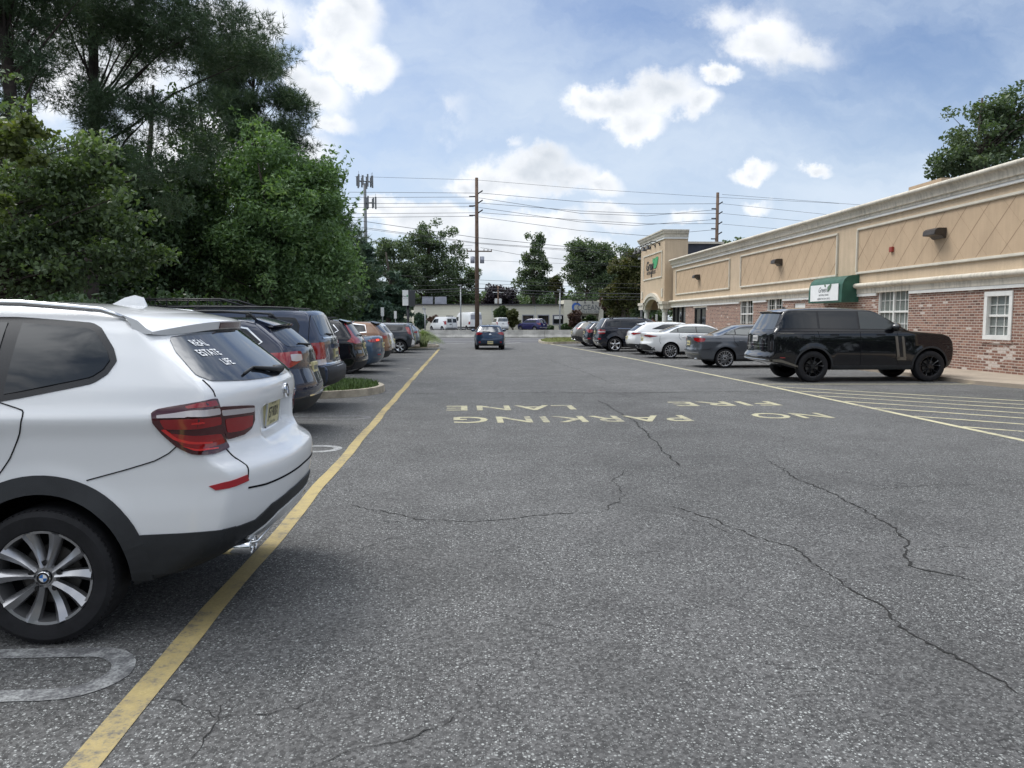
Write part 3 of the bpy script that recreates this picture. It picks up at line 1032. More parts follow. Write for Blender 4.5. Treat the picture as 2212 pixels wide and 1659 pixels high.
    if 'mirrors' in S:
        u, z, mt = S['mirrors']
        for s in sides:
            h = bvh.ray_cast(Vector((X(u), s * 3, z)), Vector((0, -s, 0)))
            y = h[0].y if h[0] else s * hw
            m = MB(); m.lathe([(.001, -.12), (.06, -.10), (.095, -.03), (.098, .03), (.001, .045)], (0, 0, 0), 'x', 14)
            kk = S.get('mirk', 1.0); m.v = [(x * .85 * kk + X(u) + .03, yy * 1.25 * kk + y + s * .15, zz * .85 * kk + z + .045) for x, yy, zz in m.v]
            m.tube([(X(u), y - s * .02, z), (X(u), y + s * .1, z + .03)], .025, 6)
            m.build('wing_mirror', mt, body, True)
    if 'fin' in S:
        u, z, mt = S['fin']
        m = MB(); m.add([(X(u) - .06, -.022, z), (X(u) - .06, .022, z), (X(u) + .13, 0, z), (X(u) - .035, 0, z + .065), (X(u) - .06, -.012, z + .055), (X(u) - .06, .012, z + .055)],
                        [(0, 4, 3, 2), (1, 2, 3, 5), (0, 1, 5, 4), (4, 5, 3), (0, 2, 1)])
        m.build('antenna', mt, body)
    if 'wiper' in S:
        y, z = S['wiper']
        h = bvh.ray_cast(Vector((-9, y, z)), Vector((1, 0, 0))); h2 = bvh.ray_cast(Vector((-9, y + .42, z + .03)), Vector((1, 0, 0)))
        if h[0] and h2[0]:
            m = MB(); m.tube([h[0] + Vector((-.03, 0, 0)), h2[0] + Vector((-.025, 0, 0))], [.018, .008], 6)
            m.build('rear_wiper', M_PLAS, body, True)
    if 'exhaust' in S:
        for (y, z, r) in S['exhaust']:
            m = MB(); m.lathe([(r * .8, .2), (r, .18), (r, 0), (r * .86, -.004), (r * .84, .1)], (X(0) + .10, y, z), 'x', 16)
            m.build('exhaust_tip', M_CHR, body, True)
    wheel_parts(S, root, S.get('rim', M_RIM), S.get('detail', 1))
    S['root'], S['body'], S['bvh'] = root, body, bvh
    return S


def suv(L, W, H, belt, hood, roof_r=.48, rake=.42, rear_top=None, nose=.9, cowl=.73, ws=.60):
    """side-view curves of a two-box car (u measured from the tail)"""
    zt = H - .05
    rear = [(.30, .16), (.42, .05), (.58, .0), (.72, .0), (.86, .045), (belt, .09), (belt + .06, .13), (zt, roof_r)]
    top = [(roof_r, zt), (roof_r + .25, H - .035), (L * .33, H - .012), (L * .46, H - .012), (L * ws - .18, H - .045), (L * ws, H - .09), (L * cowl, belt + .07), (L * cowl + .15, belt + .03), (L - .45, hood), (L - .12, hood - .10)]
    front = [(.24, L - .14), (.42, L - .02), (.62, L), (.78, L - .03), (hood - .10, L - .12)]
    sec = [(.20, .90), (.32, .965), (.50, .99), (.66, 1.0), (belt - .10, .985), (belt, .965), (belt + .04, .935), (H - .14, .765), (H - .05, .70), (H + .1, .62)]
    return dict(L=L, W=W, rear=rear, top=top, front=front, sec=sec, belt=belt)


def sedan(L, W, H, belt, hood, deck, dz=.0):
    rear = [(.32, .14), (.45, .04), (.62, 0), (.76, .01), (.90, .03), (deck - .03, .05), (deck, .10)]
    top = [(.10, deck), (.30, deck + .01), (L * .155, deck - .0), (L * .19, deck + .03), (L * .36, H - .05), (L * .42, H - .015), (L * .50, H), (L * .58, H - .03), (L * .62, H - .07), (L * .76, belt + .05), (L * .79, belt + .02), (L - .4, hood), (L - .1, hood - .1)]
    front = [(.22, L - .16), (.40, L - .02), (.58, L), (.70, L - .03), (hood - .10, L - .10)]
    sec = [(.20, .90), (.32, .965), (.50, .99), (.66, 1.0), (belt - .10, .985), (belt, .96), (belt + .05, .925), (H - .10, .72), (H, .62)]
    return dict(L=L, W=W, rear=rear, top=top, front=front, sec=sec, belt=belt)


def dlo_suv(L, H, belt, r0, r1, f0, f1):
    """side glass outline: rear bottom u, rear top u, front bottom u, front top u"""
    return [(r0, belt + .05), (f0, belt + .03), (f1, H - .16), ((r1 + f1) / 2, H - .12), (r1 + .08, H - .14), (r1, H - .17)]


CARS = []

# the near white SUV: tail to the lane, seen from its left rear quarter
BL, BW = 4.65, 1.90
B = dict(
    name='parked_suv', label='white SUV with silver wheels and white sticker words on its rear window, nearest the camera', cat='car', group='cars parked along the left side of the lane',
    at=(-1.00 - BL / 2, 4.86), rz=math.pi, L=BL, W=BW, paint=C_WHITE, rgcell=.035, belt=1.24,
    wheels=(1.12, 3.93), wr=.352, arch=.425, wd=.25, rimk=.70, detail=2, tread=1, spokes=('pair', 5, .036, .078), winset=.0,
    rear=[(.34, .30), (.42, .16), (.50, .075), (.60, .035), (.72, .012), (.82, .0), (.885, .012), (.90, .08), (1.0, .135), (1.13, .135), (1.20, .112), (1.27, .115), (1.33, .17), (1.46, .33), (1.57, .47), (1.625, .55)],
    top=[(.55, 1.625), (.68, 1.668), (.95, 1.70), (1.5, 1.725), (2.1, 1.725), (2.55, 1.70), (2.85, 1.62), (3.4, 1.32), (3.55, 1.25), (4.2, 1.12), (4.5, 1.0)],
    front=[(.26, BL - .15), (.45, BL - .02), (.65, BL), (.85, BL - .03), (1.0, BL - .15)],
    sec=[(.22, .90), (.36, .955), (.50, .985), (.68, .985), (.80, .970), (.92, .968), (1.06, .974), (1.145, .996), (1.165, .997), (1.185, .978), (1.21, .962), (1.30, .935), (1.45, .85), (1.60, .755), (1.66, .70), (1.74, .64)],
    recess=[(.30, .40, .945, 1.165, .075)],
    darkz=.38, darkrear=.535, zb=.24, n=(170, 72, 56), smooth=3, plan_r=.085, bow_r=.21, bow_p=11, crown=.035, flare=.020, sharp=50,
)
B.update(
    dlo=[(.772, 1.438), (.805, 1.372), (.87, 1.325), (1.30, 1.240), (2.20, 1.215), (3.10, 1.225), (2.72, 1.50), (2.45, 1.61), (2.0, 1.660), (1.325, 1.662), (.94, 1.632), (.885, 1.605), (.80, 1.50)],
    dinset=.032, pillar=.075, cuts=[1.325, 2.22],
    rglass=[(-.74, 1.325), (-.52, 1.312), (0, 1.305), (.52, 1.312), (.74, 1.325), (.775, 1.36), (.70, 1.48), (.62, 1.555), (.30, 1.585), (0, 1.592), (-.30, 1.585), (-.62, 1.555), (-.70, 1.48), (-.775, 1.36)],
    handles=[(1.42, 1.145, C_WHITE), (2.42, 1.135, C_WHITE)],
    seams=[[(1.31, 1.24), (1.185, 1.20), (1.180, 1.17), (1.20, 1.09), (1.26, .96), (1.33, .86), (1.45, .78)], [(2.22, 1.21), (2.20, .9), (2.17, .42)],
           [(.457, 1.011), (.499, .972), (.567, .935), (.716, .891), (.895, .844)], [(3.15, 1.2), (3.05, .9), (3.2, .5)]],
    seamw=.0055,
    mirrors=(3.0, 1.24, C_WHITE),
    wshield=[(-.72, 1.3), (.72, 1.3), (.60, 1.58), (-.60, 1.58)],
)
build_car(B)
_bb, _bv = B['body'], B['bvh']


def BX(u): return u - BL / 2


def bpatch(name, mt, pts, direction, off=.005, cell=.05, mirror=False, rim=.006, parent=None):
    """pts are (u, y, z) on the near SUV; mirrored copies become their own parts"""
    outs = []
    for s in ((1, -1) if mirror else (1,)):
        m = MB()
        for ol in (pts if isinstance(pts[0][0], tuple) else [pts]):
            patch(m, _bv, [(BX(u), y, z) for u, y, z in ol], direction, off, cell, rim)
        if s < 0: m.v = [(x, -y, z) for x, y, z in m.v]; m.f = [f[::-1] for f in m.f]
        outs.append(m.build(name, mt, parent or _bb, 45))
    return outs


DG = (1, -1.1, 0)
lamp_out = [(.577, .907, 1.178), (.54, .90, 1.198), (.40, .86, 1.222), (.30, .83, 1.240), (.279, .795, 1.240), (.27, .79, 1.20), (.245, .76, 1.02), (.232, .74, .968), (.30, .82, .952), (.383, .884, .962), (.454, .898, 1.005), (.52, .91, 1.075), (.568, .916, 1.135)]
lamps = bpatch('tail_lamp', M_TAILD, [tuple(v) for v in chaikin(lamp_out, .3, .05)], DG, .010, mirror=True)
lamp_in = [(.27, .785, 1.197), (.20, .62, 1.185), (.16, .52, 1.175), (.16, .50, 1.09), (.175, .53, 1.045), (.199, .60, 1.020), (.236, .735, 1.012), (.255, .775, 1.10)]
lampi = bpatch('tail_lamp', M_TAILD, [tuple(v) for v in chaikin(lamp_in, .2, .02)], (1, -.6, 0), .010, mirror=True)


def L3(pl):       # outline in (u,z) of the lamp corner -> (u,y,z) near the surface
    return [(u, float(np.interp(u, [.16, .20, .26, .30, .40, .58], [.50, .62, .78, .83, .87, .907])), z) for u, z in pl]


def lamp_bits(u0, lo, hi, name, mt, off=.014):
    return


for s in (1, -1):
    base = lamps[0] if s > 0 else lamps[1]
    basei = lampi[0] if s > 0 else lampi[1]
    for nm, mt, pl, d, par, off in (
        ('clear_strip', M_TAILC, [(.555, 1.166), (.40, 1.184), (.272, 1.190), (.268, 1.158), (.40, 1.156), (.555, 1.156)], DG, base, .0125),
        ('clear_strip', M_TAILC, [(.262, 1.178), (.20, 1.170), (.166, 1.163), (.166, 1.138), (.20, 1.142), (.258, 1.148)], (1, -.6, 0), basei, .0125),
        ('red_segment', M_TAILR, [(.545, 1.146), (.40, 1.148), (.266, 1.146), (.262, 1.10), (.40, 1.095), (.52, 1.10)], DG, base, .0122),
        ('red_segment', M_TAILR, [(.50, 1.080), (.40, 1.062), (.262, 1.052), (.252, .995), (.35, .985), (.44, 1.012)], DG, base, .0122),
        ('red_segment', M_TAILR, [(.42, 1.205), (.36, 1.222), (.285, 1.232), (.275, 1.203), (.41, 1.194)], DG, base, .0122),
        ('red_segment', M_TAILR, [(.250, 1.130), (.20, 1.124), (.168, 1.120), (.170, 1.060), (.20, 1.045), (.243, 1.050)], (1, -.6, 0), basei, .0122),
        ('bright_strip', M_TAILB, [(.535, 1.098), (.515, 1.100), (.46, 1.050), (.40, 1.030), (.30, 1.018), (.30, 1.008), (.41, 1.018), (.475, 1.042)], DG, base, .0150),
        ('bright_strip', M_TAILB, [(.44, 1.010), (.37, .990), (.28, .980), (.28, .974), (.38, .980)], DG, base, .0150),
        ('bright_strip', M_TAILB, [(.40, 1.128), (.345, 1.130), (.345, 1.122), (.40, 1.120)], DG, base, .0150),
    ):
        m = MB()
        patch(m, _bv, [(BX(u), y, z) for u, y, z in L3(chaikin(pl, .2, .02))], d, off, .04, .004)
        if s < 0: m.v = [(x, -y, z) for x, y, z in m.v]; m.f = [f[::-1] for f in m.f]
        m.build(nm, mt, par, 45)

# tailgate shut line, bumper seams, reflectors, lower bumper
for s in (1, -1):
    for pl, w_ in (([(.775, 1.335), (.79, 1.25)], .006), ([(.742, .965), (.722, .905), (.728, .862), (.74, .81)], .006), ([(.735, .755), (.60, .745), (.30, .752), (0, .755)], .010)):
        m = MB()
        for quad in strip(soft(pl), w_): patch(m, _bv, [(BX(0), y, z) for y, z in quad], (1, 0, 0), .0035, .04)
        if s < 0: m.v = [(x, -y, z) for x, y, z in m.v]; m.f = [f[::-1] for f in m.f]
        m.build('tailgate_gap', M_SEAM, _bb)
bpatch('reflector', M_REFL, [(.312, .871, .795), (.25, .84, .812), (.155, .745, .828), (.151, .736, .795), (.21, .80, .782), (.285, .86, .772)], DG, .006, mirror=True)
# black lower bumper: side quarter pieces wrap to the tail
lowb = [[(.680, .93, .560), (.66, .921, .535), (.66, .91, .36), (.66, .88, .345), (.40, .80, .345), (.30, .80, .36), (.20, .80, .40), (.21, .78, .56), (.254, .846, .564), (.431, .899, .560)]]
bpatch('lower_bumper', M_PLAS, lowb[0], (1, -2.2, 0), .009, mirror=True)
m = MB()
patch(m, _bv, [(BX(0), y, z) for y, z in [(-.84, .555), (-.64, .558), (-.52, .615), (-.27, .645), (0, .65), (.27, .645), (.52, .615), (.64, .558), (.84, .555), (.84, .47), (.60, .47), (.40, .555), (.2, .575), (-.2, .575), (-.40, .555), (-.60, .47), (-.84, .47)]], (1, 0, 0), .009, .08)
m.build('bumper_insert', M_PLAS, _bb, 45)
# pale skid insert and silver exhaust surround
m = MB()
patch(m, _bv, [(BX(0), y, z) for y, z in [(-.60, .46), (-.40, .548), (-.2, .568), (.2, .568), (.40, .548), (.60, .46), (.56, .41), (.38, .46), (.2, .50), (-.2, .50), (-.38, .46), (-.56, .41)]], (1, 0, 0), .014, .08)
m.build('skid_trim', C_WHITE2, _bb, 45)
m = MB()
patch(m, _bv, [(BX(0), y, z) for y, z in [(-.38, .455), (.38, .455), (.34, .36), (-.34, .36)]], (1, 0, 0), .010, .08)
m.build('diffuser', M_PLAS, _bb, 45)
for s in (1, -1):
    m = MB(); m.tube([(BX(.30), s * .64, .405), (BX(.15), s * .60, .425), (BX(.10), s * .46, .48)], [.004, .009, .004], 6)
    m.build('silver_trim', M_CHR, _bb, True)
for y in (.60, .515):
    m = MB(); m.lathe([(.030, .22), (.040, .20), (.042, .0), (.036, -.006), (.033, .0), (.033, .15)], (BX(.185), y, .395), 'x', 24)
    m.build('exhaust_tip', M_CHR, _bb, True)
# arch cladding
for uw in B['wheels']:
    for s in (1, -1):
        m = MB(); r_in, r_out = .418, .512
        arc = [(uw + (r_in + r_out) / 2 * math.cos(t), .362 + (r_in + r_out) / 2 * math.sin(t)) for t in np.linspace(-.10, math.pi + .10, 34)]
        for quad in strip(arc, r_out - r_in):
            patch(m, _bv, [(BX(u), 0, z) for u, z in quad], (0, -1, 0), .010, cell=.3, rim=.012)
        if s < 0: m.v = [(x, -y, z) for x, y, z in m.v]; m.f = [f[::-1] for f in m.f]
        m.build('arch_cladding', M_PLAS, _bb, 45)
bpatch('sill_cladding', M_PLAS, [(1.58, .9, .26), (1.58, .9, .40), (3.46, .9, .40), (3.46, .9, .26)], (0, -1, 0), .012, mirror=True)
# spoiler over the rear glass
m = MB(); n = 32; vs = []; fs = []
for q in range(n + 1):
    t = -1 + 2 * q / n; at = abs(t); y = .705 * t; th_ = 1 - .75 * at ** 8
    ue = .43 + .20 * at ** 2.4; ub = .80 - .02 * at
    zt = 1.640 - .055 * at ** 2.6
    zr = 1.692 - .030 * at ** 2.2
    vs += [(BX(ub), y, zr + .012), (BX((ub + ue) / 2), y, (zr + zt) / 2 + .020), (BX(ue + .03), y, zt + .016), (BX(ue), y, zt), (BX(ue + .012), y, zt - .046 * th_), (BX(ue + .10), y, zt + .01 - .070 * th_), (BX(ub - .04), y, zr - .02 - .07 * th_)]
K = 7
for q in range(n):
    for k in range(K - 1): fs.append((q * K + k, q * K + k + 1, (q + 1) * K + k + 1, (q + 1) * K + k))
fs += [tuple(range(K)), tuple(n * K + k for k in range(K))[::-1]]
m.add(vs, fs)
sp = m.build('roof_spoiler', C_WHITE, _bb, 50)
m = MB(); n = 8; vs = []
for q in range(n + 1):
    y = -.19 + .38 * q / n; at = abs(y) / .705; xx = BX(.43 + .20 * at ** 2.4); zz = 1.640 - .055 * at ** 2.6
    vs += [(xx - .004, y, zz - .006), (xx + .004, y, zz - .042), (xx + .03, y, zz - .042), (xx + .03, y, zz - .006)]
m.add(vs, [(4 * q + k, 4 * q + (k + 1) % 4, 4 * q + 4 + (k + 1) % 4, 4 * q + 4 + k) for q in range(n) for k in range(4)] + [(0, 1, 2, 3), (4 * n + 3, 4 * n + 2, 4 * n + 1, 4 * n)])
m.build('brake_light', M_TAILD, sp)
# roof rails, fin, wiper
for s in (1, -1):
    m = MB(); m.tube([(BX(.78), s * .665, 1.655), (BX(.90), s * .672, 1.700), (BX(1.3), s * .678, 1.735), (BX(1.9), s * .68, 1.748), (BX(2.5), s * .67, 1.728), (BX(2.75), s * .66, 1.66)], [.010, .017, .018, .018, .017, .012], 10)
    m.build('roof_rail', M_CHR, _bb, True)
m = MB()
fin = [(.93, .0), (.955, .062), (1.0, .075), (1.06, .060), (1.14, .018), (1.19, .0)]
for k, (u, h) in enumerate(fin):
    wd_ = .040 - .030 * (k / 5)
    m.v += [(BX(u), -wd_, 1.715), (BX(u), -.010, 1.722 + h), (BX(u), .010, 1.722 + h), (BX(u), wd_, 1.715)]
for k in range(5):
    for q in range(3): m.f.append((k * 4 + q, k * 4 + q + 1, (k + 1) * 4 + q + 1, (k + 1) * 4 + q)); m.m.append(0)
m.f.append((0, 1, 2, 3)); m.m.append(0)
m.build('antenna_fin', C_WHITE, _bb, 40)


def on_rear(y, z, bv=None):
    h = (bv or _bv).ray_cast(Vector((-9, y, z)), Vector((1, 0, 0)))
    return h[0], h[1]


pw, _n = on_rear(.0, 1.345)
m = MB()
m.tube([pw + Vector((-.005, 0, -.01)), pw + Vector((-.045, .0, .005))], [.036, .022], 12)
a_, _ = on_rear(.12, 1.352); b_, _ = on_rear(.34, 1.375); c_, _ = on_rear(.46, 1.35)
m.tube([pw + Vector((-.042, 0, .005)), a_ + Vector((-.04, 0, .0)), b_ + Vector((-.03, 0, 0))], [.022, .014, .009], 8)
m.tube([a_ + Vector((-.026, -.05, 0)), b_ + Vector((-.018, 0, 0)), c_ + Vector((-.012, .04, 0))], .008, 6)
m.build('rear_wiper', M_PLAS, _bb, True)
# round blue and white badge on the tailgate and the hub caps
pb, nb = on_rear(0.0, 1.212)


def roundel(parent, c, axis_u, axis_v, nrm, R, name='badge'):
    m = MB(); c = Vector(c)
    def P(r, a, h): return c + axis_u * (r * math.cos(a)) + axis_v * (r * math.sin(a)) + nrm * h
    N = 32
    def ring(r0, h0, r1, h1, mi, a0=0, a1=2 * math.pi, n=N):
        vs = []
        for q in range(n + 1):
            a = a0 + (a1 - a0) * q / n; vs += [P(r0, a, h0), P(r1, a, h1)]
        m.add(vs, [(2 * q, 2 * q + 1, 2 * q + 3, 2 * q + 2) for q in range(n)], mi)
    ring(R, 0, R * .97, .008, 0); ring(R * .97, .008, R * .9, .010, 0); ring(R * .9, .010, R * .62, .009, 1); ring(R * .62, .0095, R * .56, .0095, 0)
    for q in range(4): ring(R * .56, .009, .0001, .011, 2 if q % 2 == 0 else 3, q * math.pi / 2, (q + 1) * math.pi / 2, 8)
    return m.build(name, [M_CHR, M_GTRIM, M_ROUND_B, M_ROUND_W], parent, False, recalc=False)


nb = Vector((-1, 0, .10)).normalized()
roundel(_bb, pb + nb * .004, Vector((0, -1, 0)), nb.cross(Vector((0, -1, 0))) * -1, nb, .046)
for wo in [o for o in B['root'].children if o.name.startswith('wheel')]:
    roundel([c for c in wo.children][0], (0, .125 * .885, 0), Vector((1, 0, 0)), Vector((0, 0, 1)), Vector((0, 1, 0)), .034, 'badge')
# number plate with its characters
pp, _ = on_rear(0.0, 1.08)
ang = .12
Mp = Matrix.Translation(pp + Vector((-.012, .0, 0))) @ Matrix.Rotation(-ang, 4, 'Y')
m = MB(); m.M = Mp; m.box(-.006, .03, -.153, .153, -.078, .078)
plate = m.build('number_plate', M_PLATE, _bb, bevel=.003)
m = MB(); m.M = Mp
for x0, x1, y0, y1, z0, z1 in ((-.009, .0, -.160, -.151, -.084, .084), (-.009, .0, .151, .160, -.084, .084), (-.009, .0, -.16, .16, .076, .085), (-.009, .0, -.16, .16, -.085, -.076)):
    m.box(x0, x1, y0, y1, z0, z1)
m.build('plate_frame', M_PLATEW, plate)


def plate_text(txt, size, z, mt, name, bold=.0, sx=1.0):
    vs, fs = text_geo(txt, size, 0, 0, 'CENTER', 1.0, bold)
    m = MB(); m.M = Mp
    m.add([(-.0075, -x * sx, y + z) for x, y, _ in vs], [f[::-1] for f in fs])
    m.build(name, mt, plate, recalc=False)


plate_text('J57\u00b7KRX', .092, -.030, M_LETD, 'plate_characters', .0015, .72)
plate_text('NEW JERSEY', .022, .050, M_LETD, 'state_name')
plate_text('Garden State', .026, -.068, M_LETD, 'state_motto', 0, .95)


def glass_text(car, txt, size, yl, z0, name, mt, shear=.0, sx=.92, off=.0085):
    vs, fs = text_geo(txt, size, 0, shear, 'LEFT', 1.06, .0006)
    out = []
    for x, y, _ in vs:
        h = car['bvh'].ray_cast(Vector((-9, yl - x * sx, z0 + y)), Vector((1, 0, 0)))
        p = h[0]; n_ = h[1] if h[1].x < 0 else -h[1]
        out.append(tuple(p + n_ * off))
    m = MB(); m.add(out, fs); return m.build(name, mt, car['body'], recalc=False)


glass_text(B, 'REAL', .046, .560, 1.500, 'sticker_words', M_DECAL)
glass_text(B, 'ESTATE', .046, .605, 1.448, 'sticker_words', M_DECAL)
glass_text(B, 'LIFE.', .046, .530, 1.396, 'sticker_words', M_DECAL)

LG = 'cars parked along the left side of the lane'
RG = 'cars parked nose to the shop building'


def left_car(xr, yc, S, name, label, cat='car', **kw):
    S.update(name=name, label=label, cat=cat, group=LG, at=(xr - S['L'] / 2, yc), rz=math.pi, **kw); return build_car(S)


def right_car(xr, yc, S, name, label, cat='car', **kw):
    S.update(name=name, label=label, cat=cat, group=RG, at=(xr + S['L'] / 2, yc), rz=0.0, **kw); return build_car(S)


# -- dark blue wagon
S = suv(4.80, 1.84, 1.67, 1.12, 1.0, .55)
S['rear'] = [(.32, .20), (.45, .07), (.60, .0), (.70, .0), (.84, .05), (.98, .10), (1.20, .13), (1.28, .17), (1.54, .50), (1.60, .58)]
S['top'] = [(.58, 1.60), (.85, 1.645)] + S['top'][2:]
left_car(-2.13, 11.55, S, 'parked_wagon', 'dark blue wagon with bright red and clear tail lamps, parked next beyond the white SUV', paint=C_NAVY, n=(90, 34, 26), smooth=3,
         wheels=(1.0, 3.74), wr=.345, arch=.41, plan_r=.07, bow_r=.20, bow_p=10,
         dlo=[(.66, 1.33), (.80, 1.235), (3.35, 1.15), (2.95, 1.42), (2.55, 1.555), (1.2, 1.565), (.86, 1.50)], cuts=[1.15, 2.1], dlotrim=[(2.6, 1.575), (1.2, 1.585), (.85, 1.52), (.64, 1.335), (.80, 1.225), (3.3, 1.14)], trimw=.022,
         rglass=[(-.66, 1.27), (0, 1.245), (.66, 1.27), (.70, 1.31), (.58, 1.52), (0, 1.545), (-.58, 1.52), (-.70, 1.31)],
         patches=[('tail_lamp', M_TAILR, [(.62, .93, 1.165), (.55, .90, 1.185), (.17, .62, 1.205), (.14, .50, 1.20), (.14, .50, 1.085), (.20, .70, 1.02), (.26, .8, .985), (.45, .9, 1.0)], 'C', True, .010),
                  ('tail_lamp', M_TAILC, [(.24, .76, 1.165), (.17, .62, 1.165), (.145, .52, 1.16), (.145, .52, 1.075), (.18, .66, 1.065), (.24, .76, 1.075)], 'C', True, .014),
                  ('reflector', M_REFL, [(.30, .84, .80), (.24, .80, .81), (.25, .80, .62), (.31, .84, .61)], 'C', True, .008),
                  ('lower_bumper', M_PLAS, [(-.88, .54), (-.5, .56), (0, .56), (.5, .56), (.88, .54), (.86, .34), (-.86, .34)], 'B', False, .010),
                  ('lower_bumper', M_PLAS, [(.12, .54), (.62, .56), (.62, .34), (.14, .34)], 'L', True, .009),
                  ('bumper_scuff', M_CHR, [(-.5, .585), (.5, .585), (.5, .565), (-.5, .565)], 'B', False, .012),
                  ('tailgate_trim', M_CHR, [(-.30, 1.0), (.30, 1.0), (.30, .975), (-.30, .975)], 'B', False, .016)],
         seams=[[(1.1, 1.2), (1.12, 1.0), (1.32, .78)], [(2.1, 1.18), (2.1, .42)], [(.62, .98), (.7, .8), (.75, .70)]],
         handles=[(1.35, 1.08, C_NAVY), (2.35, 1.06, C_NAVY)], cladding=.05,
         plate=(0, 1.06 - .11, M_PLATE), spoiler=(.42, .78, .58, 1.565, 1.66), fin=(1.0, 1.66, C_NAVY), wiper=(.0, 1.285),
         rails=(.62, [(.75, 1.64), (.85, 1.735), (1.2, 1.76), (2.0, 1.765), (2.8, 1.75), (2.95, 1.66)], M_PLAS), mirrors=(3.15, 1.16, C_NAVY))

# -- tall boxy dark blue SUV with a roof basket
S = suv(4.86, 1.99, 1.83, 1.26, 1.12, .34)
S['rear'] = [(.46, .16), (.54, .02), (.74, .0), (.82, .02), (.835, .12), (1.0, .13), (1.26, .15), (1.33, .18), (1.72, .34), (1.78, .42)]
S['top'] = [(.42, 1.78), (.70, 1.81)] + S['top'][2:]
S['sec'] = [(.20, .90), (.32, .965), (.50, .99), (.9, 1.0), (1.2, .985), (1.30, .965), (1.62, .86), (1.76, .80), (1.9, .74)]
left_car(-2.27, 14.6, S, 'boxy_suv', 'boxy dark blue SUV with upright tail and tall red tail lamps, beside the planted island', paint=C_NAVY2, n=(90, 34, 26), smooth=2,
         wheels=(1.10, 3.88), wr=.37, arch=.44, plan_r=.04, bow_r=.12, bow_p=12, flare=.015,
         dlo=[(.72, 1.33), (3.35, 1.28), (3.0, 1.52), (2.7, 1.68), (1.2, 1.70), (.68, 1.68), (.60, 1.55), (.62, 1.38)], cuts=[1.3, 2.2],
         rglass=[(-.74, 1.36), (.74, 1.36), (.76, 1.40), (.70, 1.70), (.62, 1.725), (-.62, 1.725), (-.70, 1.70), (-.76, 1.40)],
         patches=[('tail_lamp', M_TAILR, [(.36, 1.0, 1.235), (.24, .93, 1.245), (.155, .80, 1.245), (.14, .78, .99), (.14, .78, .96), (.30, .96, .95), (.36, 1.0, .98)], 'C', True, .012),
                  ('tail_lamp', M_TAILC, [(.34, .98, .945), (.14, .78, .955), (.14, .78, .845), (.34, .98, .85)], 'C', True, .012),
                  ('chrome_strip', M_CHR, [(-.72, 1.33), (.72, 1.33), (.72, 1.305), (-.72, 1.305)], 'B', False, .014),
                  ('chrome_strip', M_CHR, [(-.80, .865), (.80, .865), (.80, .85), (-.80, .85)], 'B', False, .014),
                  ('plate_housing', C_NAVY2, [(-.26, 1.20), (.26, 1.20), (.28, 1.13), (-.28, 1.13)], 'B', False, .035),
                  ('bumper_pad', M_PLAS, [(-.97, .82), (-.5, .83), (.5, .83), (.97, .82), (.95, .48), (-.95, .48)], 'B', False, .012),
                  ('bumper_pad', M_PLAS, [(.05, .81), (.58, .81), (.62, .5), (.10, .48)], 'L', True, .010)],
         seams=[[(.44, 1.72), (.44, 1.26)], [(1.3, 1.28), (1.32, 1.0), (1.5, .8)], [(2.2, 1.26), (2.2, .45)]],
         handles=[(1.5, 1.18, C_NAVY2), (2.4, 1.16, C_NAVY2)], plate=(0, 1.03, M_PLATE), brake=1,
         fin=(.95, 1.82, C_NAVY2), wiper=(.1, 1.37), mirrors=(3.15, 1.28, C_NAVY2),
         rails=(.70, [(.65, 1.80), (.75, 1.850), (1.2, 1.865), (2.4, 1.87), (2.9, 1.86), (3.0, 1.80)], M_PLAS))
bask = empty('roof_basket', (-4.95, 14.6, 1.87), 0, 'black steel roof basket on top of the boxy dark blue SUV', 'roof basket')
m = MB()
for s in (-1, 1):
    m.tube([(-.75, s * .52, .0), (-.9, s * .52, .14), (.62, s * .52, .14), (1.02, s * .52, .02)], .016, 8)
    m.tube([(-.75, s * .52, .02), (1.0, s * .52, .02)], .012, 6)
    for k in range(9): m.tube([(-.7 + k * .19, s * .52, .02), (-.7 + k * .19, s * .52, .14)], .008, 5)
m.build('side_rail', M_DARKM, bask, True)
m = MB()
for k in range(12): m.tube([(-.75 + k * .155, -.52, .02), (-.75 + k * .155, .52, .02)], .009, 5)
m.tube([(.62, -.52, .14), (.62, .52, .14)], .014, 6); m.tube([(1.02, -.52, .02), (1.02, .52, .02)], .014, 6); m.tube([(-.9, -.52, .14), (-.9, .52, .14)], .014, 6)
m.build('floor_bars', M_DARKM, bask, True)

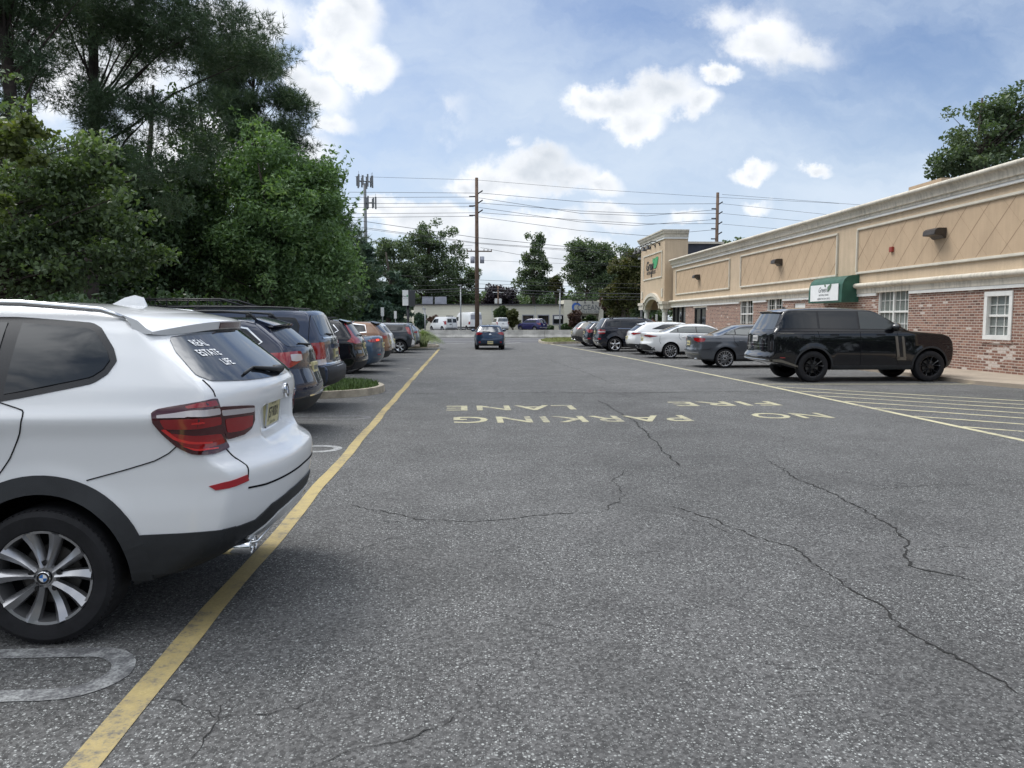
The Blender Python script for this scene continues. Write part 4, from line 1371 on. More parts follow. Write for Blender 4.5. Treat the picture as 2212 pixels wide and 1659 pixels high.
# -- black crossover with lamp blades up the rear pillar
S = suv(4.60, 1.85, 1.67, 1.15, 1.0, .50)
S['rear'] = [(.34, .18), (.46, .05), (.62, .0), (.72, .01), (.90, .07), (1.05, .08), (1.14, .12), (1.30, .24), (1.56, .44), (1.60, .50)]
S['top'] = [(.50, 1.60), (.80, 1.645)] + S['top'][2:]
left_car(-2.60, 20.95, S, 'parked_crossover', 'glossy black crossover with red lamp blades running up beside its rear window', paint=C_BLACK, n=(70, 28, 22), smooth=2,
         wheels=(1.0, 3.66), wr=.35, arch=.41, plan_r=.06, bow_r=.17, bow_p=10,
         dlo=[(.66, 1.36), (.85, 1.25), (3.2, 1.18), (2.8, 1.46), (2.45, 1.56), (1.1, 1.56), (.78, 1.50)], cuts=[1.2, 2.05], dlotrim=[(.78, 1.51), (.64, 1.36), (.85, 1.24), (3.1, 1.17)],
         rglass=[(-.62, 1.20), (.62, 1.20), (.60, 1.26), (.54, 1.54), (-.54, 1.54), (-.60, 1.26)],
         patches=[('tail_lamp', M_TAILR, [(.40, .66, 1.55), (.36, .61, 1.55), (.18, .68, 1.22), (.10, .52, 1.12), (.10, .50, 1.03), (.22, .78, 1.02), (.42, .88, 1.08), (.30, .82, 1.18), (.26, .79, 1.22)], 'C', True, .012),
                  ('lower_bumper', M_PLAS, [(-.86, .56), (.86, .56), (.84, .36), (-.84, .36)], 'B', False, .010), ('chrome_strip', M_CHR, [(-.6, .60), (.6, .60), (.6, .585), (-.6, .585)], 'B', False, .012)],
         seams=[[(1.1, 1.2), (1.2, .9), (1.4, .75)]], handles=[(1.35, 1.1, C_BLACK)], plate=(0, .95, M_PLATE), spoiler=(.34, .66, .58, 1.585, 1.65), wiper=(0, 1.22), cladding=.05,
         rails=(.60, [(.8, 1.63), (.95, 1.70), (2.2, 1.71), (2.6, 1.64)], M_PLAS), mirrors=(3.05, 1.2, C_BLACK))

# -- steel blue saloon
S = sedan(4.62, 1.80, 1.44, .98, .95, 1.11)
left_car(-2.50, 24.35, S, 'parked_saloon', 'steel blue saloon with one tail lamp glowing red', paint=C_STEEL, n=(70, 24, 22), smooth=2, wheels=(1.0, 3.70), wr=.33, arch=.39, plan_r=.08, bow_r=.25, bow_p=10,
         dlo=[(1.05, 1.10), (3.4, 1.03), (2.9, 1.28), (2.6, 1.36), (1.6, 1.36), (1.25, 1.27)], cuts=[1.9], rglass=[(-.56, 1.16), (.56, 1.16), (.48, 1.36), (-.48, 1.36)],
         patches=[('tail_lamp', M_TAILR, [(.36, .86, 1.02), (.2, .76, 1.055), (.06, .42, 1.06), (.06, .40, 1.00), (.18, .70, .955), (.30, .84, .96)], 'C', True, .010),
                  ('lit_lamp', mat('lit_tail_lamp', (.8, .05, .03), .3, emit=((1, .06, .03), 1.2)), [(.14, .66, 1.045), (.08, .50, 1.05), (.08, .50, 1.005), (.14, .66, .99)], 'C', True, .013),
                  ('reflector', M_REFL, [(-.62, .60), (-.46, .60), (-.46, .565), (-.62, .565)], 'B', True, .010)],
         seams=[[(1.55, 1.05), (1.5, .8)]], plate=(0, .86, M_PLATE), handles=[(1.7, .93, C_STEEL)], mirrors=(3.15, 1.05, C_STEEL))

# -- bronze crossover
S = suv(4.60, 1.84, 1.58, 1.12, .98, .50)
left_car(-2.58, 27.7, S, 'parked_crossover', 'bronze brown crossover with a chrome-edged side window', paint=C_BRONZE, n=(70, 28, 22), smooth=3, wheels=(1.02, 3.68), wr=.34, arch=.40, bow_r=.2,
         dlo=[(.80, 1.20), (3.2, 1.16), (2.8, 1.40), (2.4, 1.48), (1.1, 1.47), (.86, 1.42)], cuts=[1.3, 2.1], dlotrim=[(1.3, 1.50), (.84, 1.45), (.78, 1.21), (1.4, 1.17)], trimw=.03,
         rglass=[(-.58, 1.19), (.58, 1.19), (.52, 1.48), (-.52, 1.48)],
         patches=[('tail_lamp', M_TAILR, [(.50, .90, 1.08), (.12, .60, 1.10), (.10, .48, 1.10), (.10, .48, 1.00), (.2, .74, .97), (.42, .88, 1.02)], 'C', True, .012),
                  ('lower_bumper', M_PLAS, [(-.86, .56), (.86, .56), (.84, .34), (-.84, .34)], 'B', False, .010), ('chrome_strip', M_CHR, [(-.5, .64), (.5, .64), (.5, .62), (-.5, .62)], 'B', False, .012)],
         plate=(0, .84, M_PLATE), spoiler=(.36, .66, .56, 1.51, 1.57), spoilermat=M_GTRIM, seams=[[(1.2, 1.15), (1.3, .9)]], mirrors=(3.0, 1.18, C_BRONZE))

# -- pale crossover beyond it
S = suv(4.4, 1.82, 1.50, 1.06, .92, .42)
left_car(-2.75, 31.0, S, 'parked_crossover', 'white crossover mostly hidden beyond the bronze one, with chrome low on its bumper', paint=C_WHITE, n=(60, 24, 20), smooth=3, wheels=(.95, 3.5), wr=.33, arch=.39,
         dlo=[(.70, 1.12), (3.0, 1.10), (2.6, 1.34), (2.3, 1.40), (1.0, 1.40), (.80, 1.36)], cuts=[1.2, 2.0], rglass=[(-.58, 1.12), (.58, 1.12), (.52, 1.39), (-.52, 1.39)],
         patches=[('tail_lamp', M_TAILR, [(.3, .84, 1.02), (.10, .66, 1.04), (.10, .66, .88), (.3, .84, .90)], 'C', True, .012), ('lower_bumper', M_PLAS, [(-.84, .50), (.84, .50), (.82, .32), (-.82, .32)], 'B', False, .010),
                  ('chrome_strip', M_CHR, [(-.7, .56), (.7, .56), (.7, .52), (-.7, .52)], 'B', False, .014)],
         plate=(0, .80, M_PLATE), rails=(.58, [(.7, 1.46), (.8, 1.52), (2.2, 1.53), (2.5, 1.46)], M_RIMB))

# -- charcoal boxy hatchback with two-tone wheels
S = suv(4.10, 1.80, 1.42, 1.02, .92, .26)
S['rear'] = [(.28, .12), (.40, .03), (.58, 0), (.70, .0), (.86, .06), (1.02, .10), (1.08, .12), (1.36, .24)]
S['top'] = [(.24, 1.36), (.5, 1.39)] + S['top'][2:]
left_car(-2.42, 38.9, S, 'parked_hatchback', 'charcoal boxy hatchback with black and white two-tone wheels', paint=C_CHAR, n=(70, 26, 22), smooth=2, wheels=(.72, 3.3), wr=.315, arch=.37, rim=M_RIMB, spokes=('star', 5, .03, .15),
         bow_r=.12, dlo=[(.62, 1.10), (3.0, 1.06), (2.65, 1.24), (2.4, 1.30), (1.0, 1.31), (.55, 1.30)], cuts=[1.2, 2.0], rglass=[(-.6, 1.08), (.6, 1.08), (.56, 1.31), (-.56, 1.31)],
         patches=[('tail_lamp', M_TAILR, [(.26, .84, 1.28), (.16, .72, 1.28), (.10, .76, .96), (.18, .84, .90), (.28, .88, .98)], 'C', True, .012), ('chrome_strip', M_CHR, [(-.8, .42), (.8, .42), (.8, .38), (-.8, .38)], 'B', False, .012),
                  ('bumper_trim', M_SIGNW, [(.03, .60), (.12, .68), (.16, .40), (.06, .36)], 'L', True, .012)],
         plate=(0, .8, M_PLATE), seams=[[(1.1, 1.05), (1.15, .8)], [(2.0, 1.05), (2.0, .38)]], handles=[(1.3, 1.0, C_CHAR)], cladding=.05, rails=(.62, [(.4, 1.38), (.5, 1.44), (2.2, 1.45), (2.4, 1.38)], M_RIMB), mirrors=(2.8, 1.08, C_WHITE))

# -- silver crossover by the ornamental grass
S = suv(4.5, 1.84, 1.46, 1.08, .95, .50)
left_car(-2.36, 42.3, S, 'parked_crossover', 'silver grey crossover at the end of the left row, against the tall ornamental grass', paint=C_SILV, n=(60, 24, 20), smooth=3, wheels=(1.0, 3.6), wr=.33, arch=.39,
         dlo=[(.70, 1.14), (3.1, 1.10), (2.7, 1.30), (2.3, 1.36), (1.0, 1.36), (.80, 1.33)], cuts=[1.2, 2.0], rglass=[(-.58, 1.13), (.58, 1.13), (.50, 1.36), (-.50, 1.36)],
         patches=[('tail_lamp', M_TAILR, [(.50, .9, .98), (.14, .66, 1.04), (.10, .48, 1.02), (.2, .74, .92), (.40, .88, .93)], 'C', True, .012), ('lower_bumper', M_PLAS, [(-.84, .52), (.84, .52), (.82, .32), (-.82, .32)], 'B', False, .010)],
         plate=(0, .82, M_PLATE), spoiler=(.36, .66, .56, 1.39, 1.44), rails=(.58, [(.9, 1.43), (1.0, 1.47), (2.2, 1.48), (2.5, 1.42)], M_PLAS))

# ---- right row
S = suv(5.10, 2.02, 1.95, 1.34, 1.20, .42)
S['rear'] = [(.46, .36), (.52, .06), (.58, -.06), (.64, -.08), (.72, -.05), (.76, .02), (1.0, .03), (1.25, .04), (1.34, .08), (1.40, .14), (1.80, .34), (1.86, .38)]
S['top'] = [(.38, 1.86), (.62, 1.905), (1.1, 1.93), (1.7, 1.935), (2.4, 1.925), (2.75, 1.90), (2.95, 1.84), (3.72, 1.38), (3.85, 1.335), (4.3, 1.30), (4.8, 1.265), (5.07, 1.20)]
S['front'] = [(.34, 5.0), (.44, 5.16), (.62, 5.22), (.85, 5.23), (1.05, 5.20), (1.20, 5.09)]
S['sec'] = [(.26, .90), (.36, .97), (.50, .985), (.75, 1.0), (1.10, .99), (1.28, .975), (1.36, .95), (1.40, .935), (1.82, .79), (1.95, .74)]
right_car(7.95, 20.62, S, 'luxury_suv', 'large glossy black SUV with black wheels, seen side on beside the hatched yellow lines', paint=C_BLACK, n=(110, 40, 28), smooth=2, wheels=(1.20, 4.38), wr=.412, arch=.475, wd=.28, rimk=.68, detail=2,
          rim=M_RIMK, spokes=('vee', 5, .03, .045), plan_r=.05, bow_r=.10, bow_p=12, plan_f=.10, zb=.32, flare=.014, bow_f=.16,
          dlo=[(.20, 1.405), (3.66, 1.375), (3.30, 1.60), (2.92, 1.85), (2.6, 1.872), (.70, 1.878), (.52, 1.86)], cuts=[1.33, 2.42], pillar=.055, dinset=.014,
          rglass=[(-.76, 1.385), (.76, 1.385), (.78, 1.42), (.68, 1.80), (-.68, 1.80), (-.78, 1.42)],
          patches=[('tail_panel', M_GTRIM, [(.80, 1.22), (.80, .80), (.70, .80), (.70, 1.22)], 'B', True, .008),
                   ('chrome_strip', M_CHR, [(-.74, .935), (.74, .935), (.74, .915), (-.74, .915)], 'B', False, .012), ('chrome_strip', M_CHR, [(-.70, 1.02), (.70, 1.02), (.62, 1.0), (-.62, 1.0)], 'B', False, .012),
                   ('bumper_trim', M_CHR, [(-.92, .60), (.92, .60), (.90, .575), (-.90, .575)], 'B', False, .012),
                   ('silver_flash', mat('satin_bronze_trim', (.20, .185, .16), .35, .7), [(.06, .61), (.34, .60), (.78, .44), (.78, .40), (.34, .53), (.06, .56)], 'L', True, .012),
                   ('shoulder_trim', MATS['satin_bronze_trim'], [(.30, 1.290), (.66, 1.287), (.66, 1.275), (.30, 1.278)], 'L', True, .008),
                   ('side_vent', M_GTRIM, [(3.40, 1.20), (3.66, 1.18), (3.70, .61), (3.48, .60)], 'L', True, .006),
                   ('vent_blade', MATS['satin_bronze_trim'], [[(3.38, 1.215), (3.45, 1.210), (3.53, .60), (3.46, .60)], [(3.56, 1.205), (3.62, 1.200), (3.695, .60), (3.63, .60)], [(3.44, .66), (3.70, .66), (3.70, .58), (3.46, .58)]], 'L', True, .012),
                   ('reflector', M_REFL, [(.30, .665), (.44, .655), (.44, .64), (.30, .648)], 'L', True, .008),
                   ('fuel_flap', M_SEAM, [[(.90, 1.26), (1.20, 1.26), (1.20, 1.252), (.90, 1.252)], [(.90, 1.05), (1.20, 1.05), (1.20, 1.042), (.90, 1.042)], [(.893, 1.24), (.901, 1.24), (.901, 1.06), (.893, 1.06)], [(1.199, 1.24), (1.207, 1.24), (1.207, 1.06), (1.199, 1.06)]], 'L', True, .003),
                   ('sill_trim', M_PLAS, [(1.72, .44), (3.84, .44), (3.84, .34), (1.72, .34)], 'L', True, .010)],
          seams=[[(.16, 1.335), (3.72, 1.315)], [(1.30, 1.35), (1.38, 1.05), (1.48, .95)], [(2.44, 1.33), (2.46, .9), (2.46, .42)], [(3.45, 1.30), (3.40, .85), (3.50, .45)]], seamw=.010,
          handles=[], wshield=[(-.76, 1.44), (.76, 1.44), (.64, 1.82), (-.64, 1.82)],
          plate=(.05, 1.14, M_PLATEW), spoiler=(.28, .62, .72, 1.84, 1.905), mirrors=(3.32, 1.40, C_BLACK), mirk=1.3, panemats={2: mat('clear_side_glass', (.050, .057, .058), .04, spec=.6)}, fin=(.80, 1.93, C_BLACK), cladding=.045)
sb = S['body']
for s in (1, -1):
    m = MB()
    for u in (1.75, 3.0):
        h = S['bvh'].ray_cast(Vector((u - 2.55, s * 3, 1.245)), Vector((0, -s, 0)))
        m.box(u - 2.55 - .12, u - 2.55 + .12, h[0].y - .003 if s > 0 else h[0].y - .006, h[0].y + .006 if s > 0 else h[0].y + .003, 1.228, 1.262)
    m.build('flush_handle', M_GTRIM, sb, bevel=.003)

# -- grey saloon
S = sedan(4.63, 1.80, 1.47, 1.0, .97, 1.085)
S['rear'] = [(.28, .16), (.36, .06), (.50, .0), (.62, .0), (.66, .03), (.80, .05), (.95, .05), (1.06, .06), (1.085, .10)]
right_car(7.82, 26.55, S, 'parked_saloon', 'dark grey saloon with woven-spoke wheels, parked just past the large black SUV', paint=C_GREY, n=(84, 28, 24), smooth=2, wheels=(1.05, 3.70), wr=.325, arch=.385, rim=M_RIMB, rimk=.80, spokes=('mesh', 8, .020, .026), detail=2,
          plan_r=.07, bow_r=.16, bow_p=12, dlo=[(.98, 1.13), (3.5, 1.05), (3.0, 1.28), (2.7, 1.37), (1.75, 1.38), (1.30, 1.29)], cuts=[1.42, 2.25], dinset=.02, pillar=.04, sideglass=M_GLASSL,
          rglass=[(-.58, 1.14), (.58, 1.14), (.50, 1.39), (-.50, 1.39)],
          patches=[('tail_lamp', M_TAILR, [(.34, .87, 1.0), (.16, .78, 1.02), (.06, .50, 1.02), (.06, .48, .94), (.14, .72, .88), (.30, .86, .89)], 'C', True, .010),
                   ('bumper_trim', M_CHR, [(-.80, .52), (.80, .52), (.80, .50), (-.80, .50)], 'B', False, .010), ('fuel_flap', M_SEAM, [[(.72, 1.0), (.92, 1.0), (.92, .992), (.72, .992)], [(.72, .85), (.92, .85), (.92, .842), (.72, .842)]], 'L', True, .003)],
          seams=[[(.55, .66), (.4, .62), (.12, .62)], [(1.35, 1.10), (1.36, .9), (1.50, .75)], [(2.25, 1.06), (2.25, .42)], [(1.50, .42), (3.2, .40)]],
          handles=[(1.62, .93, C_GREY), (2.5, .92, C_GREY)], plate=(0, .83, M_PLATE), mirrors=(3.2, 1.06, C_GREY), exhaust=[(-.5, .30, .035)])

# -- white saloon
S = sedan(4.60, 1.80, 1.44, 1.0, .96, 1.08)
S['rear'] = [(.30, .14), (.42, .05), (.56, .0), (.66, .0), (.72, .05), (.90, .07), (1.02, .03), (1.08, .02), (1.095, .08)]
right_car(7.62, 32.85, S, 'parked_saloon', 'white saloon with slim red tail lamp, between the dark grey saloon and the white crossover', paint=C_WHITE2, n=(84, 28, 24), smooth=2, wheels=(1.08, 3.72), wr=.325, arch=.385, rim=M_RIMB, rimk=.76, spokes=('vee', 6, .026, .045), detail=2,
          plan_r=.10, bow_r=.24, bow_p=11, dlo=[(1.0, 1.10), (3.5, 1.04), (3.0, 1.26), (2.7, 1.35), (1.7, 1.35), (1.35, 1.27)], cuts=[1.40, 2.2], dinset=.02, pillar=.045, sideglass=M_GLASSL,
          rglass=[(-.56, 1.13), (.56, 1.13), (.46, 1.37), (-.46, 1.37)],
          patches=[('tail_lamp', M_TAILR, [(.50, .88, .955), (.18, .74, .995), (.05, .34, 1.0), (.05, .34, .95), (.20, .72, .90), (.40, .86, .925)], 'C', True, .010),
                   ('lower_bumper', M_PLAS, [(-.84, .48), (-.6, .60), (.6, .60), (.84, .48), (.82, .34), (-.82, .34)], 'B', False, .010), ('lower_bumper', M_PLAS, [(.06, .55), (.26, .50), (.46, .36), (.14, .34)], 'L', True, .009)],
          seams=[[(1.45, 1.06), (1.42, .9), (1.52, .78)], [(2.2, 1.05), (2.2, .42)], [(.62, .95), (.60, .72), (.66, .62)]],
          handles=[(1.65, .93, C_WHITE2), (2.5, .92, C_WHITE2)], plate=(0, .80, M_PLATE), mirrors=(3.2, 1.05, C_WHITE2), fin=(1.7, 1.45, C_WHITE2))

# -- white crossover
S = suv(4.6, 1.86, 1.52, 1.08, .95, .62)
S['rear'] = [(.32, .16), (.44, .05), (.60, .0), (.74, .0), (.90, .06), (1.02, .07), (1.10, .12), (1.38, .55), (1.43, .60)]
S['top'] = [(.60, 1.43), (.9, 1.485)] + S['top'][2:]
right_car(7.75, 36.4, S, 'parked_crossover', 'white crossover with a black rear spoiler edge, partly behind the white saloon', paint=C_WHITE2, n=(70, 26, 22), smooth=2, wheels=(1.0, 3.66), wr=.35, arch=.41, bow_r=.2,
          dlo=[(1.0, 1.20), (3.2, 1.12), (2.8, 1.34), (2.4, 1.42), (1.6, 1.42)], cuts=[1.5, 2.1], rglass=[(-.62, 1.11), (.62, 1.11), (.56, 1.38), (-.56, 1.38)],
          patches=[('tail_lamp', M_TAILR, [(.55, .90, 1.03), (.14, .66, 1.04), (.10, .46, .99), (.2, .74, .93), (.40, .88, .97)], 'C', True, .012), ('lower_bumper', M_PLAS, [(-.86, .50), (.86, .50), (.84, .32), (-.84, .32)], 'B', False, .010),
                   ('lower_bumper', M_PLAS, [(.05, .52), (.5, .50), (.56, .34), (.1, .32)], 'L', True, .009), ('window_edge', M_GTRIM, [(-.64, 1.415), (.64, 1.415), (.62, 1.385), (-.62, 1.385)], 'B', False, .010)],
          plate=(0, .78, M_PLATE), spoiler=(.48, .8, .56, 1.40, 1.48), fin=(.95, 1.50, C_WHITE2), cladding=.04, mirrors=(3.0, 1.14, C_WHITE2))

# -- black SUV with five-spoke wheels
S = suv(4.78, 1.92, 1.72, 1.20, 1.05, .40)
right_car(6.78, 40.0, S, 'parked_suv', 'black SUV with bright five-spoke wheels and a tall side window line', paint=C_BLACKB, n=(80, 30, 24), smooth=2, wheels=(.95, 3.87), wr=.365, arch=.43, rim=M_RIMB, rimk=.74, spokes=('star', 5, .07, .12), detail=2, bow_r=.14,
          dlo=[(.50, 1.28), (3.3, 1.22), (2.95, 1.45), (2.6, 1.60), (1.0, 1.62), (.66, 1.56)], cuts=[1.25, 2.1], rglass=[(-.68, 1.27), (.68, 1.27), (.60, 1.62), (-.60, 1.62)],
          patches=[('tail_lamp', M_TAILR, [(.42, .93, 1.12), (.2, .84, 1.14), (.10, .62, 1.13), (.10, .62, .93), (.2, .84, .90), (.40, .93, .93)], 'C', True, .010), ('tail_lamp', M_TAILC, [(.42, .93, 1.05), (.2, .84, 1.06), (.10, .62, 1.05), (.10, .62, 1.0), (.2, .84, .99), (.42, .93, .99)], 'C', True, .014),
                   ('reflector', M_REFL, [(.2, .9, .70), (.1, .75, .70), (.1, .75, .63), (.2, .9, .63)], 'C', True, .010), ('bumper_trim', M_CHR, [(-.8, .60), (.8, .60), (.8, .54), (-.8, .54)], 'B', False, .012),
                   ('side_strip', M_CHR, [(1.1, 1.195), (3.2, 1.17), (3.2, 1.15), (1.1, 1.175)], 'L', True, .010)],
          seams=[[(1.2, 1.2), (1.3, .95)], [(2.1, 1.2), (2.1, .45)]], plate=(0, .98, M_PLATE), handles=[(1.5, 1.08, C_BLACKB), (2.4, 1.06, C_BLACKB)], rails=(.64, [(.7, 1.68), (.85, 1.75), (2.3, 1.755), (2.6, 1.68)], M_PLAS), mirrors=(3.1, 1.24, C_BLACKB), exhaust=[(-.6, .42, .05)])

S = suv(4.6, 1.86, 1.52, 1.10, .96, .46)
right_car(6.80, 43.7, S, 'parked_crossover', 'dark blue crossover wedged between the black five-spoke SUV and the warm grey crossover', paint=C_BLACKB, n=(60, 26, 20), smooth=3, wheels=(1.0, 3.7), wr=.35, arch=.41,
          dlo=[(.70, 1.18), (3.1, 1.14), (2.8, 1.34), (2.4, 1.42), (1.0, 1.42), (.80, 1.38)], cuts=[1.3, 2.1], rglass=[(-.62, 1.15), (.62, 1.15), (.54, 1.43), (-.54, 1.43)],
          patches=[('tail_lamp', M_TAILR, [(.36, .90, 1.07), (.14, .72, 1.10), (.10, .55, 1.09), (.10, .55, 1.0), (.2, .8, .90), (.36, .9, .93)], 'C', True, .012), ('bumper_trim', M_CHR, [(-.8, .54), (.8, .54), (.8, .50), (-.8, .50)], 'B', False, .012),
                   ('reflector', M_REFL, [(.24, .9, .62), (.12, .78, .62), (.12, .78, .55), (.24, .9, .55)], 'C', True, .010)],
          plate=(0, .90, M_PLATE), spoiler=(.36, .66, .56, 1.44, 1.50))
S = suv(4.6, 1.86, 1.53, 1.10, .96, .50)
S['rear'] = [(.34, .22), (.48, .08), (.62, .02), (.74, .0), (.86, .02), (1.02, .10), (1.12, .18), (1.20, .26), (1.42, .50)]
S['top'] = [(.50, 1.42), (.72, 1.49)] + S['top'][2:]
right_car(6.62, 47.3, S, 'parked_crossover', 'warm grey crossover at the far end of the right row, by the grass island', paint=C_TAUPE, n=(60, 26, 20), smooth=3, wheels=(1.05, 3.7), wr=.35, arch=.41,
          dlo=[(.85, 1.20), (3.1, 1.14), (2.8, 1.34), (2.4, 1.42), (1.2, 1.42), (.98, 1.38)], cuts=[1.4, 2.1], rglass=[(-.62, 1.17), (.62, 1.17), (.54, 1.42), (-.54, 1.42)],
          patches=[('tail_lamp', M_TAILR, [(.50, .90, 1.14), (.24, .72, 1.15), (.18, .58, 1.14), (.20, .62, 1.08), (.36, .86, 1.05)], 'C', True, .012), ('lower_bumper', M_PLAS, [(-.88, .66), (.88, .66), (.84, .36), (-.84, .36)], 'B', False, .010),
                   ('lower_bumper', M_PLAS, [(.02, .66), (.5, .60), (.6, .34), (.1, .32)], 'L', True, .009)],
          plate=(0, .84, M_PLATE), rails=(.60, [(.8, 1.48), (.9, 1.54), (2.2, 1.55), (2.5, 1.48)], M_PLAS), exhaust=[(-.55, .42, .045), (.55, .42, .045)])

# ---- the hatchback driving away down the lane
S = suv(3.95, 1.64, 1.33, .90, .85, .48)
S['rear'] = [(.22, .16), (.34, .04), (.50, .0), (.62, .02), (.78, .07), (.92, .09), (1.0, .14), (1.24, .40), (1.28, .46)]
S['top'] = [(.46, 1.28), (.75, 1.315)] + S['top'][2:]
S.update(name='hatchback', label='petrol blue hatchback seen from behind, driving out along the lane', cat='car', group=None, at=(1.42, 41.7 + 3.95 / 2), rz=math.pi / 2, paint=C_BLUE, n=(70, 30, 26), smooth=3, wheels=(.80, 3.2), wr=.30, arch=.35, wd=.21, plan_r=.09, bow_r=.16,
         zb=.20, dlo=[(.60, 1.0), (2.8, .94), (2.4, 1.16), (2.1, 1.24), (.9, 1.24), (.72, 1.17)], cuts=[1.2], rglass=[(-.54, .97), (0, .955), (.54, .97), (.56, 1.0), (.47, 1.215), (0, 1.235), (-.47, 1.215), (-.56, 1.0)],
         patches=[('tail_lamp', M_TAILR, [(-.74, .93), (-.60, .965), (-.44, .93), (-.40, .885), (-.52, .83), (-.72, .80), (-.76, .86)], 'B', True, .012), ('reflector', M_REFL, [(-.62, .45), (-.52, .46), (-.52, .40), (-.62, .38)], 'B', True, .010),
                  ('badge', M_CHR, [(-.07, .86), (0, .885), (.07, .86), (.05, .83), (-.05, .83)], 'B', False, .016), ('lower_bumper', M_PLAS, [(-.66, .34), (.66, .34), (.6, .24), (-.6, .24)], 'B', False, .012),
                  ('bumper_crease', M_SEAM, [(-.6, .70), (0, .62), (.6, .70), (.6, .692), (0, .610), (-.6, .692)], 'B', False, .003)],
         plate=(0, .40, M_PLATE), spoiler=(.36, .62, .48, 1.255, 1.31), fin=(.75, 1.32, M_GTRIM), wiper=(0, .975), mirrors=(2.75, .98, C_BLUE))
build_car(S)

# ---- vehicles by the building across the highway
FG = 'vehicles parked across the highway'


def far_vehicle(S, name, label, at, rz, cat, **kw):
    S.update(name=name, label=label, cat=cat, group=FG, at=at, rz=rz, **kw); return build_car(S)


S = suv(5.0, 1.95, 2.05, 1.15, 1.05, .10)
S['rear'] = [(.40, .10), (.60, 0), (1.1, .0), (1.5, .04), (1.95, .14)]
S['top'] = [(.14, 1.95), (.5, 2.0), (2.9, 2.0), (3.3, 1.9), (4.0, 1.2), (4.6, 1.02), (4.88, .92)]
S['sec'] = [(.25, .92), (.5, .99), (.9, 1.0), (1.2, .98), (1.6, .91), (1.95, .80)]
xv, _ = PY((928 + 970) / 2 * 1.0, 705, 106)
far_vehicle(S, 'panel_van', 'white panel van with two rear door windows, left of the tall white van', (-2.85, 106), math.pi / 2 + .55, 'van', paint=C_WHITE2, n=(50, 22, 18), smooth=2, wheels=(1.1, 4.0), wr=.36, arch=.42,
            dlo=[(2.2, 1.2), (3.7, 1.2), (3.4, 1.7), (2.2, 1.75)], cuts=[2.9], dlomat=M_GTRIM,
            patches=[('rear_window', M_GLASS, [(.08, 1.22), (.72, 1.22), (.68, 1.72), (.08, 1.74)], 'B', True, .012), ('tail_lamp', M_TAILR, [(.82, 1.45), (.92, 1.45), (.94, .95), (.84, .95)], 'B', True, .012),
                     ('door_gap', M_SEAM, [(-.012, 1.9), (.012, 1.9), (.012, .5), (-.012, .5)], 'B', False, .006), ('bumper', M_GALV, [(-.9, .55), (.9, .55), (.88, .42), (-.88, .42)], 'B', False, .02), ('plate', M_LETG, [(.10, 1.08), (.42, 1.08), (.42, .92), (.10, .92)], 'B', False, .012)])
S = suv(6.0, 2.05, 2.72, 1.3, 1.2, .10)
S['rear'] = [(.40, .06), (.60, 0), (1.3, .0), (2.4, .06), (2.6, .12)]
S['top'] = [(.12, 2.6), (.5, 2.66), (4.0, 2.66), (4.4, 2.5), (5.1, 1.6), (5.6, 1.3), (5.9, 1.12)]
S['sec'] = [(.25, .92), (.5, .99), (1.2, 1.0), (1.6, .98), (2.3, .92), (2.66, .80)]
far_vehicle(S, 'tall_van', 'tall white high-roof van beside the brown utility pole', (.55, 109.5), math.pi / 2 + .42, 'van', paint=C_WHITE2, n=(50, 26, 18), smooth=2, wheels=(1.2, 4.9), wr=.38, arch=.44,
            dlo=[(4.0, 1.45), (5.1, 1.45), (4.8, 1.95), (4.0, 2.0)], cuts=[4.5],
            patches=[('rear_window', M_HVAC, [(.06, 1.65), (.84, 1.65), (.80, 2.3), (.06, 2.35)], 'B', True, .012), ('tail_lamp', M_TAILR, [(.90, 1.35), (.98, 1.35), (.99, .95), (.91, .95)], 'B', True, .012), ('lower_bumper', M_PLAS, [(-.98, .66), (.98, .66), (.94, .42), (-.94, .42)], 'B', False, .015),
                     ('door_gap', M_SEAM, [(-.012, 2.5), (.012, 2.5), (.012, .7), (-.012, .7)], 'B', False, .006), ('sill_trim', M_PLAS, [(.1, .62), (4.3, .62), (4.3, .48), (.1, .48)], 'L', True, .012), ('roof_lamp', M_PLAS, [(-.35, 2.56), (.35, 2.56), (.35, 2.50), (-.35, 2.50)], 'B', False, .02)])
S = suv(4.6, 1.85, 1.95, 1.2, 1.1, .2)
far_vehicle(S, 'far_suv', 'white SUV parked behind the utility pole, only its rear window and roof showing', (5.15, 110.5), math.pi / 2 + .15, 'car', paint=C_WHITE2, n=(50, 22, 18), smooth=2, wheels=(1.0, 3.7), wr=.36, arch=.42,
            dlo=[(.8, 1.3), (3.2, 1.3), (2.8, 1.7), (.9, 1.75)], cuts=[1.8], rglass=[(-.70, 1.35), (.70, 1.35), (.60, 1.80), (-.60, 1.80)], patches=[('tail_lamp', M_TAILR, [(.70, 1.3), (.86, 1.3), (.86, .95), (.74, .95)], 'B', True, .012)], plate=(0, 1.05, M_PLATEW))
S = suv(4.6, 1.85, 1.72, 1.1, 1.0, .42)
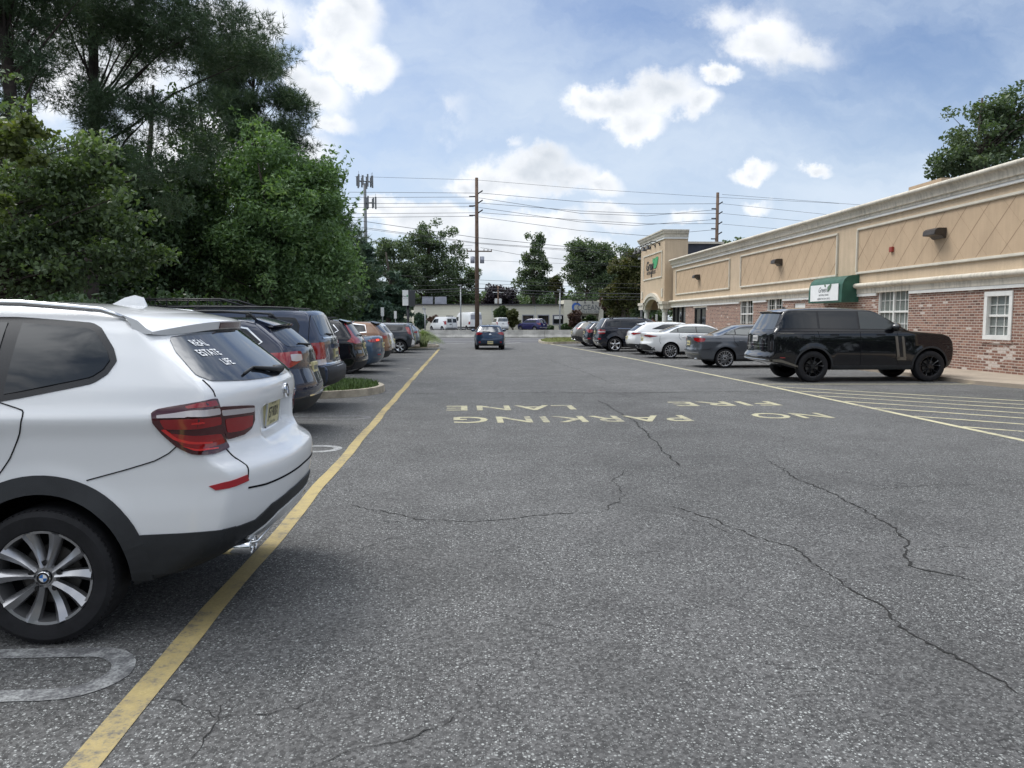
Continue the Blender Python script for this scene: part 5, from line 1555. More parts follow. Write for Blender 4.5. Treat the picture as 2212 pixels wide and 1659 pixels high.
far_vehicle(S, 'far_suv', 'deep blue SUV parked under the windows of the cream building', (9.6, 108.5), math.pi / 2 + .75, 'car', paint=C_VIOL, n=(50, 22, 18), smooth=2, wheels=(1.0, 3.7), wr=.36, arch=.42,
            dlo=[(.8, 1.2), (3.2, 1.2), (2.8, 1.5), (.9, 1.55)], cuts=[1.3, 2.1], rglass=[(-.66, 1.2), (.66, 1.2), (.58, 1.58), (-.58, 1.58)], patches=[('tail_lamp', M_TAILR, [(.60, 1.12), (.86, 1.15), (.86, .92), (.64, .92)], 'B', True, .012), ('bumper_trim', M_CHR, [(-.8, .56), (.8, .56), (.8, .48), (-.8, .48)], 'B', False, .012)],
            plate=(0, .92, M_PLATEW), rails=(.6, [(.8, 1.68), (.9, 1.74), (2.3, 1.75), (2.6, 1.68)], M_RIMB))


# ------------------------------------------------------------------ the ground and the lot
def sheet(name, poly, z, m, kind='structure'):
    b = MB(); b.add([(x, y, z) for x, y in poly], [tuple(range(len(poly)))])
    o = b.build(name, m); tag(o, kind=kind); return o


sheet('ground', [(-1500, -300), (1500, -300), (1500, 3000), (-1500, 3000)], -.012, M_SOIL)
sheet('parking_lot', [(-7.6, -26), (70, -26), (70, 3.5), (15.55, 3.5), (15.55, 55.0), (-7.6, 55.0)], 0, M_ASPH)
sheet('highway', [(-400, 55.0), (400, 55.0), (400, 101.5), (-400, 101.5)], -.004, M_ROAD)
sheet('far_lot', [(-60, 101.5), (60, 101.5), (60, 114.8), (-60, 114.8)], -.002, M_ROAD)
sheet('lawn', [(-60, -40), (-7.6, -40), (-7.6, 55), (-60, 55)], .004, M_MULCH)

random.seed(5)


def wavy_line(name, pts, w, m, z=.004, wob=.012, step=.5):
    """painted line as a ragged-edged ribbon"""
    P = []
    for i in range(len(pts) - 1):
        a, b = Vector(pts[i]), Vector(pts[i + 1]); n = max(1, int((b - a).length / step))
        P += [a.lerp(b, q / n) for q in range(n)]
    P.append(Vector(pts[-1]))
    vs = []
    for i, p in enumerate(P):
        t = (P[min(i + 1, len(P) - 1)] - P[max(i - 1, 0)]).normalized(); nn = Vector((-t.y, t.x))
        o = wob * math.sin(i * .7) * .6
        vs += [(*(p + nn * (w / 2 + o + random.uniform(-wob, wob) * .4)), z), (*(p - nn * (w / 2 - o + random.uniform(-wob, wob) * .4)), z)]
    b = MB(); b.add(vs, [(2 * i, 2 * i + 1, 2 * i + 3, 2 * i + 2) for i in range(len(P) - 1)])
    o = b.build(name, m); tag(o, kind='structure'); return o


wavy_line('lane_edge_line', [(-1.43, -3), (-1.43, 2), (-1.43, 4), (-1.44, 8), (-1.445, 15), (-1.43, 25), (-1.40, 35), (-1.38, 43.6)], .125, M_YEL, wob=.014, step=.35)
wavy_line('lane_edge_line', [(7.74, 2), (7.62, 10), (7.52, 19), (7.1, 31), (6.34, 44), (5.75, 51)], .12, M_YEL2, wob=.010)
# hatched no-parking zone on the right
wavy_line('hatch_border_line', [(7.55, 19.15), (12.95, 18.85)], .11, M_YEL2)
for s in (18.35, 17.25, 16.15, 15.0, 13.85, 12.6, 11.3, 9.9, 8.5):
    e = 5.1
    wavy_line('hatch_line', [(7.66, s), (7.66 + e, s - e * .96)], .105, M_YEL2, z=.0045)
# hairpin stall ends and stall lines
def hairpin(y, x0, x1, w=.09, gap=.44, m=M_WHT):
    s = -1 if x1 < x0 else 1
    R_ = gap / 2
    pts = [(x1, y - R_)] + [(x0 + s * R_ - s * R_ * math.sin(a), y - R_ * math.cos(a)) for a in np.linspace(0, math.pi, 12)] + [(x1, y + R_)]
    wavy_line('stall_line', pts, w, m, wob=.008, step=.4)


for y in (3.60, 6.75, 9.86, 13.0): hairpin(y, -1.62, -6.9, .11, m=M_WHT if y < 11 else M_WHTF)
for y in (22.75, 26.0, 29.3, 32.6, 35.9, 40.6): hairpin(y, -1.85, -6.9, .09, .40, M_WHTF)
for y in (22.6, 25.0 - .2 + 4.6, 34.6, 38.1, 41.8, 45.5): hairpin(y, 8.0 if y < 30 else 7.3, 13.0, .09, .40, M_WHTF)
for (x, y, l) in ((-2.4, 12.2, .5),): pass
for pts in (([(3.4, 57.5), (-30, 57.5)]), ([(3.4, 60.5), (60, 60.5)]), ([(-60, 66.6), (60, 66.6)]), ([(2.9, 53.0), (4.0, 54.6)]), ([(-1.2, 52.5), (.1, 53.3)])):
    wavy_line('road_line', pts, .16, M_WHT2, step=3)


# painted words, to be read by drivers coming the other way
def ground_text(txt, x_left, x_right, y_base, hgt, m):
    """letters run from x_right (first) to x_left, tops toward the camera"""
    vs, fs = text_geo(txt, 1.0, 0, 0, 'LEFT', 1.12, .012)
    xs = [v[0] for v in vs]; ys = [v[1] for v in vs]
    sx = (x_right - x_left) / (max(xs) - min(xs)); sy = hgt / (max(ys) - min(ys))
    b = MB(); b.add([(x_right - (x - min(xs)) * sx, y_base - (y - min(ys)) * sy, .0045) for x, y, _ in vs], fs)
    o = b.build('painted_words', m); tag(o, kind='structure')


ground_text('NO', 4.94, 6.22, 13.18, .74, M_YELF)
ground_text('PARKING', -.18, 3.74, 12.98, .78, M_YELF)
ground_text('FIRE', 4.05, 6.12, 15.10, .74, M_YELF)
ground_text('LANE', -.34, 2.06, 14.66, .76, M_YELF)


# cracks: jagged hairline ribbons
def crack(pts, w=.012, name='asphalt_crack', seed=0, jit=.035):
    rr = random.Random(seed)
    P = []
    for i in range(len(pts) - 1):
        a, b = Vector(pts[i]), Vector(pts[i + 1]); n = max(2, int((b - a).length / .035))
        P += [a.lerp(b, q / n) for q in range(n)]
    P.append(Vector(pts[-1]))
    off = 0; Q = []
    for i, p in enumerate(P):
        off = off * .86 + rr.uniform(-1, 1) * jit * .55
        t = (P[min(i + 1, len(P) - 1)] - P[max(i - 1, 0)]).normalized()
        Q.append(p + Vector((-t.y, t.x)) * off)
    vs = []
    for i, p in enumerate(Q):
        t = (Q[min(i + 1, len(Q) - 1)] - Q[max(i - 1, 0)]).normalized(); nn = Vector((-t.y, t.x))
        p = p + nn * rr.uniform(-1, 1) * w * .35; ww = w * rr.uniform(.15, 1.25) * min(1, .15 + min(i, len(Q) - 1 - i) / 6)
        vs += [(*(p + nn * ww / 2), .0035), (*(p - nn * ww / 2), .0035)]
    b = MB(); b.add(vs, [(2 * i, 2 * i + 1, 2 * i + 3, 2 * i + 2) for i in range(len(Q) - 1)])
    o = b.build(name, M_CRACK); tag(o, kind='structure')


def GP(*pts): return [G(*p) for p in pts]


CR = [(GP((1290, 865), (1340, 893), (1400, 935), (1440, 980), (1475, 1010)), .022),
      (GP((1650, 990), (1720, 1030), (1800, 1070), (1870, 1103), (1925, 1140), (1948, 1165), (1955, 1200), (1970, 1222), (2040, 1240), (2110, 1258)), .018),
      (GP((1440, 1090), (1560, 1130), (1700, 1182), (1790, 1250), (1900, 1312), (1960, 1372), (2060, 1415), (2212, 1500)), .016),
      (GP((750, 1088), (900, 1122), (1000, 1130), (1120, 1120), (1290, 1108)), .013),
      (GP((1290, 1108), (1350, 1070), (1330, 1040), (1350, 1010)), .010),
      (GP((300, 1508), (370, 1525), (460, 1556), (520, 1545), (640, 1530), (700, 1500)), .006), (GP((500, 1490), (470, 1556), (440, 1595), (395, 1655)), .006),
      (GP((650, 1665), (760, 1610), (850, 1590), (960, 1552), (1000, 1530)), .007), (GP((740, 1200), (850, 1160), (920, 1140)), .006),
      (GP((620, 1500), (640, 1470), (660, 1440)), .004), (GP((1860, 1060), (2000, 1050), (2160, 1045)), .008), (GP((1380, 1100), (1480, 1118), (1620, 1160)), .008),
      (GP((1955, 1190), (2060, 1180), (2150, 1186)), .007), (GP((1330, 830), (1250, 800), (1180, 775)), .02), (GP((1850, 1170), (1900, 1165), (1950, 1170)), .006)]
for k, (p, wd_) in enumerate(CR): crack(p, wd_ * 1.0, seed=k)
crack([(-1.9, 17.15), (1, 17.3), (4, 17.1), (7.5, 17.3), (10, 17.35)], .05, 'patch_seam', 77, .03)


# kerbed islands
def island(outline, h, name, label_kind, m_top, kerb_w=.14):
    n = len(outline); P = [Vector(p) for p in outline]
    inn = [Vector(p) for p in inset([tuple(p) for p in outline], kerb_w)]
    b = MB()
    vs = [(*p, 0) for p in P] + [(*(p.lerp(q, .12)), h) for p, q in zip(P, inn)] + [(*q, h) for q in inn] + [(*q, h - .03) for q in inn]
    fs = []
    for r_ in range(3):
        for i in range(n): fs.append((r_ * n + i, r_ * n + (i + 1) % n, (r_ + 1) * n + (i + 1) % n, (r_ + 1) * n + i))
    b.add(vs, fs)
    k = b.build(name, M_CURB, None, False, bevel=0); tag(k, kind='structure')
    b = MB(); b.add([(*q, h - .012) for q in inn], [tuple(range(n))]); o = b.build(label_kind, m_top); tag(o, kind='structure')
    return [tuple(q) for q in inn]


def rounded_tip(x_tip, y0, y1, x_end, n=14):
    """outline of an island whose nose points to x_tip"""
    r_ = (y1 - y0) / 2; s = 1 if x_tip > x_end else -1
    cx = x_tip - s * r_ * .9; cy = (y0 + y1) / 2
    pts = [(x_end, y0)] + [(cx + s * r_ * .9 * math.sin(a), cy - r_ * math.cos(a)) for a in np.linspace(0, math.pi, n)] + [(x_end, y1)]
    return pts if s > 0 else pts[::-1]


def inside(p, poly):
    c = False; j = len(poly) - 1
    for i in range(len(poly)):
        if (poly[i][1] > p[1]) != (poly[j][1] > p[1]) and p[0] < (poly[j][0] - poly[i][0]) * (p[1] - poly[i][1]) / (poly[j][1] - poly[i][1]) + poly[i][0]: c = not c
        j = i
    return c


def blades(name, poly, n, h, m, z=.12, seed=1, wd_=.02, label=None):
    rr = random.Random(seed)
    x0, x1 = min(p[0] for p in poly), max(p[0] for p in poly); y0, y1 = min(p[1] for p in poly), max(p[1] for p in poly)
    vs = []; fs = []; k = 0
    while k < n:
        p = (rr.uniform(x0, x1), rr.uniform(y0, y1))
        if not inside(p, poly): continue
        a = rr.uniform(0, 6.28); hh = h * rr.uniform(.4, 1.15); lx, ly = rr.uniform(-.5, .5) * hh, rr.uniform(-.5, .5) * hh
        dx, dy = math.cos(a) * wd_, math.sin(a) * wd_
        o = len(vs)
        vs += [(p[0] - dx, p[1] - dy, z), (p[0] + dx, p[1] + dy, z), (p[0] + lx, p[1] + ly, z + hh)]; fs.append((o, o + 1, o + 2)); k += 1
    me = bpy.data.meshes.new(name); me.from_pydata(vs, [], fs); me.materials.append(m)
    o = link(name, me); tag(o, kind='stuff'); return o


i1 = island(rounded_tip(-1.82, 16.15, 19.3, -7.2), .15, 'island_kerb', 'island_soil', M_GRASS)
blades('grass', i1, 9000, .13, M_BLADE, .13, 3)
i2 = island(rounded_tip(-1.48, 43.9, 49.0, -7.2), .13, 'island_kerb', 'island_mulch', M_MULCH)
i3 = island([(5.30, 53.6), (5.42, 52.0), (5.9, 51.2), (7.2, 52.2), (14.5, 56.5), (14.5, 64), (7.6, 64), (6.3, 61), (5.5, 57)], .14, 'island_kerb', 'island_grass', M_GRASS)
blades('grass', i3, 5000, .10, M_BLADE2, .12, 4, .03)
# tan concrete walk along the shop
b = MB(); b.prism([(12.95, 18.7), (13.35, 17.4), (13.55, 14), (13.7, 4), (15.7, 4), (15.7, 58), (12.9, 58), (12.9, 20)], 'z', -.02, .10)
tag(b.build('walkway', M_TANWALK), kind='structure')

# highway median barrier, cast in lengths
ORD = ['first', 'second', 'third', 'fourth', 'fifth', 'sixth', 'seventh', 'eighth', 'ninth', 'tenth', 'eleventh', 'twelfth', 'thirteenth', 'fourteenth', 'fifteenth', 'sixteenth', 'seventeenth', 'eighteenth', 'nineteenth', 'twentieth']
for k in range(-4, 6):
    x0 = k * 6.1 + 1.2
    b = MB(); prof = [(-.30, 0), (-.30, .08), (-.17, .28), (-.10, .70), (.10, .70), (.17, .28), (.30, .08), (.30, 0)]
    b.prism([(69.8 + y, z) for y, z in prof], 'x', x0 + .012, x0 + 6.088)
    o = b.build('road_barrier', M_BARR)
    px_ = CX0 + 0
    tag(o, {-1: 'concrete barrier length between the ornamental grass and the hatchback', 0: 'concrete barrier length right behind the driving hatchback'}.get(k, 'concrete barrier length, %s %s of the driving hatchback' % (ORD[k - 1] if k > 0 else ORD[-k - 2], 'right' if k > 0 else 'left')), 'barrier', 'concrete median barrier')

# ------------------------------------------------------------------ the shop building on the right
XW = 15.6
shop = empty('shop_building', (XW, 33, 0), 0, 'long tan stucco and brick shop building with cream cornices and green awning', 'building')


def P_(name, b, m, par=None, smooth=False, **kw):
    b.v = [(x - XW, y - 33, z) for x, y, z in b.v] if par is None or par is shop else b.v
    return b.build(name, m, par or shop, smooth, **kw)


def SB(): return MB()


Y0, Y1 = 14.2, 57.05
ZB = 2.62      # brick / stucco change
# window openings on the wall: (y0, y1, z0, z1)
W = [(40.85, 42.8, 1.05, 2.78), (37.0, 38.9, 1.05, 2.76), (26.25, 28.25, 1.05, 2.74), (21.16, 22.18, 1.14, 2.38)]
D = [(49.0, 51.5, .1, 2.43), (34.5, 35.7, .1, 2.40)]
segs = sorted([(a, b_, c, d) for a, b_, c, d in W + D])
b = SB(); y = Y0; x0, x1 = XW, XW + .3
for (a, b_, c, d) in segs:
    b.box(x0, x1, y, a, 0, ZB)
    if c > .15: b.box(x0, x1, a, b_, 0, c)
    if d < ZB: b.box(x0, x1, a, b_, d, ZB)
    y = b_
b.box(x0, x1, y, 53.6, 0, ZB)
P_('brick_wall', b, M_BRICK)
b = SB(); y = Y0
ups = [(a, b_, d) for a, b_, c, d in W if d > ZB]
for (a, b_, d) in sorted(ups):
    b.box(x0 + .005, x1, y, a, ZB, 5.82); b.box(x0 + .005, x1, a, b_, d, 5.82); y = b_
b.box(x0 + .005, x1, y, Y1, ZB, 5.82)
P_('stucco_wall', b, M_STUC)
b = SB(); b.box(x1, XW + 26, Y0, Y1 + 6, 5.2, 5.4); P_('flat_roof', b, M_FASC)
b = SB(); b.box(XW, XW + 26, Y0 - .3, Y0 - .001, 0, 5.82); P_('end_wall', b, M_STUC)


def trim(b, prof, segs_):
    for (a, c) in segs_: b.prism([(XW - p, z) for p, z in prof], 'y', a, c)


def smoothprof(cx, cz, r, a0, a1, n=7): return [(cx + r * math.cos(math.radians(a0 + (a1 - a0) * q / n)), cz + r * math.sin(math.radians(a0 + (a1 - a0) * q / n))) for q in range(n + 1)]


# top cornice and lower band (two-step profiles with a round nose)
b = SB(); trim(b, [(-.1, 5.57), (.13, 5.57), (.13, 5.65), (.19, 5.67), (.22, 5.85), (.30, 5.93)] + smoothprof(.30, 5.985, .075, -60, 90) + [(-.1, 6.06)], [(Y0, Y1 + .0)])
P_('roof_cornice', b, M_CORN, smooth=50)
b = SB(); trim(b, [(-.01, 5.47), (.10, 5.47), (.10, 5.568), (-.01, 5.568)], [(Y0, Y1)]); P_('cornice_moulding', b, M_WTRIM)
brk = [(26.17, 28.33, 2.78), (36.92, 38.98, 2.80), (40.77, 42.88, 2.84)]
b = SB(); b2 = SB(); ss_ = []; y = Y0
for (a, c, z) in brk: ss_.append((y, a)); y = c
ss_.append((y, 54.0))
aw0, aw1 = 29.72, 32.65
seg2 = []
for a, c in ss_:
    if a < aw0 < c: seg2 += [(a, aw0 + .02), (aw1 - .02, c)]
    else: seg2.append((a, c))
trim(b, [(-.01, 2.62), (.10, 2.62), (.115, 2.74), (.17, 2.80)], []) if False else None
trim(b, [(-.01, 2.655), (.09, 2.655), (.10, 2.84), (.16, 2.87)] + smoothprof(.16, 2.965, .09, -80, 90) + [(-.01, 3.06)], [(Y0, aw0), (aw1, Y1 + .4)])
P_('lower_cornice', b, M_CORN, smooth=50)
trim(b2, [(-.01, 2.545), (.075, 2.545), (.075, 2.653), (-.01, 2.653)], seg2 + [(54.0, Y1 + .4)])
P_('cornice_moulding', b2, M_WTRIM)


def panel(y0, y1, z0, z1, seed, rt_end=False):
    """framed diamond-scored stucco panel"""
    b = SB(); b.box(XW - .012, XW + .02, y0, y1, z0, z1); pn = P_('wall_panel', b, M_STUC2)
    w_ = .075
    b = MB()
    b.box(XW - .075, XW + .02, y0 - w_, y1 + w_, z1, z1 + w_ * 1.3); b.box(XW - .075, XW + .02, y0 - w_, y1 + w_, z0 - w_ * 1.3, z0)
    b.box(XW - .075, XW + .02, y0 - w_ * 1.3, y0, z0, z1); b.box(XW - .075, XW + .02, y1, y1 + w_ * 1.3, z0, z1)
    b.v = [(x - XW, y - 33, z) for x, y, z in b.v]
    b.build('panel_frame', M_TRIM, pn, bevel=.02)
    b = MB(); h = z1 - z0
    sp = 1.08; y = y0 - h + (.3 * seed) % sp
    while y < y1 + h:
        for sgn, gw in ((1, .020), (-1, .006)):
            # groove line from (y, z0) rising toward smaller / larger y
            pa, pb = (y + (h if sgn > 0 else 0), z0), (y + (0 if sgn > 0 else h), z1)
            (ya, za), (yb, zb_) = sorted([pa, pb])
            lo, hi = max(ya, y0), min(yb, y1)
            if hi - lo > .05:
                f = lambda t: za + (zb_ - za) * (t - ya) / (yb - ya)
                g = gw * 1.4
                xo = XW - .0145 - (0 if sgn > 0 else .001)
                b.add([(xo, lo, f(lo) - g), (xo, lo, f(lo) + g), (xo, hi, f(hi) + g), (xo, hi, f(hi) - g)], [(0, 1, 2, 3)])
        y += sp
    b.v = [(x - XW, y_ - 33, min(max(z, z0 + .002), z1 - .002)) for x, y_, z in b.v]
    b.build('scored_lines', M_GROOVE, pn, recalc=False)


panel(16.0, 29.85, 3.52, 5.14, 1)
panel(31.6, 42.75, 3.52, 5.14, 2)
panel(44.7, 56.0, 3.52, 5.14, 3)


def window(y0, y1, z0, z1, cols, glass, heavy=False, casing=.06):
    b = SB(); b.box(XW + .10, XW + .14, y0, y1, z0, z1)
    pane = P_('window', b, glass)
    b = MB(); c = casing; xo = XW - .035
    for (ya, yb, za, zb_) in ((y0 - (c if heavy else 0), y1 + (c if heavy else 0), z1 - .05, z1 + (c if heavy else 0)), (y0 - (c if heavy else 0), y1 + (c if heavy else 0), z0 - (c if heavy else 0), z0 + .05)):
        b.box(xo if heavy else XW + .01, XW + .12, ya, yb, za, zb_)
    for ya in ((y0 - (c if heavy else 0), y0 + .05), (y1 - .05, y1 + (c if heavy else 0))): b.box(xo + .002 if heavy else XW + .012, XW + .12, ya[0], ya[1], z0 + .05, z1 - .05)
    zm = z0 + (z1 - z0) * (.50 if heavy else .52)
    b.box(XW + .03, XW + .12, y0 + .05, y1 - .05, zm - .035, zm + .035)
    if cols == 2: b.box(XW + .02, XW + .12, (y0 + y1) / 2 - .045, (y0 + y1) / 2 + .045, z0 + .05, z1 - .05)
    b.v = [(x - XW, y - 33, z) for x, y, z in b.v]
    b.build('window_frame', M_WTRIM, pane, bevel=.006)
    b = MB()
    cs = [(y0, (y0 + y1) / 2), ((y0 + y1) / 2, y1)] if cols == 2 else [(y0, y1)]
    for (ya, yb) in cs:
        nm = 3
        for q in range(1, nm): t = ya + (yb - ya) * q / nm; b.box(XW + .07, XW + .098, t - .009, t + .009, z0 + .05, z1 - .05)
        for zz0, zz1 in ((z0, zm), (zm, z1)):
            for q in (1,): t = zz0 + (zz1 - zz0) * q / 2; b.box(XW + .068, XW + .096, ya, yb, t - .009, t + .009)
    b.v = [(x - XW, y - 33, z) for x, y, z in b.v]
    b.build('glazing_bars', M_WTRIM, pane)


window(*W[0], 2, M_GLASSD); window(*W[1], 2, M_GLASSD); window(*W[2], 2, M_GLASSB); window(*W[3], 1, M_GLASSB, True, .09)
# brick sill course under the right window
b = SB(); b.box(XW - .03, XW, 21.02, 22.32, .95, 1.046); P_('window_sill', b, M_BRICK)
# doors
b = SB(); b.box(XW + .08, XW + .12, 49.0, 51.5, .1, 2.43); dd = P_('door', b, M_GLASSD)
b = MB()
for ya, yb, za, zb_ in ((49.0, 51.5, 2.33, 2.43), (49.0, 49.12, .1, 2.33), (51.38, 51.5, .1, 2.33), (50.2, 50.3, .1, 2.33)): b.box(XW + .02, XW + .12, ya, yb, za, zb_)
b.v = [(x - XW, y - 33, z) for x, y, z in b.v]; b.build('door_frame', M_DARKM, dd)
b = SB(); b.box(XW + .05, XW + .10, 34.5, 35.7, .1, 2.40); P_('door', b, M_WTRIM)
b = SB(); b.box(XW - .02, XW + .01, 48.8, 51.7, 2.43, 2.53); P_('lintel', b, M_TRIM)
# storefront glazing beside the porch
b = SB(); b.box(XW + .12, XW + .16, 53.6, 57.1, .1, 2.62); sf = P_('shopfront', b, M_GLASSD)
b = MB()
for ya in (53.6, 54.7, 55.9, 57.0): b.box(XW + .04, XW + .15, ya, ya + .07, .1, 2.60)
b.v = [(x - XW, y - 33, z) for x, y, z in b.v]; b.build('glazing_bars', M_DARKM, sf)
# wall lamps and alarm box
for yy in (24.6, 37.4, 50.6):
    b = SB(); z = 4.44
    prof = [(0, z - .16), (0, z + .17), (-.30, z + .17), (-.40, z + .10), (-.42, z - .05), (-.16, z - .07), (-.08, z - .16)]
    b.prism([(XW + x, zz) for x, zz in prof], 'y', yy - .34 if yy < 30 else yy - .26, yy + .34 if yy < 30 else yy + .26)
    P_('wall_lamp', b, M_LAMPH, bevel=.015)
b = SB(); b.box(XW - .10, XW - .01, 27.3, 27.5, 4.10, 4.28); P_('alarm_box', b, M_REDB, bevel=.01)
b = SB(); b.box(XW + 1.2, XW + 2.6, 26.6, 28.6, 5.9, 6.62); P_('roof_unit', b, M_STUC2)
# green awning with its sign
b = SB(); za, zb_ = 2.34, 3.40
prof = [(0, za), (0, zb_), (-.28, zb_), (-.46, zb_ - .05), (-.60, zb_ - .17), (-.67, zb_ - .36), (-.69, zb_ - .6), (-.70, za)]
b.prism([(XW + x, z) for x, z in prof], 'y', aw0, aw1); aw = P_('awning', b, M_GREEN, smooth=35)
b = MB(); b.box(XW - .722, XW - .703, aw0 + .25, aw1 - .22, za + .07, za + .74); b.v = [(x - XW, y - 33, z) for x, y, z in b.v]
asg = b.build('awning_sign', M_SIGNW, aw)


def wall_text(txt, size, yc, zc, x, m, name, parent, shear=0., bold=.0, sx=1.0, slant=0.0):
    """text on a face that looks toward -X (reads from the lane)"""
    vs, fs = text_geo(txt, size, 0, shear, 'CENTER', 1.0, bold)
    b = MB(); b.add([(x - XW, yc - 33 - X_ * sx, zc + Y_ + slant * X_) for X_, Y_, _ in vs], fs)
    return b.build(name, m, parent, recalc=False)


def leaf_shape(yc, zc, L_, W_, ang, x, m, name, parent):
    pts = []
    for q in range(17):
        t = q / 16; pts.append((t * L_, W_ * math.sin(t * math.pi) ** .8 * (1 - .35 * t)))
    for q in range(15, 0, -1):
        t = q / 16; pts.append((t * L_, -W_ * .8 * math.sin(t * math.pi) ** .8 * (1 - .2 * t)))
    ca, sa = math.cos(ang), math.sin(ang)
    b = MB(); b.prism([(yc - 33 - (p * ca - r_ * sa), zc + p * sa + r_ * ca) for p, r_ in pts], 'x', x - XW - .02, x - XW)
    return b.build(name, m, parent)


xs_ = XW - .726
wall_text("Green's", .30, 31.25, 2.77, xs_, M_LETG, 'sign_words', asg, .35, .004, .95)
wall_text('NATURAL FOODS', .105, 31.2, 2.62, xs_, M_LETG, 'sign_words', asg, 0, .002)
wall_text('ADMINISTRATION OFFICE', .095, 31.2, 2.47, xs_, M_LETG, 'sign_words', asg, 0, .001)
leaf_shape(30.85, 2.80, .42, .11, .75, xs_, M_LEAFG2, 'sign_leaf', asg); leaf_shape(31.05, 2.98, .14, .05, 2.0, xs_, M_LEAFG2, 'sign_leaf', asg)

# ---- entrance tower
TX, TY0, TY1, TZ = 15.05, 57.4, 65.2, 7.85
cyc, rad = 60.9, 2.25
b = SB()
arch = [(cyc + rad * math.cos(a), 2.45 + .80 * math.sin(a) * 1.0) for a in np.linspace(0, math.pi, 18)]
b.prism([(TY0, 2.45), (TY0, TZ), (TY1, TZ), (TY1, 2.45)] + [(y, z) for y, z in sorted(arch, reverse=True)], 'x', TX, TX + .4)
b.box(TX + .4, TX + 1.75, TY0, TY0 + .4, 3.0, TZ); b.box(TX + .4, TX + 7, TY1 - .4, TY1, 2.45, TZ); b.box(TX + 1.3, TX + 1.75, TY0 + .4, TY1 - .4, 5.5, TZ)
P_('tower_wall', b, M_STUC)
b = SB(); b.box(XW + 2.2, XW + 2.4, 57.5, 65, 0, 3.2); b.box(TX + .4, XW + 2.2, 57.6, 64.8, 3.3, 3.4); P_('porch_wall', b, M_STUC2)


def ring_profile(b, prof, path):
    """sweep (out, z) profile round a rectangular corner path [(x,y,nx,ny)...]"""
    n = len(prof); vs = []
    for (x, y, nx, ny) in path: vs += [(x + nx * p, y + ny * p, z) for p, z in prof]
    fs = []
    for i in range(len(path) - 1):
        for k in range(n): fs.append((i * n + k, i * n + (k + 1) % n, (i + 1) * n + (k + 1) % n, (i + 1) * n + k))
    fs += [tuple(range(n)), tuple((len(path) - 1) * n + k for k in range(n))]
    b.add(vs, fs)


path = [(TX + 1.75, TY0, 0.9, -1), (TX, TY0, -1, -1), (TX, TY1, -1, 1), (TX + 1.75, TY1, .9, 1)]
path = [(TX + 1.75, TY0, 0, -1), (TX, TY0, -1, -1), (TX, TY1, -1, 1), (TX + 1.75, TY1, 0, 1)]
b = SB(); ring_profile(b, [(-.05, 7.80), (.10, 7.80), (.12, 7.98), (.20, 8.05), (.25, 8.20), (.30, 8.24), (.30, 8.33), (-.05, 8.34)], path); b.box(TX + .02, TX + 1.75, TY0 + .02, TY1 - .02, 8.25, 8.33)
P_('tower_cornice', b, M_CORN)
b = SB(); ring_profile(b, [(-.02, 7.66), (.075, 7.66), (.075, 7.795), (-.02, 7.795)], path); P_('cornice_moulding', b, M_WTRIM)
# arched band over the entrance
def band(b, r0, r1, z_h0, z_h1, out):
    n = 20; vs = []
    for q in range(n + 1):
        a = math.pi * q / n
        vs += [(TX - out, cyc + r0 * math.cos(a), 2.47 + z_h0 * math.sin(a)), (TX - out, cyc + r1 * math.cos(a), 2.52 + z_h1 * math.sin(a)), (TX + .01, cyc + r1 * math.cos(a), 2.52 + z_h1 * math.sin(a)), (TX + .01, cyc + r0 * math.cos(a), 2.47 + z_h0 * math.sin(a))]
    b.add(vs, [(4 * q + k, 4 * q + (k + 1) % 4, 4 * q + 4 + (k + 1) % 4, 4 * q + 4 + k) for q in range(n) for k in range(4)] + [(0, 1, 2, 3), (4 * n, 4 * n + 1, 4 * n + 2, 4 * n + 3)])


b = SB(); band(b, rad, rad + .28, .78, .98, .09); band(b, rad + .28, rad + .45, 1.0, 1.22, .20)
for (ya, yb) in ((TY0 - .1, cyc - rad - .05), (cyc + rad + .05, TY1 + .1)): b.box(TX - .12, TX + .5, ya, yb, 2.45, 2.80); b.box(TX - .20, TX + .55, ya - .06, yb + .06, 2.80, 3.02)
P_('arch_band', b, M_CORN, smooth=40)
for yc in (TY0 + .45, cyc + rad + .55):
    b = SB(); b.lathe([(.27, .1), (.27, .25), (.225, .30), (.215, 1.4), (.195, 2.22), (.25, 2.26), (.25, 2.34), (.30, 2.36), (.30, 2.449)], (TX + .2, yc, 0), 'z', 20); P_('column', b, M_WTRIM, smooth=40)
for yc in (TY0 + .55, TY1 - .7):
    b = SB(); b.box(TX - .06, TX + .01, yc - .16, yc + .16, 3.35, 4.0); P_('keystone', b, M_TRIM, bevel=.02)
# tower sign
b = SB(); b.box(TX - .012, TX + .02, 58.2, 64.0, 4.95, 6.78); tp = P_('tower_sign', b, M_STUC2)
b = MB()
for ya, yb, za, zb_ in ((58.1, 64.1, 6.78, 6.88), (58.1, 64.1, 4.85, 4.95), (58.1, 58.2, 4.95, 6.78), (64.0, 64.1, 4.95, 6.78)): b.box(TX - .06, TX + .02, ya, yb, za, zb_)
b.v = [(x - XW, y - 33, z) for x, y, z in b.v]; b.build('sign_frame', M_TRIM, tp)
xt = TX - .04
wall_text("Green's", 1.05, 61.65, 5.62, xt, M_LETD, 'sign_words', tp, .35, .02, .95)
wall_text('NATURAL FOODS', .34, 61.5, 5.28, xt, M_LETD, 'sign_words', tp, 0, .012, 1.05)
leaf_shape(60.6, 5.72, 1.55, .50, .50, xt + .01, M_LEAFG, 'sign_leaf', tp); leaf_shape(60.75, 6.05, .50, .20, 1.9, xt + .01, M_LEAFG, 'sign_leaf', tp); leaf_shape(60.6, 6.05, .48, .18, 1.2, xt + .01, M_LEAFG, 'sign_leaf', tp)
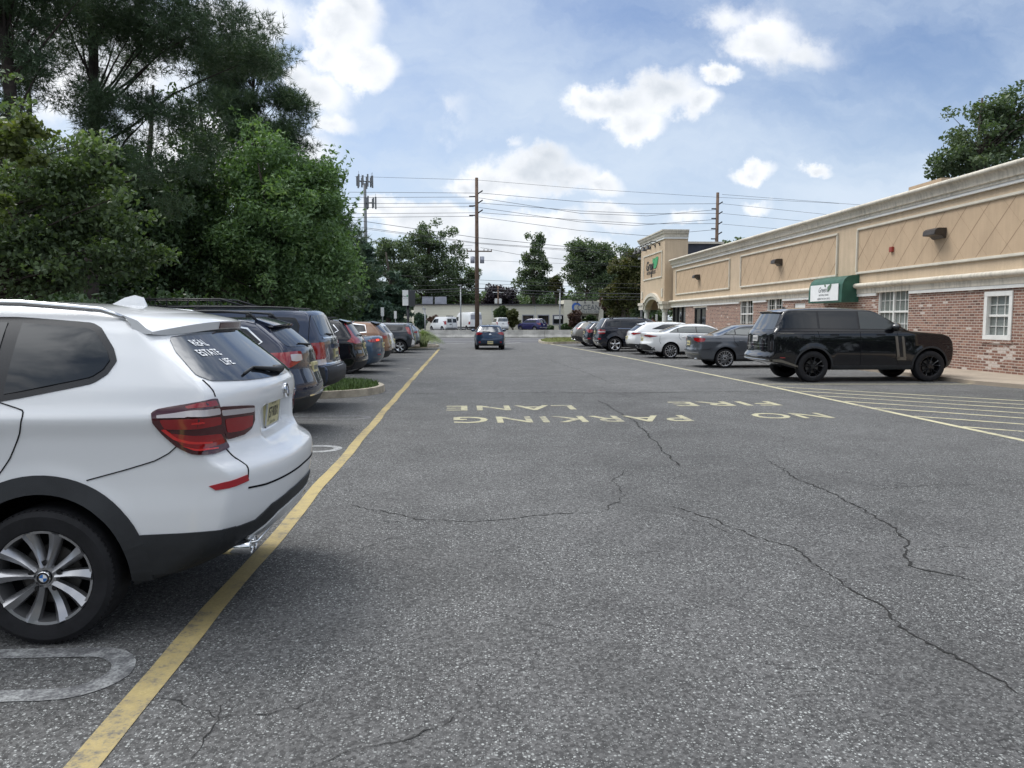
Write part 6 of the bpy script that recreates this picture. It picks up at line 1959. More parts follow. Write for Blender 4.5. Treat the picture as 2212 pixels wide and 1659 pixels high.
b = MB(); b.prism([(61.05 - 33, 5.9), (60.95 - 33, 5.9), (61.30 - 33, 4.98), (61.42 - 33, 5.05)], 'x', xt - XW - .03, xt - XW); b.build('sign_stroke', M_LETD, tp)
for yy in (58.9, 60.3, 61.8, 63.3):
    b = SB(); b.box(TX - .05, TX, yy - .10, yy + .10, 7.30, 7.52)
    b.tube([(TX - .04, yy, 7.42), (TX - .35, yy, 7.60), (TX - .70, yy, 7.62), (TX - .92, yy, 7.45), (TX - .95, yy, 7.25)], .03, 6)
    b.lathe([(.06, .0), (.09, -.05), (.22, -.26), (.20, -.25), (.02, -.05)], (TX - .95, yy, 7.26), 'z', 14)
    P_('sign_lamp', b, M_DARKM, smooth=40)
# dark slate block behind the tower
b = SB(); b.box(16.85, 20.3, 60.0, 66, 5.2, 7.55); P_('slate_gable', b, M_SLATE)
b = SB(); b.box(16.8, 20.4, 59.85, 66.1, 7.55, 7.72); P_('gable_coping', b, M_CORN)
b = SB(); b.box(17.25, 18.1, 59.7, 59.99, 6.12, 6.30); P_('flood_lamp', b, M_SIGNW)

# ------------------------------------------------------------------ cream building across the highway
YO = 115.0
oc = empty('showroom_building', (6, YO, 0), 0, 'low cream building with dark flat roof edge and raised sign block across the highway', 'building')


def O_(name, b, m, par=None, smooth=False, **kw):
    b.v = [(x - 6, y - YO, z) for x, y, z in b.v]; return b.build(name, m, par or oc, smooth, **kw)


def ox(x): return PY(x, 690, YO)[0]
def oz(y): return PY(1106, y, YO)[1]


xL, xB0, xB1 = ox(894), ox(1217), ox(1302)
b = MB(); b.box(xL, xB0, YO, YO + 12, 0, 3.75); O_('wall', b, M_SIDE)
b = MB(); b.add([(xL - 2.2, YO + 14, 0), (xL - 2.2, YO + 14, 3.0), (xL, YO + .1, 3.0), (xL, YO + .1, 0)], [(0, 1, 2, 3)]); b.box(xL - 2.0, xL - .1, YO + 6, YO + 13, 0, 3.1); O_('annex_wall', b, M_SIDE)
b = MB(); b.box(xL - .3, xB0 + .2, YO - .35, YO + 12.2, 3.75, 3.93); O_('roof', b, M_FASC)
b = MB(); b.box(xB0, xB0 + 1.2, YO - .5, YO + 6, 0, oz(648)); b.box(xB1 - .7, xB1, YO - .5, YO + 6, 0, oz(649)); b.box(xB0 + 1.2, xB1 - .7, YO + .8, YO + 6, 0, 2.4); b.box(xB0 + 1.2, xB1 - .7, YO + .2, YO + 6, 2.4, oz(650)); O_('sign_block', b, M_SIDE)
b = MB(); b.box(xB0 + 1.2, xB1 - .75, YO - .6, YO + .19, oz(677), oz(650.5)); sb_ = O_('sign_board', b, M_SIGNB)


def face_text(txt, size, xc, zc, y, m, name, parent, bold=0., sx=1., ox_=6, oy_=YO, shear=0.):
    vs, fs = text_geo(txt, size, 0, shear, 'CENTER', 1.0, bold)
    b = MB(); b.add([(xc - ox_ + X_ * sx, y - oy_, zc + Y_) for X_, Y_, _ in vs], fs); return b.build(name, m, parent, recalc=False)


xc = (xB0 + xB1) / 2
face_text('OCEAN', 1.12, xc + .72, oz(669.5), YO - .62, M_LETG, 'sign_words', sb_, .015, .88)
face_text('BATH & KITCHEN', .50, xc + .75, oz(676), YO - .62, M_LETG, 'sign_words', sb_, .006, .80)
b = MB(); n = 26; vs = []
cxw, czw = ox(1243.5) , oz(663.5)
for q in range(n + 1):
    a = math.radians(20 + 290 * q / n); r0 = .68; th = .30 * math.sin(math.pi * (.12 + .88 * q / n)) + .03
    vs += [(cxw + r0 * math.cos(a), YO - .63, czw + r0 * math.sin(a)), (cxw + (r0 - th) * math.cos(a), YO - .63, czw + (r0 - th) * math.sin(a))]
b.add(vs, [(2 * q, 2 * q + 1, 2 * q + 3, 2 * q + 2) for q in range(n)]); b.v = [(x - 6, y - YO, z) for x, y, z in b.v]; b.build('wave_emblem', M_BLUE, sb_, recalc=False)
for k in range(4):
    b = MB(); xx = xB0 + 1.9 + k * 1.15; b.tube([(xx, YO - .6, oz(650)), (xx, YO - 1.1, oz(649)), (xx, YO - 1.2, oz(652))], .05, 6); b.lathe([(.05, 0), (.2, -.25)], (xx, YO - 1.2, oz(652)), 'z', 10); O_('sign_lamp', b, M_DARKM)
for (xa, xb, ya, yb, gm) in ((1159 - 31, 1159 - 1, 681, 699, 0), (1174, 1203 + 1, 681, 700, 0), (1215 + 0, 1243, 0, 0, 1)):
    pass
wins = [(1130, 1152, 681, 699.5), (1173, 1194, 681, 699.5), (1193 + 3, 1214, 681, 699.5)]
wins = [(1129.5, 1152), (1162.5, 1185), (1195, 1216.5)]
for k, (xa, xb) in enumerate(wins):
    b = MB(); b.box(ox(xa), ox(xb), YO - .03, YO + .05, oz(699.5), oz(681.5)); wn_ = O_('window', b, M_GLASSD)
    b = MB(); X0_, X1_, Z0_, Z1_ = ox(xa), ox(xb), oz(699.5), oz(681.5)
    for q in ((X0_ - .1, X1_ + .1, Z1_, Z1_ + .12), (X0_ - .1, X1_ + .1, Z0_ - .1, Z0_), (X0_ - .1, X0_, Z0_, Z1_), (X1_, X1_ + .1, Z0_, Z1_)): b.box(q[0], q[1], YO - .07, YO + .02, q[2], q[3])
    b.v = [(x - 6, y - YO, z) for x, y, z in b.v]; b.build('window_frame', M_HVAC, wn_)
    if k == 2:
        b = MB(); b.box(X0_ + .15, X1_ - .25, YO - .045, YO - .032, oz(689), Z1_ - .08); b.v = [(x - 6, y - YO, z) for x, y, z in b.v]; b.build('window_poster', M_SIGNW, wn_)
for (xa, xb) in ((1259, 1274), (1276, 1290)):
    b = MB(); b.box(ox(xa), ox(xb), YO + .74, YO + .79, 0, oz(683)); O_('window', b, M_GLASSD)
b = MB(); b.box(ox(964), ox(979), YO - .03, YO + .05, 0, oz(682)); O_('door', b, M_GLASSD)
b = MB(); b.box(ox(992), ox(1036), YO - .03, YO + .05, 0, oz(681)); O_('garage_opening', b, M_FASC)
for xx in (915, 1063, 1156):
    b = MB(); b.tube([(ox(xx), YO - .08, 0), (ox(xx), YO - .08, 3.74)], .06, 6); O_('downpipe', b, M_WTRIM)
for (xa, xb, ya, yb) in ((910, 933, 658, 642), (938, 963.5, 658, 642)):
    b = MB(); b.box(ox(xa) + .0, ox(xb), YO + 3, YO + 5.5, 3.94, 3.94 + 1.15); b.box(ox(xa) + .2, ox(xb) - .8, YO + 2.96, YO + 3.0, 4.15, 4.9)
    O_('roof_unit', b, M_HVAC)

# ------------------------------------------------------------------ poles, wires, signs
YP = 98.0


def pole(name, xpx, ytop, Y, r0, r1, label, group=None):
    x, zt = PY(xpx, ytop, Y)
    root = empty(name, (x, Y, 0), 0, label, 'utility pole', group)
    b = MB(); b.tube([(0, 0, 0), (0, 0, zt * .5), (0, 0, zt)], [r0, (r0 + r1) / 2, r1], 12); b.build('shaft', M_POLEW, root, True)
    return root, x, zt


UP_ = 'tall brown utility poles'
p1, x1_, z1_ = pole('utility_pole', 1029.5, 384, YP, .29, .20, 'tall brown wooden utility pole with two grey transformers, behind the driving hatchback', UP_)
hz_ = lambda y: PY(1030, y, YP)[1]
b = MB()
for (yl, yr) in ((425, 416), (446, 438), (475 - 10, 458 + 8 - 8)): pass
for (a_, c_) in ((420.5, 414.5), (440.5, 435), (461, 456)):
    b.tube([(0, 0, hz_(c_ + 6)), (.75, 0, hz_(c_ - 3))], .085, 6); b.tube([(0, 0, hz_(a_ + 4)), (-.95, 0, hz_(a_ + 4.5))], .085, 6)
b.build('insulator_arm', M_WIRE, p1, True)
b = MB(); b.box(-1.3, 1.9, -.10, .10, hz_(544), hz_(541.5)); 
for xx in (-1.2, -.7, .9, 1.4, 1.85): b.tube([(xx, 0, hz_(543)), (xx, 0, hz_(538))], .05, 6)
b.build('crossarm', M_POLEW, p1)
for s in (-1, 1):
    b = MB(); b.lathe([(.001, 0), (.27, .02), (.28, .85), (.001, .9)], (s * .60 + .05, 0, hz_(569)), 'z', 14); b.build('transformer', M_HVAC, p1, True)
p2, x2_, z2_ = pole('utility_pole', 1550.5, 416, YP + 6, .29, .20, 'tall brown utility pole rising behind the shop tower', UP_)
b = MB(); h2 = lambda y: PY(1550, y, YP + 6)[1]
for yy in (440, 461, 483, 505): b.tube([(0, 0, h2(yy + 3)), (.7, 0, h2(yy - 4))], .085, 6); b.tube([(0, 0, h2(yy + 11)), (-.8, 0, h2(yy + 11))], .085, 6)
b.build('insulator_arm', M_WIRE, p2, True)


def wire(pxs, Y=YP, r=.022, sag=.0, name='overhead_wire', label='thin black overhead wire strung between the utility poles'):
    pts = []
    for i in range(len(pxs) - 1):
        a = PY(*pxs[i], Y); c = PY(*pxs[i + 1], Y)
        for q in range(8):
            t = q / 8; pts.append((a[0] + (c[0] - a[0]) * t, Y, a[1] + (c[1] - a[1]) * t - sag * 4 * t * (1 - t)))
    c = PY(*pxs[-1], Y); pts.append((c[0], Y, c[1]))
    b = MB(); b.tube(pts, r, 5, cap=False); o = b.build(name, M_WIRE, None, True)
    tag(o, label, 'wire', 'overhead wires'); return o


def z4c(x, y): return ((x / 3.016 + 1000) / 1.3563, (y / 3.016 + 500) / 1.3563)


WR = [([(120, 52), (1195, 82), (2111, 158), (3320, 235), (4400, 290)], .018), ([(60, 190), (1185, 198)], .025), ([(60, 238), (1160, 233)], .025), ([(60, 291), (1190, 287)], .025), ([(60, 326), (1170, 319)], .025),
      ([(20, 382), (1190, 372)], .025), ([(20, 415), (1165, 403)], .025),
      ([(1235, 198), (2111, 275), (2600, 296), (3318, 292)], .025), ([(1215, 240), (2111, 377), (2700, 400), (3310, 345)], .025), ([(1235, 287), (2111, 356), (2700, 380), (3318, 378)], .025), ([(1215, 325), (2111, 453), (2600, 485), (3310, 431)], .025),
      ([(1240, 372), (2111, 437), (2700, 470), (3318, 468)], .025), ([(1215, 408), (2111, 530), (2700, 575), (3310, 521)], .025),
      ([(60, 428), (1200, 592), (2111, 683), (2700, 742)], .03), ([(180, 500), (1200, 638), (2111, 703), (2700, 765)], .028), ([(180, 512), (1200, 645), (2111, 714), (2700, 776)], .02),
      ([(1160, 664), (60, 600)], .016), ([(1150, 684), (1060, 690)], .016), ([(1230, 680), (1560, 740), (2111, 800), (2700, 860)], .022), ([(1230, 792), (2700, 850)], .016),
      ([(60, 900), (1200, 965), (1800, 992), (2700, 1000)], .022), ([(60, 985), (600, 1020), (1200, 1000), (2700, 1040)], .02), ([(60, 1078), (1200, 1040), (2111, 1082), (2700, 1090)], .055), ([(60, 1098), (1200, 1062), (2111, 1110), (2700, 1118)], .035),
      ([(300, 1160), (1200, 1085), (2111, 1140), (2700, 1140)], .022)]
_names = ['thin topmost overhead wire, reaching the tip of the tall pole'] + ['overhead wire left of the tall utility pole, %s below the topmost' % ORD[k] for k in range(6)] + \
         ['overhead wire joining the two tall poles, %s from the top' % ORD[k] for k in (0, 1, 2, 3, 4, 5)] + ['sloping overhead wire crossing the tall pole above its crossarm, %s from the top' % ORD[k] for k in (0, 1, 2)] + \
         ['thin wire rising left from the crossarm of the tall pole', 'short wire level with the crossarm, left of the tall pole', 'sloping wire running right from the crossarm', 'thin wire running right from the transformers'] + \
         ['long low overhead wire under the tree crowns, %s from the top' % ORD[k] for k in range(5)]
_names[19] = 'thin wire running right from the transformers'
for k, (ps, r_) in enumerate(WR): wire([z4c(*p) for p in ps], YP - .3 - .02 * k, r_, label=_names[k] if k < len(_names) else 'lowest overhead wire over the cream building roof')
for _k, (ps, r_) in enumerate((([(1560, 420), (1850, 442), (2050, 455)], .02), ([(1560, 440), (1850, 470), (2000, 482)], .02), ([(1560, 461), (1800, 484), (1950, 498)], .02), ([(1560, 484), (1700, 496), (1860, 512)], .02))):
    wire(ps, YP + 5.6, r_, label='overhead wire right of the second tall pole, %s from the top' % ORD[_k])
# cell tower
xT, zT = PY(788, 396, 150)
ct = empty('cell_tower', (xT, 150, 0), 0, 'grey cell tower pole with two clusters of antenna panels, above the trees', 'tower')
M_ANT = mat('dull_antenna_grey', (.16, .17, .18), .6)
b = MB(); b.tube([(0, 0, 0), (0, 0, zT)], [.45, .26], 14); b.build('mast', M_ANT, ct, True)
for (zz, R_, nn_, cx_) in ((PY(788, 392, 150)[1], 1.45, 10, 0), (PY(788, 438, 150)[1], 1.0, 6, 1.0)):
    b = MB()
    for q in range(nn_):
        a = 2 * math.pi * q / nn_ + .2; px_, py_ = R_ * math.cos(a) + cx_, R_ * math.sin(a)
        b.tube([(0, 0, zz), (px_, py_, zz)], .06, 5)
        h_ = .9 if q % 2 else 1.15
        b.box(px_ - .14, px_ + .14, py_ - .1, py_ + .1, zz - h_, zz + h_)
        if q % 3 == 0: b.tube([(px_, py_, zz + h_), (px_, py_, zz + h_ + .6)], .03, 4)
    b.build('antenna_panels', M_ANT, ct)
# thin light poles across the road
for (xp, yt, Yp_, lab, hd) in ((995, 617, 99, 'thin grey light pole in front of the white vans', 1), (1209.7, 627, 99, 'thin grey light pole by the window poster of the cream building', 1), (1381 + 6, 560, 70, 'thin grey light pole just left of the shop tower', 0), (918, 668, 104, 'grey light pole at the left end of the cream building', 1)):
    x, zt = PY(xp, yt, Yp_)
    r_ = empty('light_pole', (x, Yp_, 0), 0, lab, 'light pole', 'thin grey light poles')
    b = MB(); b.tube([(0, 0, 0), (0, 0, zt)], [.10, .07], 8); b.build('shaft', M_GALV, r_, True)
    b = MB(); b.box(-.35, .1, -.12, .12, zt - .02, zt + .12); b.build('lamp_head', M_GALV, r_)
# far pole with equipment
x, zt = PY(1076, 617, 130)
r_ = empty('utility_pole', (x, 130, 0), 0, 'far wooden pole with a pale transformer, in front of the purple tree', 'utility pole')
b = MB(); b.tube([(0, 0, 0), (0, 0, zt)], .14, 8); b.build('shaft', M_POLEW, r_, True)
b = MB()
for s in (-.35, .35): b.lathe([(.001, 0), (.26, .02), (.26, .8), (.001, .85)], (s, 0, zt - 3.0), 'z', 10)
b.box(-.9, .9, -.05, .05, zt - 1.2, zt - 1.05); b.build('transformer', M_SIGNW, r_)
# shop pylon sign by the entrance
x, zt = PY(876.5, 626.5, 56)
ps = empty('pylon_sign', (x, 56, 0), 0, 'white and black box sign on a dark post by the lot entrance', 'sign')
zb0 = PY(876.5, 660.5, 56)[1]
b = MB(); b.tube([(.12, .3, 0), (.12, .3, zb0)], .09, 8); b.build('post', M_DARKM, ps, True)
b = MB(); b.prism([(-.24, -.15), (.19, -.15), (.58, 1.5), (.15, 1.5)], 'z', zb0, zt); b.build('sign_box', M_DARKM, ps)
b = MB(); b.box(-.235, .185, -.175, -.152, zb0 + .01, zt - .01); sg = b.build('sign_face', M_SIGNW, ps)


def pyl_text(txt, size, dx, z, m, shear=0., bold=.0, sx=1.):
    vs, fs = text_geo(txt, size, 0, shear, 'CENTER', 1, bold); b = MB(); b.add([(dx + X_ * sx, -.18, z + Y_) for X_, Y_, _ in vs], fs); b.build('sign_words', m, sg, recalc=False)


zc_ = (zb0 + zt) / 2
pyl_text("Green's", .17, -.05, zc_ + .05, M_LETG, .3, .003, .75); pyl_text('NATURAL FOODS', .055, -.03, zc_ - .08, M_LETG, 0, .001, .8)
b = MB(); b.prism([(.06, zc_ + .12), (.10, zc_ + .24), (.16, zc_ + .16), (.14, zc_ + .05)], 'y', -.185, -.178); b.build('sign_leaf', M_LEAFG, sg)
# small parking signs
for (xp, yp, Yp_, lab) in ((1329, 690.5, 49.5, 'small white sign on a post above the black SUV roof'), (1412 + 6, 683, 59.5, 'narrow white sign beside the person under the arch'), (826, 668, 44, 'thin white stake sign behind the left row of cars, nearer one'), (850 + 4, 676, 52, 'thin white stake sign behind the left row of cars, farther one')):
    x, zt = PY(xp, yp - 4, Yp_)
    r_ = empty('small_sign', (x, Yp_, 0), 0, lab, 'sign', 'small white post signs')
    b = MB(); b.tube([(0, 0, 0), (0, 0, zt)], .03, 6); b.build('post', M_GALV, r_)
    b = MB(); b.box(-.09, .09, -.045, -.031, zt - .5, zt); b.build('sign_plate', M_SIGNW, r_, bevel=.005)

# ------------------------------------------------------------------ the person under the arch
M_SKIN = mat('skin', (.20, .11, .075), .55)
M_HAIR = mat('black_hair', (.012, .010, .010), .7)
M_SHIRT = mat('rust_brown_shirt', (.22, .085, .045), .8)
M_TROU = mat('dark_trousers', (.02, .022, .03), .8)


def person(x, y, rz):
    J = [((0, 0, .95), .15), ((0, 0, 1.15), .14), ((0, 0, 1.36), .155), ((0, .0, 1.49), .06), ((0, .01, 1.58), .085), ((0, .01, 1.68), .075),
         ((-.10, 0, .90), .10), ((-.11, .02, .50), .065), ((-.11, -.02, .09), .045), ((-.11, .12, .05), .04),
         ((.10, 0, .90), .10), ((.11, .05, .50), .065), ((.11, .06, .09), .045), ((.11, .20, .05), .04),
         ((-.19, 0, 1.40), .065), ((-.24, .02, 1.14), .045), ((-.22, .10, .90), .035), ((-.21, .15, .82), .03),
         ((.19, 0, 1.40), .065), ((.24, .02, 1.14), .045), ((.22, .10, .90), .035), ((.21, .15, .82), .03)]
    Ed = [(0, 1), (1, 2), (2, 3), (3, 4), (4, 5), (0, 6), (6, 7), (7, 8), (8, 9), (0, 10), (10, 11), (11, 12), (12, 13), (2, 14), (14, 15), (15, 16), (16, 17), (2, 18), (18, 19), (19, 20), (20, 21)]
    base = [Vector(j[0]) for j in J]; rad = [j[1] for j in J]
    for s, h in ((-1, 17), (1, 21)):
        p = base[h]
        for q in range(4):
            k = len(base); base += [p + Vector((s * .005, (q - 1.5) * .018, -.035)), p + Vector((s * -.01, (q - 1.5) * .02 + .005, -.08 + abs(q - 1.5) * .008))]; rad += [.009, .007]; Ed += [(h, k), (k, k + 1)]
        k = len(base); base += [p + Vector((-s * .02, .035, -.01)), p + Vector((-s * .025, .05, -.04))]; rad += [.010, .008]; Ed += [(h, k), (k, k + 1)]
    me = bpy.data.meshes.new('body'); me.from_pydata([tuple(b_) for b_ in base], Ed, [])
    o = bpy.data.objects.new('person', me); COL.objects.link(o)
    o.modifiers.new('s', 'SKIN'); sv = me.skin_vertices[0].data
    for i, r in enumerate(rad): sv[i].radius = (r, r * .85)
    sv[0].use_root = True
    o.modifiers.new('u', 'SUBSURF').levels = 1
    dg = bpy.context.evaluated_depsgraph_get(); m2 = bpy.data.meshes.new_from_object(o.evaluated_get(dg))
    bpy.data.objects.remove(o)
    for m_ in (M_SKIN, M_SHIRT, M_TROU): m2.materials.append(m_)
    for p in m2.polygons:
        c = p.center
        p.material_index = 2 if (c.z < .97 and abs(c.x) < .19) else (1 if .93 < c.z < 1.49 and not (c.z < 1.15 and abs(c.x) > .2) else 0)
    o = link('person', m2, None, True, (x, y, .10), rz)
    tag(o, 'person with short dark hair and a rust brown top walking under the entrance arch', 'person')
    b = MB(); b.lathe([(.001, .13), (.06, .115), (.10, .06), (.112, -.01), (.10, -.06), (.085, -.075)], (0, -.01, 1.655), 'z', 16); b.build('hair', M_HAIR, o, True)
    b = MB()
    for s in (-1, 1): b.lathe([(.001, .012), (.012, .0), (.001, -.012)], (s * .032, .087, 1.65), 'z', 8)
    b.prism([(.078, 1.625), (.112, 1.612), (.085, 1.60)], 'x', -.012, .012); b.box(-.025, .025, .080, .088, 1.575, 1.583)
    b.build('face', M_SKIN, o, True)


px_, _ = PY(1410, 690, 59.0)
person(px_, 59.0, 2.6)

# ------------------------------------------------------------------ trees and planting
def leaf_cloud(name, centers, radii, per, size, m, parent, seed, kind='leaf', flat=.75, aspect=.5, droop=0.0, density_pow=.5):
    rg = np.random.default_rng(seed)
    C_ = np.asarray(centers, float); R_ = np.asarray(radii, float)
    n = len(C_); per_ = np.maximum(3, (per * (R_ / R_.mean()) ** 2)).astype(int)
    idx = np.repeat(np.arange(n), per_); N = len(idx)
    d = rg.normal(size=(N, 3)); d /= np.linalg.norm(d, axis=1)[:, None]
    rr = rg.random(N) ** density_pow
    P = C_[idx] + d * (R_[idx] * rr)[:, None] * np.array([1, 1, flat])
    if kind == 'needle':        # tufts: needles fanned about a shoot tip
        K = 7; tips = P; N2 = len(tips) * K
        ax = rg.normal(size=(N2, 3)) + np.repeat(d, K, axis=0) * .9 + np.array([0, 0, .35]); ax /= np.linalg.norm(ax, axis=1)[:, None]
        ln = size * rg.uniform(.7, 1.25, N2); base = np.repeat(tips, K, axis=0)
        sd_ = np.cross(ax, rg.normal(size=(N2, 3))); sd_ /= np.linalg.norm(sd_, axis=1)[:, None]
        w_ = (size * aspect * .5)
        V = np.stack([base - sd_ * w_, base + sd_ * w_, base + ax * ln[:, None]], 1).reshape(-1, 3); k = 3; F = N2
    else:
        nrm = rg.normal(size=(N, 3)) + np.array([0, 0, .9]); nrm /= np.linalg.norm(nrm, axis=1)[:, None]
        a = np.cross(nrm, rg.normal(size=(N, 3))); a /= np.linalg.norm(a, axis=1)[:, None]
        b = np.cross(nrm, a)
        s_ = size * rg.uniform(.6, 1.35, N)[:, None]
        dz = np.array([0, 0, -droop])
        V = np.stack([P - a * s_, P + b * s_ * aspect - a * s_ * .1, P + a * s_ + dz * s_, P - b * s_ * aspect - a * s_ * .1], 1).reshape(-1, 3); k = 4; F = N
    me = bpy.data.meshes.new(name)
    me.vertices.add(len(V)); me.vertices.foreach_set('co', V.ravel().astype(np.float32))
    me.loops.add(F * k); me.loops.foreach_set('vertex_index', np.arange(F * k, dtype=np.int32))
    me.polygons.add(F); me.polygons.foreach_set('loop_start', np.arange(0, F * k, k, dtype=np.int32)); me.polygons.foreach_set('loop_total', np.full(F, k, dtype=np.int32))
    me.update(); me.materials.append(m)
    return link(name, me, parent)


def tree(name, label, base, H, tr, blobs, nclump, cr, per, size, m, bark=M_BARK, seed=1, group=None, kind='leaf', cat='tree', aspect=.5, shell=.45, flat=.75, limbs=26, lean=(0, 0), droop=0., shoots=0, multi=1, fork=.25):
    """blobs: crown ellipsoids (x,y,z,rx,ry,rz) relative to the base"""
    rg = np.random.default_rng(seed)
    root = empty(name, (*base, 0), 0, label, cat, group)
    vol = np.array([b[3] * b[4] * b[5] for b in blobs]); pr = vol / vol.sum()
    cs = []
    for i in range(nclump):
        bl = blobs[rg.choice(len(blobs), p=pr)]
        d = rg.normal(size=3); d /= np.linalg.norm(d)
        r = rg.random() ** shell
        cs.append((bl[0] + d[0] * bl[3] * r, bl[1] + d[1] * bl[4] * r, bl[2] + d[2] * bl[5] * r))
    cs = np.array(cs); rad = cr * rg.uniform(.55, 1.35, len(cs))
    if shoots:
        top = []; 
        for i in range(shoots):
            bl = blobs[rg.integers(len(blobs))]; a = rg.uniform(0, 6.28); e = rg.uniform(.25, 1.0)
            p = np.array([bl[0] + bl[3] * math.cos(a) * (1 - e * .6), bl[1] + bl[4] * math.sin(a) * (1 - e * .6), bl[2] + bl[5] * e])
            dv = np.array([math.cos(a) * .55, math.sin(a) * .55, 1.0])
            for q in range(5): top.append(np.append(p + dv * q * cr * .42, cr * (.34 - .05 * q)))
        top = np.array(top); cs = np.vstack([cs, top[:, :3]]); rad = np.append(rad, top[:, 3])
    # trunk and limbs
    b = MB()
    tops = []
    for k in range(multi):
        a = 2 * math.pi * k / max(1, multi) + .5; sp = .0 if multi == 1 else 1.0
        pts = []; rd = []
        for q in range(8):
            f = q / 7
            wob = tr * .8 * math.sin(f * 5 + seed + k)
            pts.append((lean[0] * f * H + wob + sp * math.cos(a) * f * H * .16, lean[1] * f * H + sp * math.sin(a) * f * H * .16 + wob * .5, f * H * .93)); rd.append(tr * (1.25 if q == 0 else 1) * (1 - f * .85) * (1 if multi == 1 else .6) + .01)
        b.tube(pts, rd, 9); tops.append((pts, rd))
    b.build('trunk', bark, root, True)
    b = MB(); order = rg.permutation(nclump)[:limbs]
    for i in order:
        c = Vector(cs[i]); pts, rd = tops[rg.integers(len(tops))]
        zt = max(H * fork, min(c.z - .25 * math.hypot(c.x, c.y) - .1 * H, H * .88)); f = zt / (H * .93) * 7
        q = min(6, int(f)); t_ = min(1, f - q); s0 = Vector(pts[q]).lerp(Vector(pts[q + 1]), t_); r0 = (rd[q] * (1 - t_) + rd[q + 1] * t_) * (.30 if kind == 'needle' else .42)
        mid = s0.lerp(c, .5) + Vector((rg.uniform(-.3, .3), rg.uniform(-.3, .3), rg.uniform(-.1, .35))) * (c - s0).length * .25
        b.tube([s0, s0.lerp(mid, .5) + Vector((0, 0, -.02 * H * .3)), mid, mid.lerp(c, .5) + Vector((0, 0, .02)), c], [r0, r0 * .8, r0 * .6, r0 * .38, r0 * .12], 5, cap=False)
    b.build('limbs', bark, root, True)
    leaf_cloud('crown', cs, rad, per, size, m, root, seed + 50, kind, flat, aspect, droop)
    return root


def EB(base, lst, Y):
    """crown blobs given as seen from the lane: (x, y, half width, half height, depth offset) -> metres relative to the trunk foot"""
    out = []
    for t in lst:
        x, y, rx, ry = t[:4]; dy = t[4] if len(t) > 4 else 0
        Yb = Y + dy; X, Z = PY(x, y, Yb); k = Yb / FPX
        out.append((X - base[0], Yb - base[1], Z, rx * k, (rx * k * .85), ry * k))
    return out


LTG = 'trees along the left edge of the lot'
# pines: trunks high on the left
Y = 25.0; bx = PY(195, 300, Y)[0]
tree('pine_tree', 'tall dark pine with a bare forked trunk and wide spreading limbs, upper left', (bx, Y), 19, .24,
     EB((bx, Y), [(200, 40, 260, 110), (420, 60, 190, 70), (470, 120, 150, 60, 2), (80, 170, 120, 80), (300, 215, 150, 65), (250, 290, 130, 75), (330, 370, 120, 90), (360, 290, 110, 60, 2), (180, 250, 90, 50), (560, 120, 60, 45, 1), (250, -120, 300, 140)], Y),
     370, .55, 58, .24, L_PINE, M_BARKD, 11, LTG, 'needle', 'pine', .08, .6, .6, 24, (0.0, 0), fork=.3)
Y = 22.0; bx = PY(8, 300, Y)[0]
tree('pine_tree', 'dark pine trunk at the left picture edge with sky between its limbs', (bx, Y), 16, .27,
     EB((bx, Y), [(-60, 30, 120, 120), (60, 150, 60, 40), (30, 330, 110, 60), (-80, 260, 110, 160), (60, -60, 200, 90)], Y), 120, .52, 58, .24, L_PINE, M_BARKD, 12, LTG, 'needle', 'pine', .08, .6, .6, 26, fork=.3)
Y = 36.0; bx = PY(560, 300, Y)[0]
tree('pine_tree', 'pine with rounded needle masses stepping down to the right against the clouds', (bx, Y), 13.5, .26,
     EB((bx, Y), [(540, 120, 65, 45), (590, 170, 40, 35), (600, 215, 55, 30), (640, 255, 40, 36), (655, 240, 22, 22), (480, 140, 60, 60), (560, 290, 80, 30), (500, 220, 60, 40), (620, 310, 50, 25)], Y),
     190, .60, 62, .26, L_PINE, M_BARKD, 13, LTG, 'needle', 'pine', .09, .6, .65, 44, (.0, 0), fork=.3)
Y = 46.0; bx = PY(690, 400, Y)[0]
tree('pine_tree', 'dark pine behind the fresh green tree, its tip showing at the right of the crown', (bx, Y), 10, .24,
     EB((bx, Y), [(690, 400, 45, 50), (670, 470, 60, 60), (720, 520, 60, 60), (740, 590, 60, 50), (765, 640, 50, 50)], Y), 130, .75, 60, .32, L_PINE, M_BARKD, 14, LTG, 'needle', 'pine', .12, .55, .7, 40)
# wall of darker trees behind
Y = 33.0; bx = PY(330, 500, Y)[0]
tree('broadleaf_tree', 'dark shaded tree filling the gap between the maple and the fresh green tree', (bx, Y), 12, .28,
     EB((bx, Y), [(300, 450, 120, 100), (380, 520, 90, 130), (300, 600, 150, 90), (420, 400, 70, 80), (230, 380, 90, 90), (440, 330, 60, 50)], Y), 300, .75, 85, .115, L_DARK, M_BARKD, 15, LTG, limbs=60, aspect=.55)
Y = 27.0; bx = PY(60, 500, Y)[0]
tree('broadleaf_tree', 'dark shaded tree behind the maple leaves at the far left', (bx, Y), 11, .26,
     EB((bx, Y), [(40, 450, 130, 110), (150, 560, 130, 100), (-20, 600, 130, 90), (180, 420, 90, 90), (90, 660, 150, 50)], Y), 260, .70, 80, .105, L_DARK, M_BARKD, 16, LTG, limbs=50, aspect=.55)
Y = 42.0; bx = PY(560, 600, Y)[0]
tree('broadleaf_tree', 'low dark tree behind the parked dark blue cars', (bx, Y), 9, .25,
     EB((bx, Y), [(480, 560, 150, 100), (620, 600, 120, 80), (720, 640, 70, 50), (350, 640, 150, 60)], Y), 200, .95, 75, .16, L_DARK, M_BARKD, 17, LTG, limbs=40)
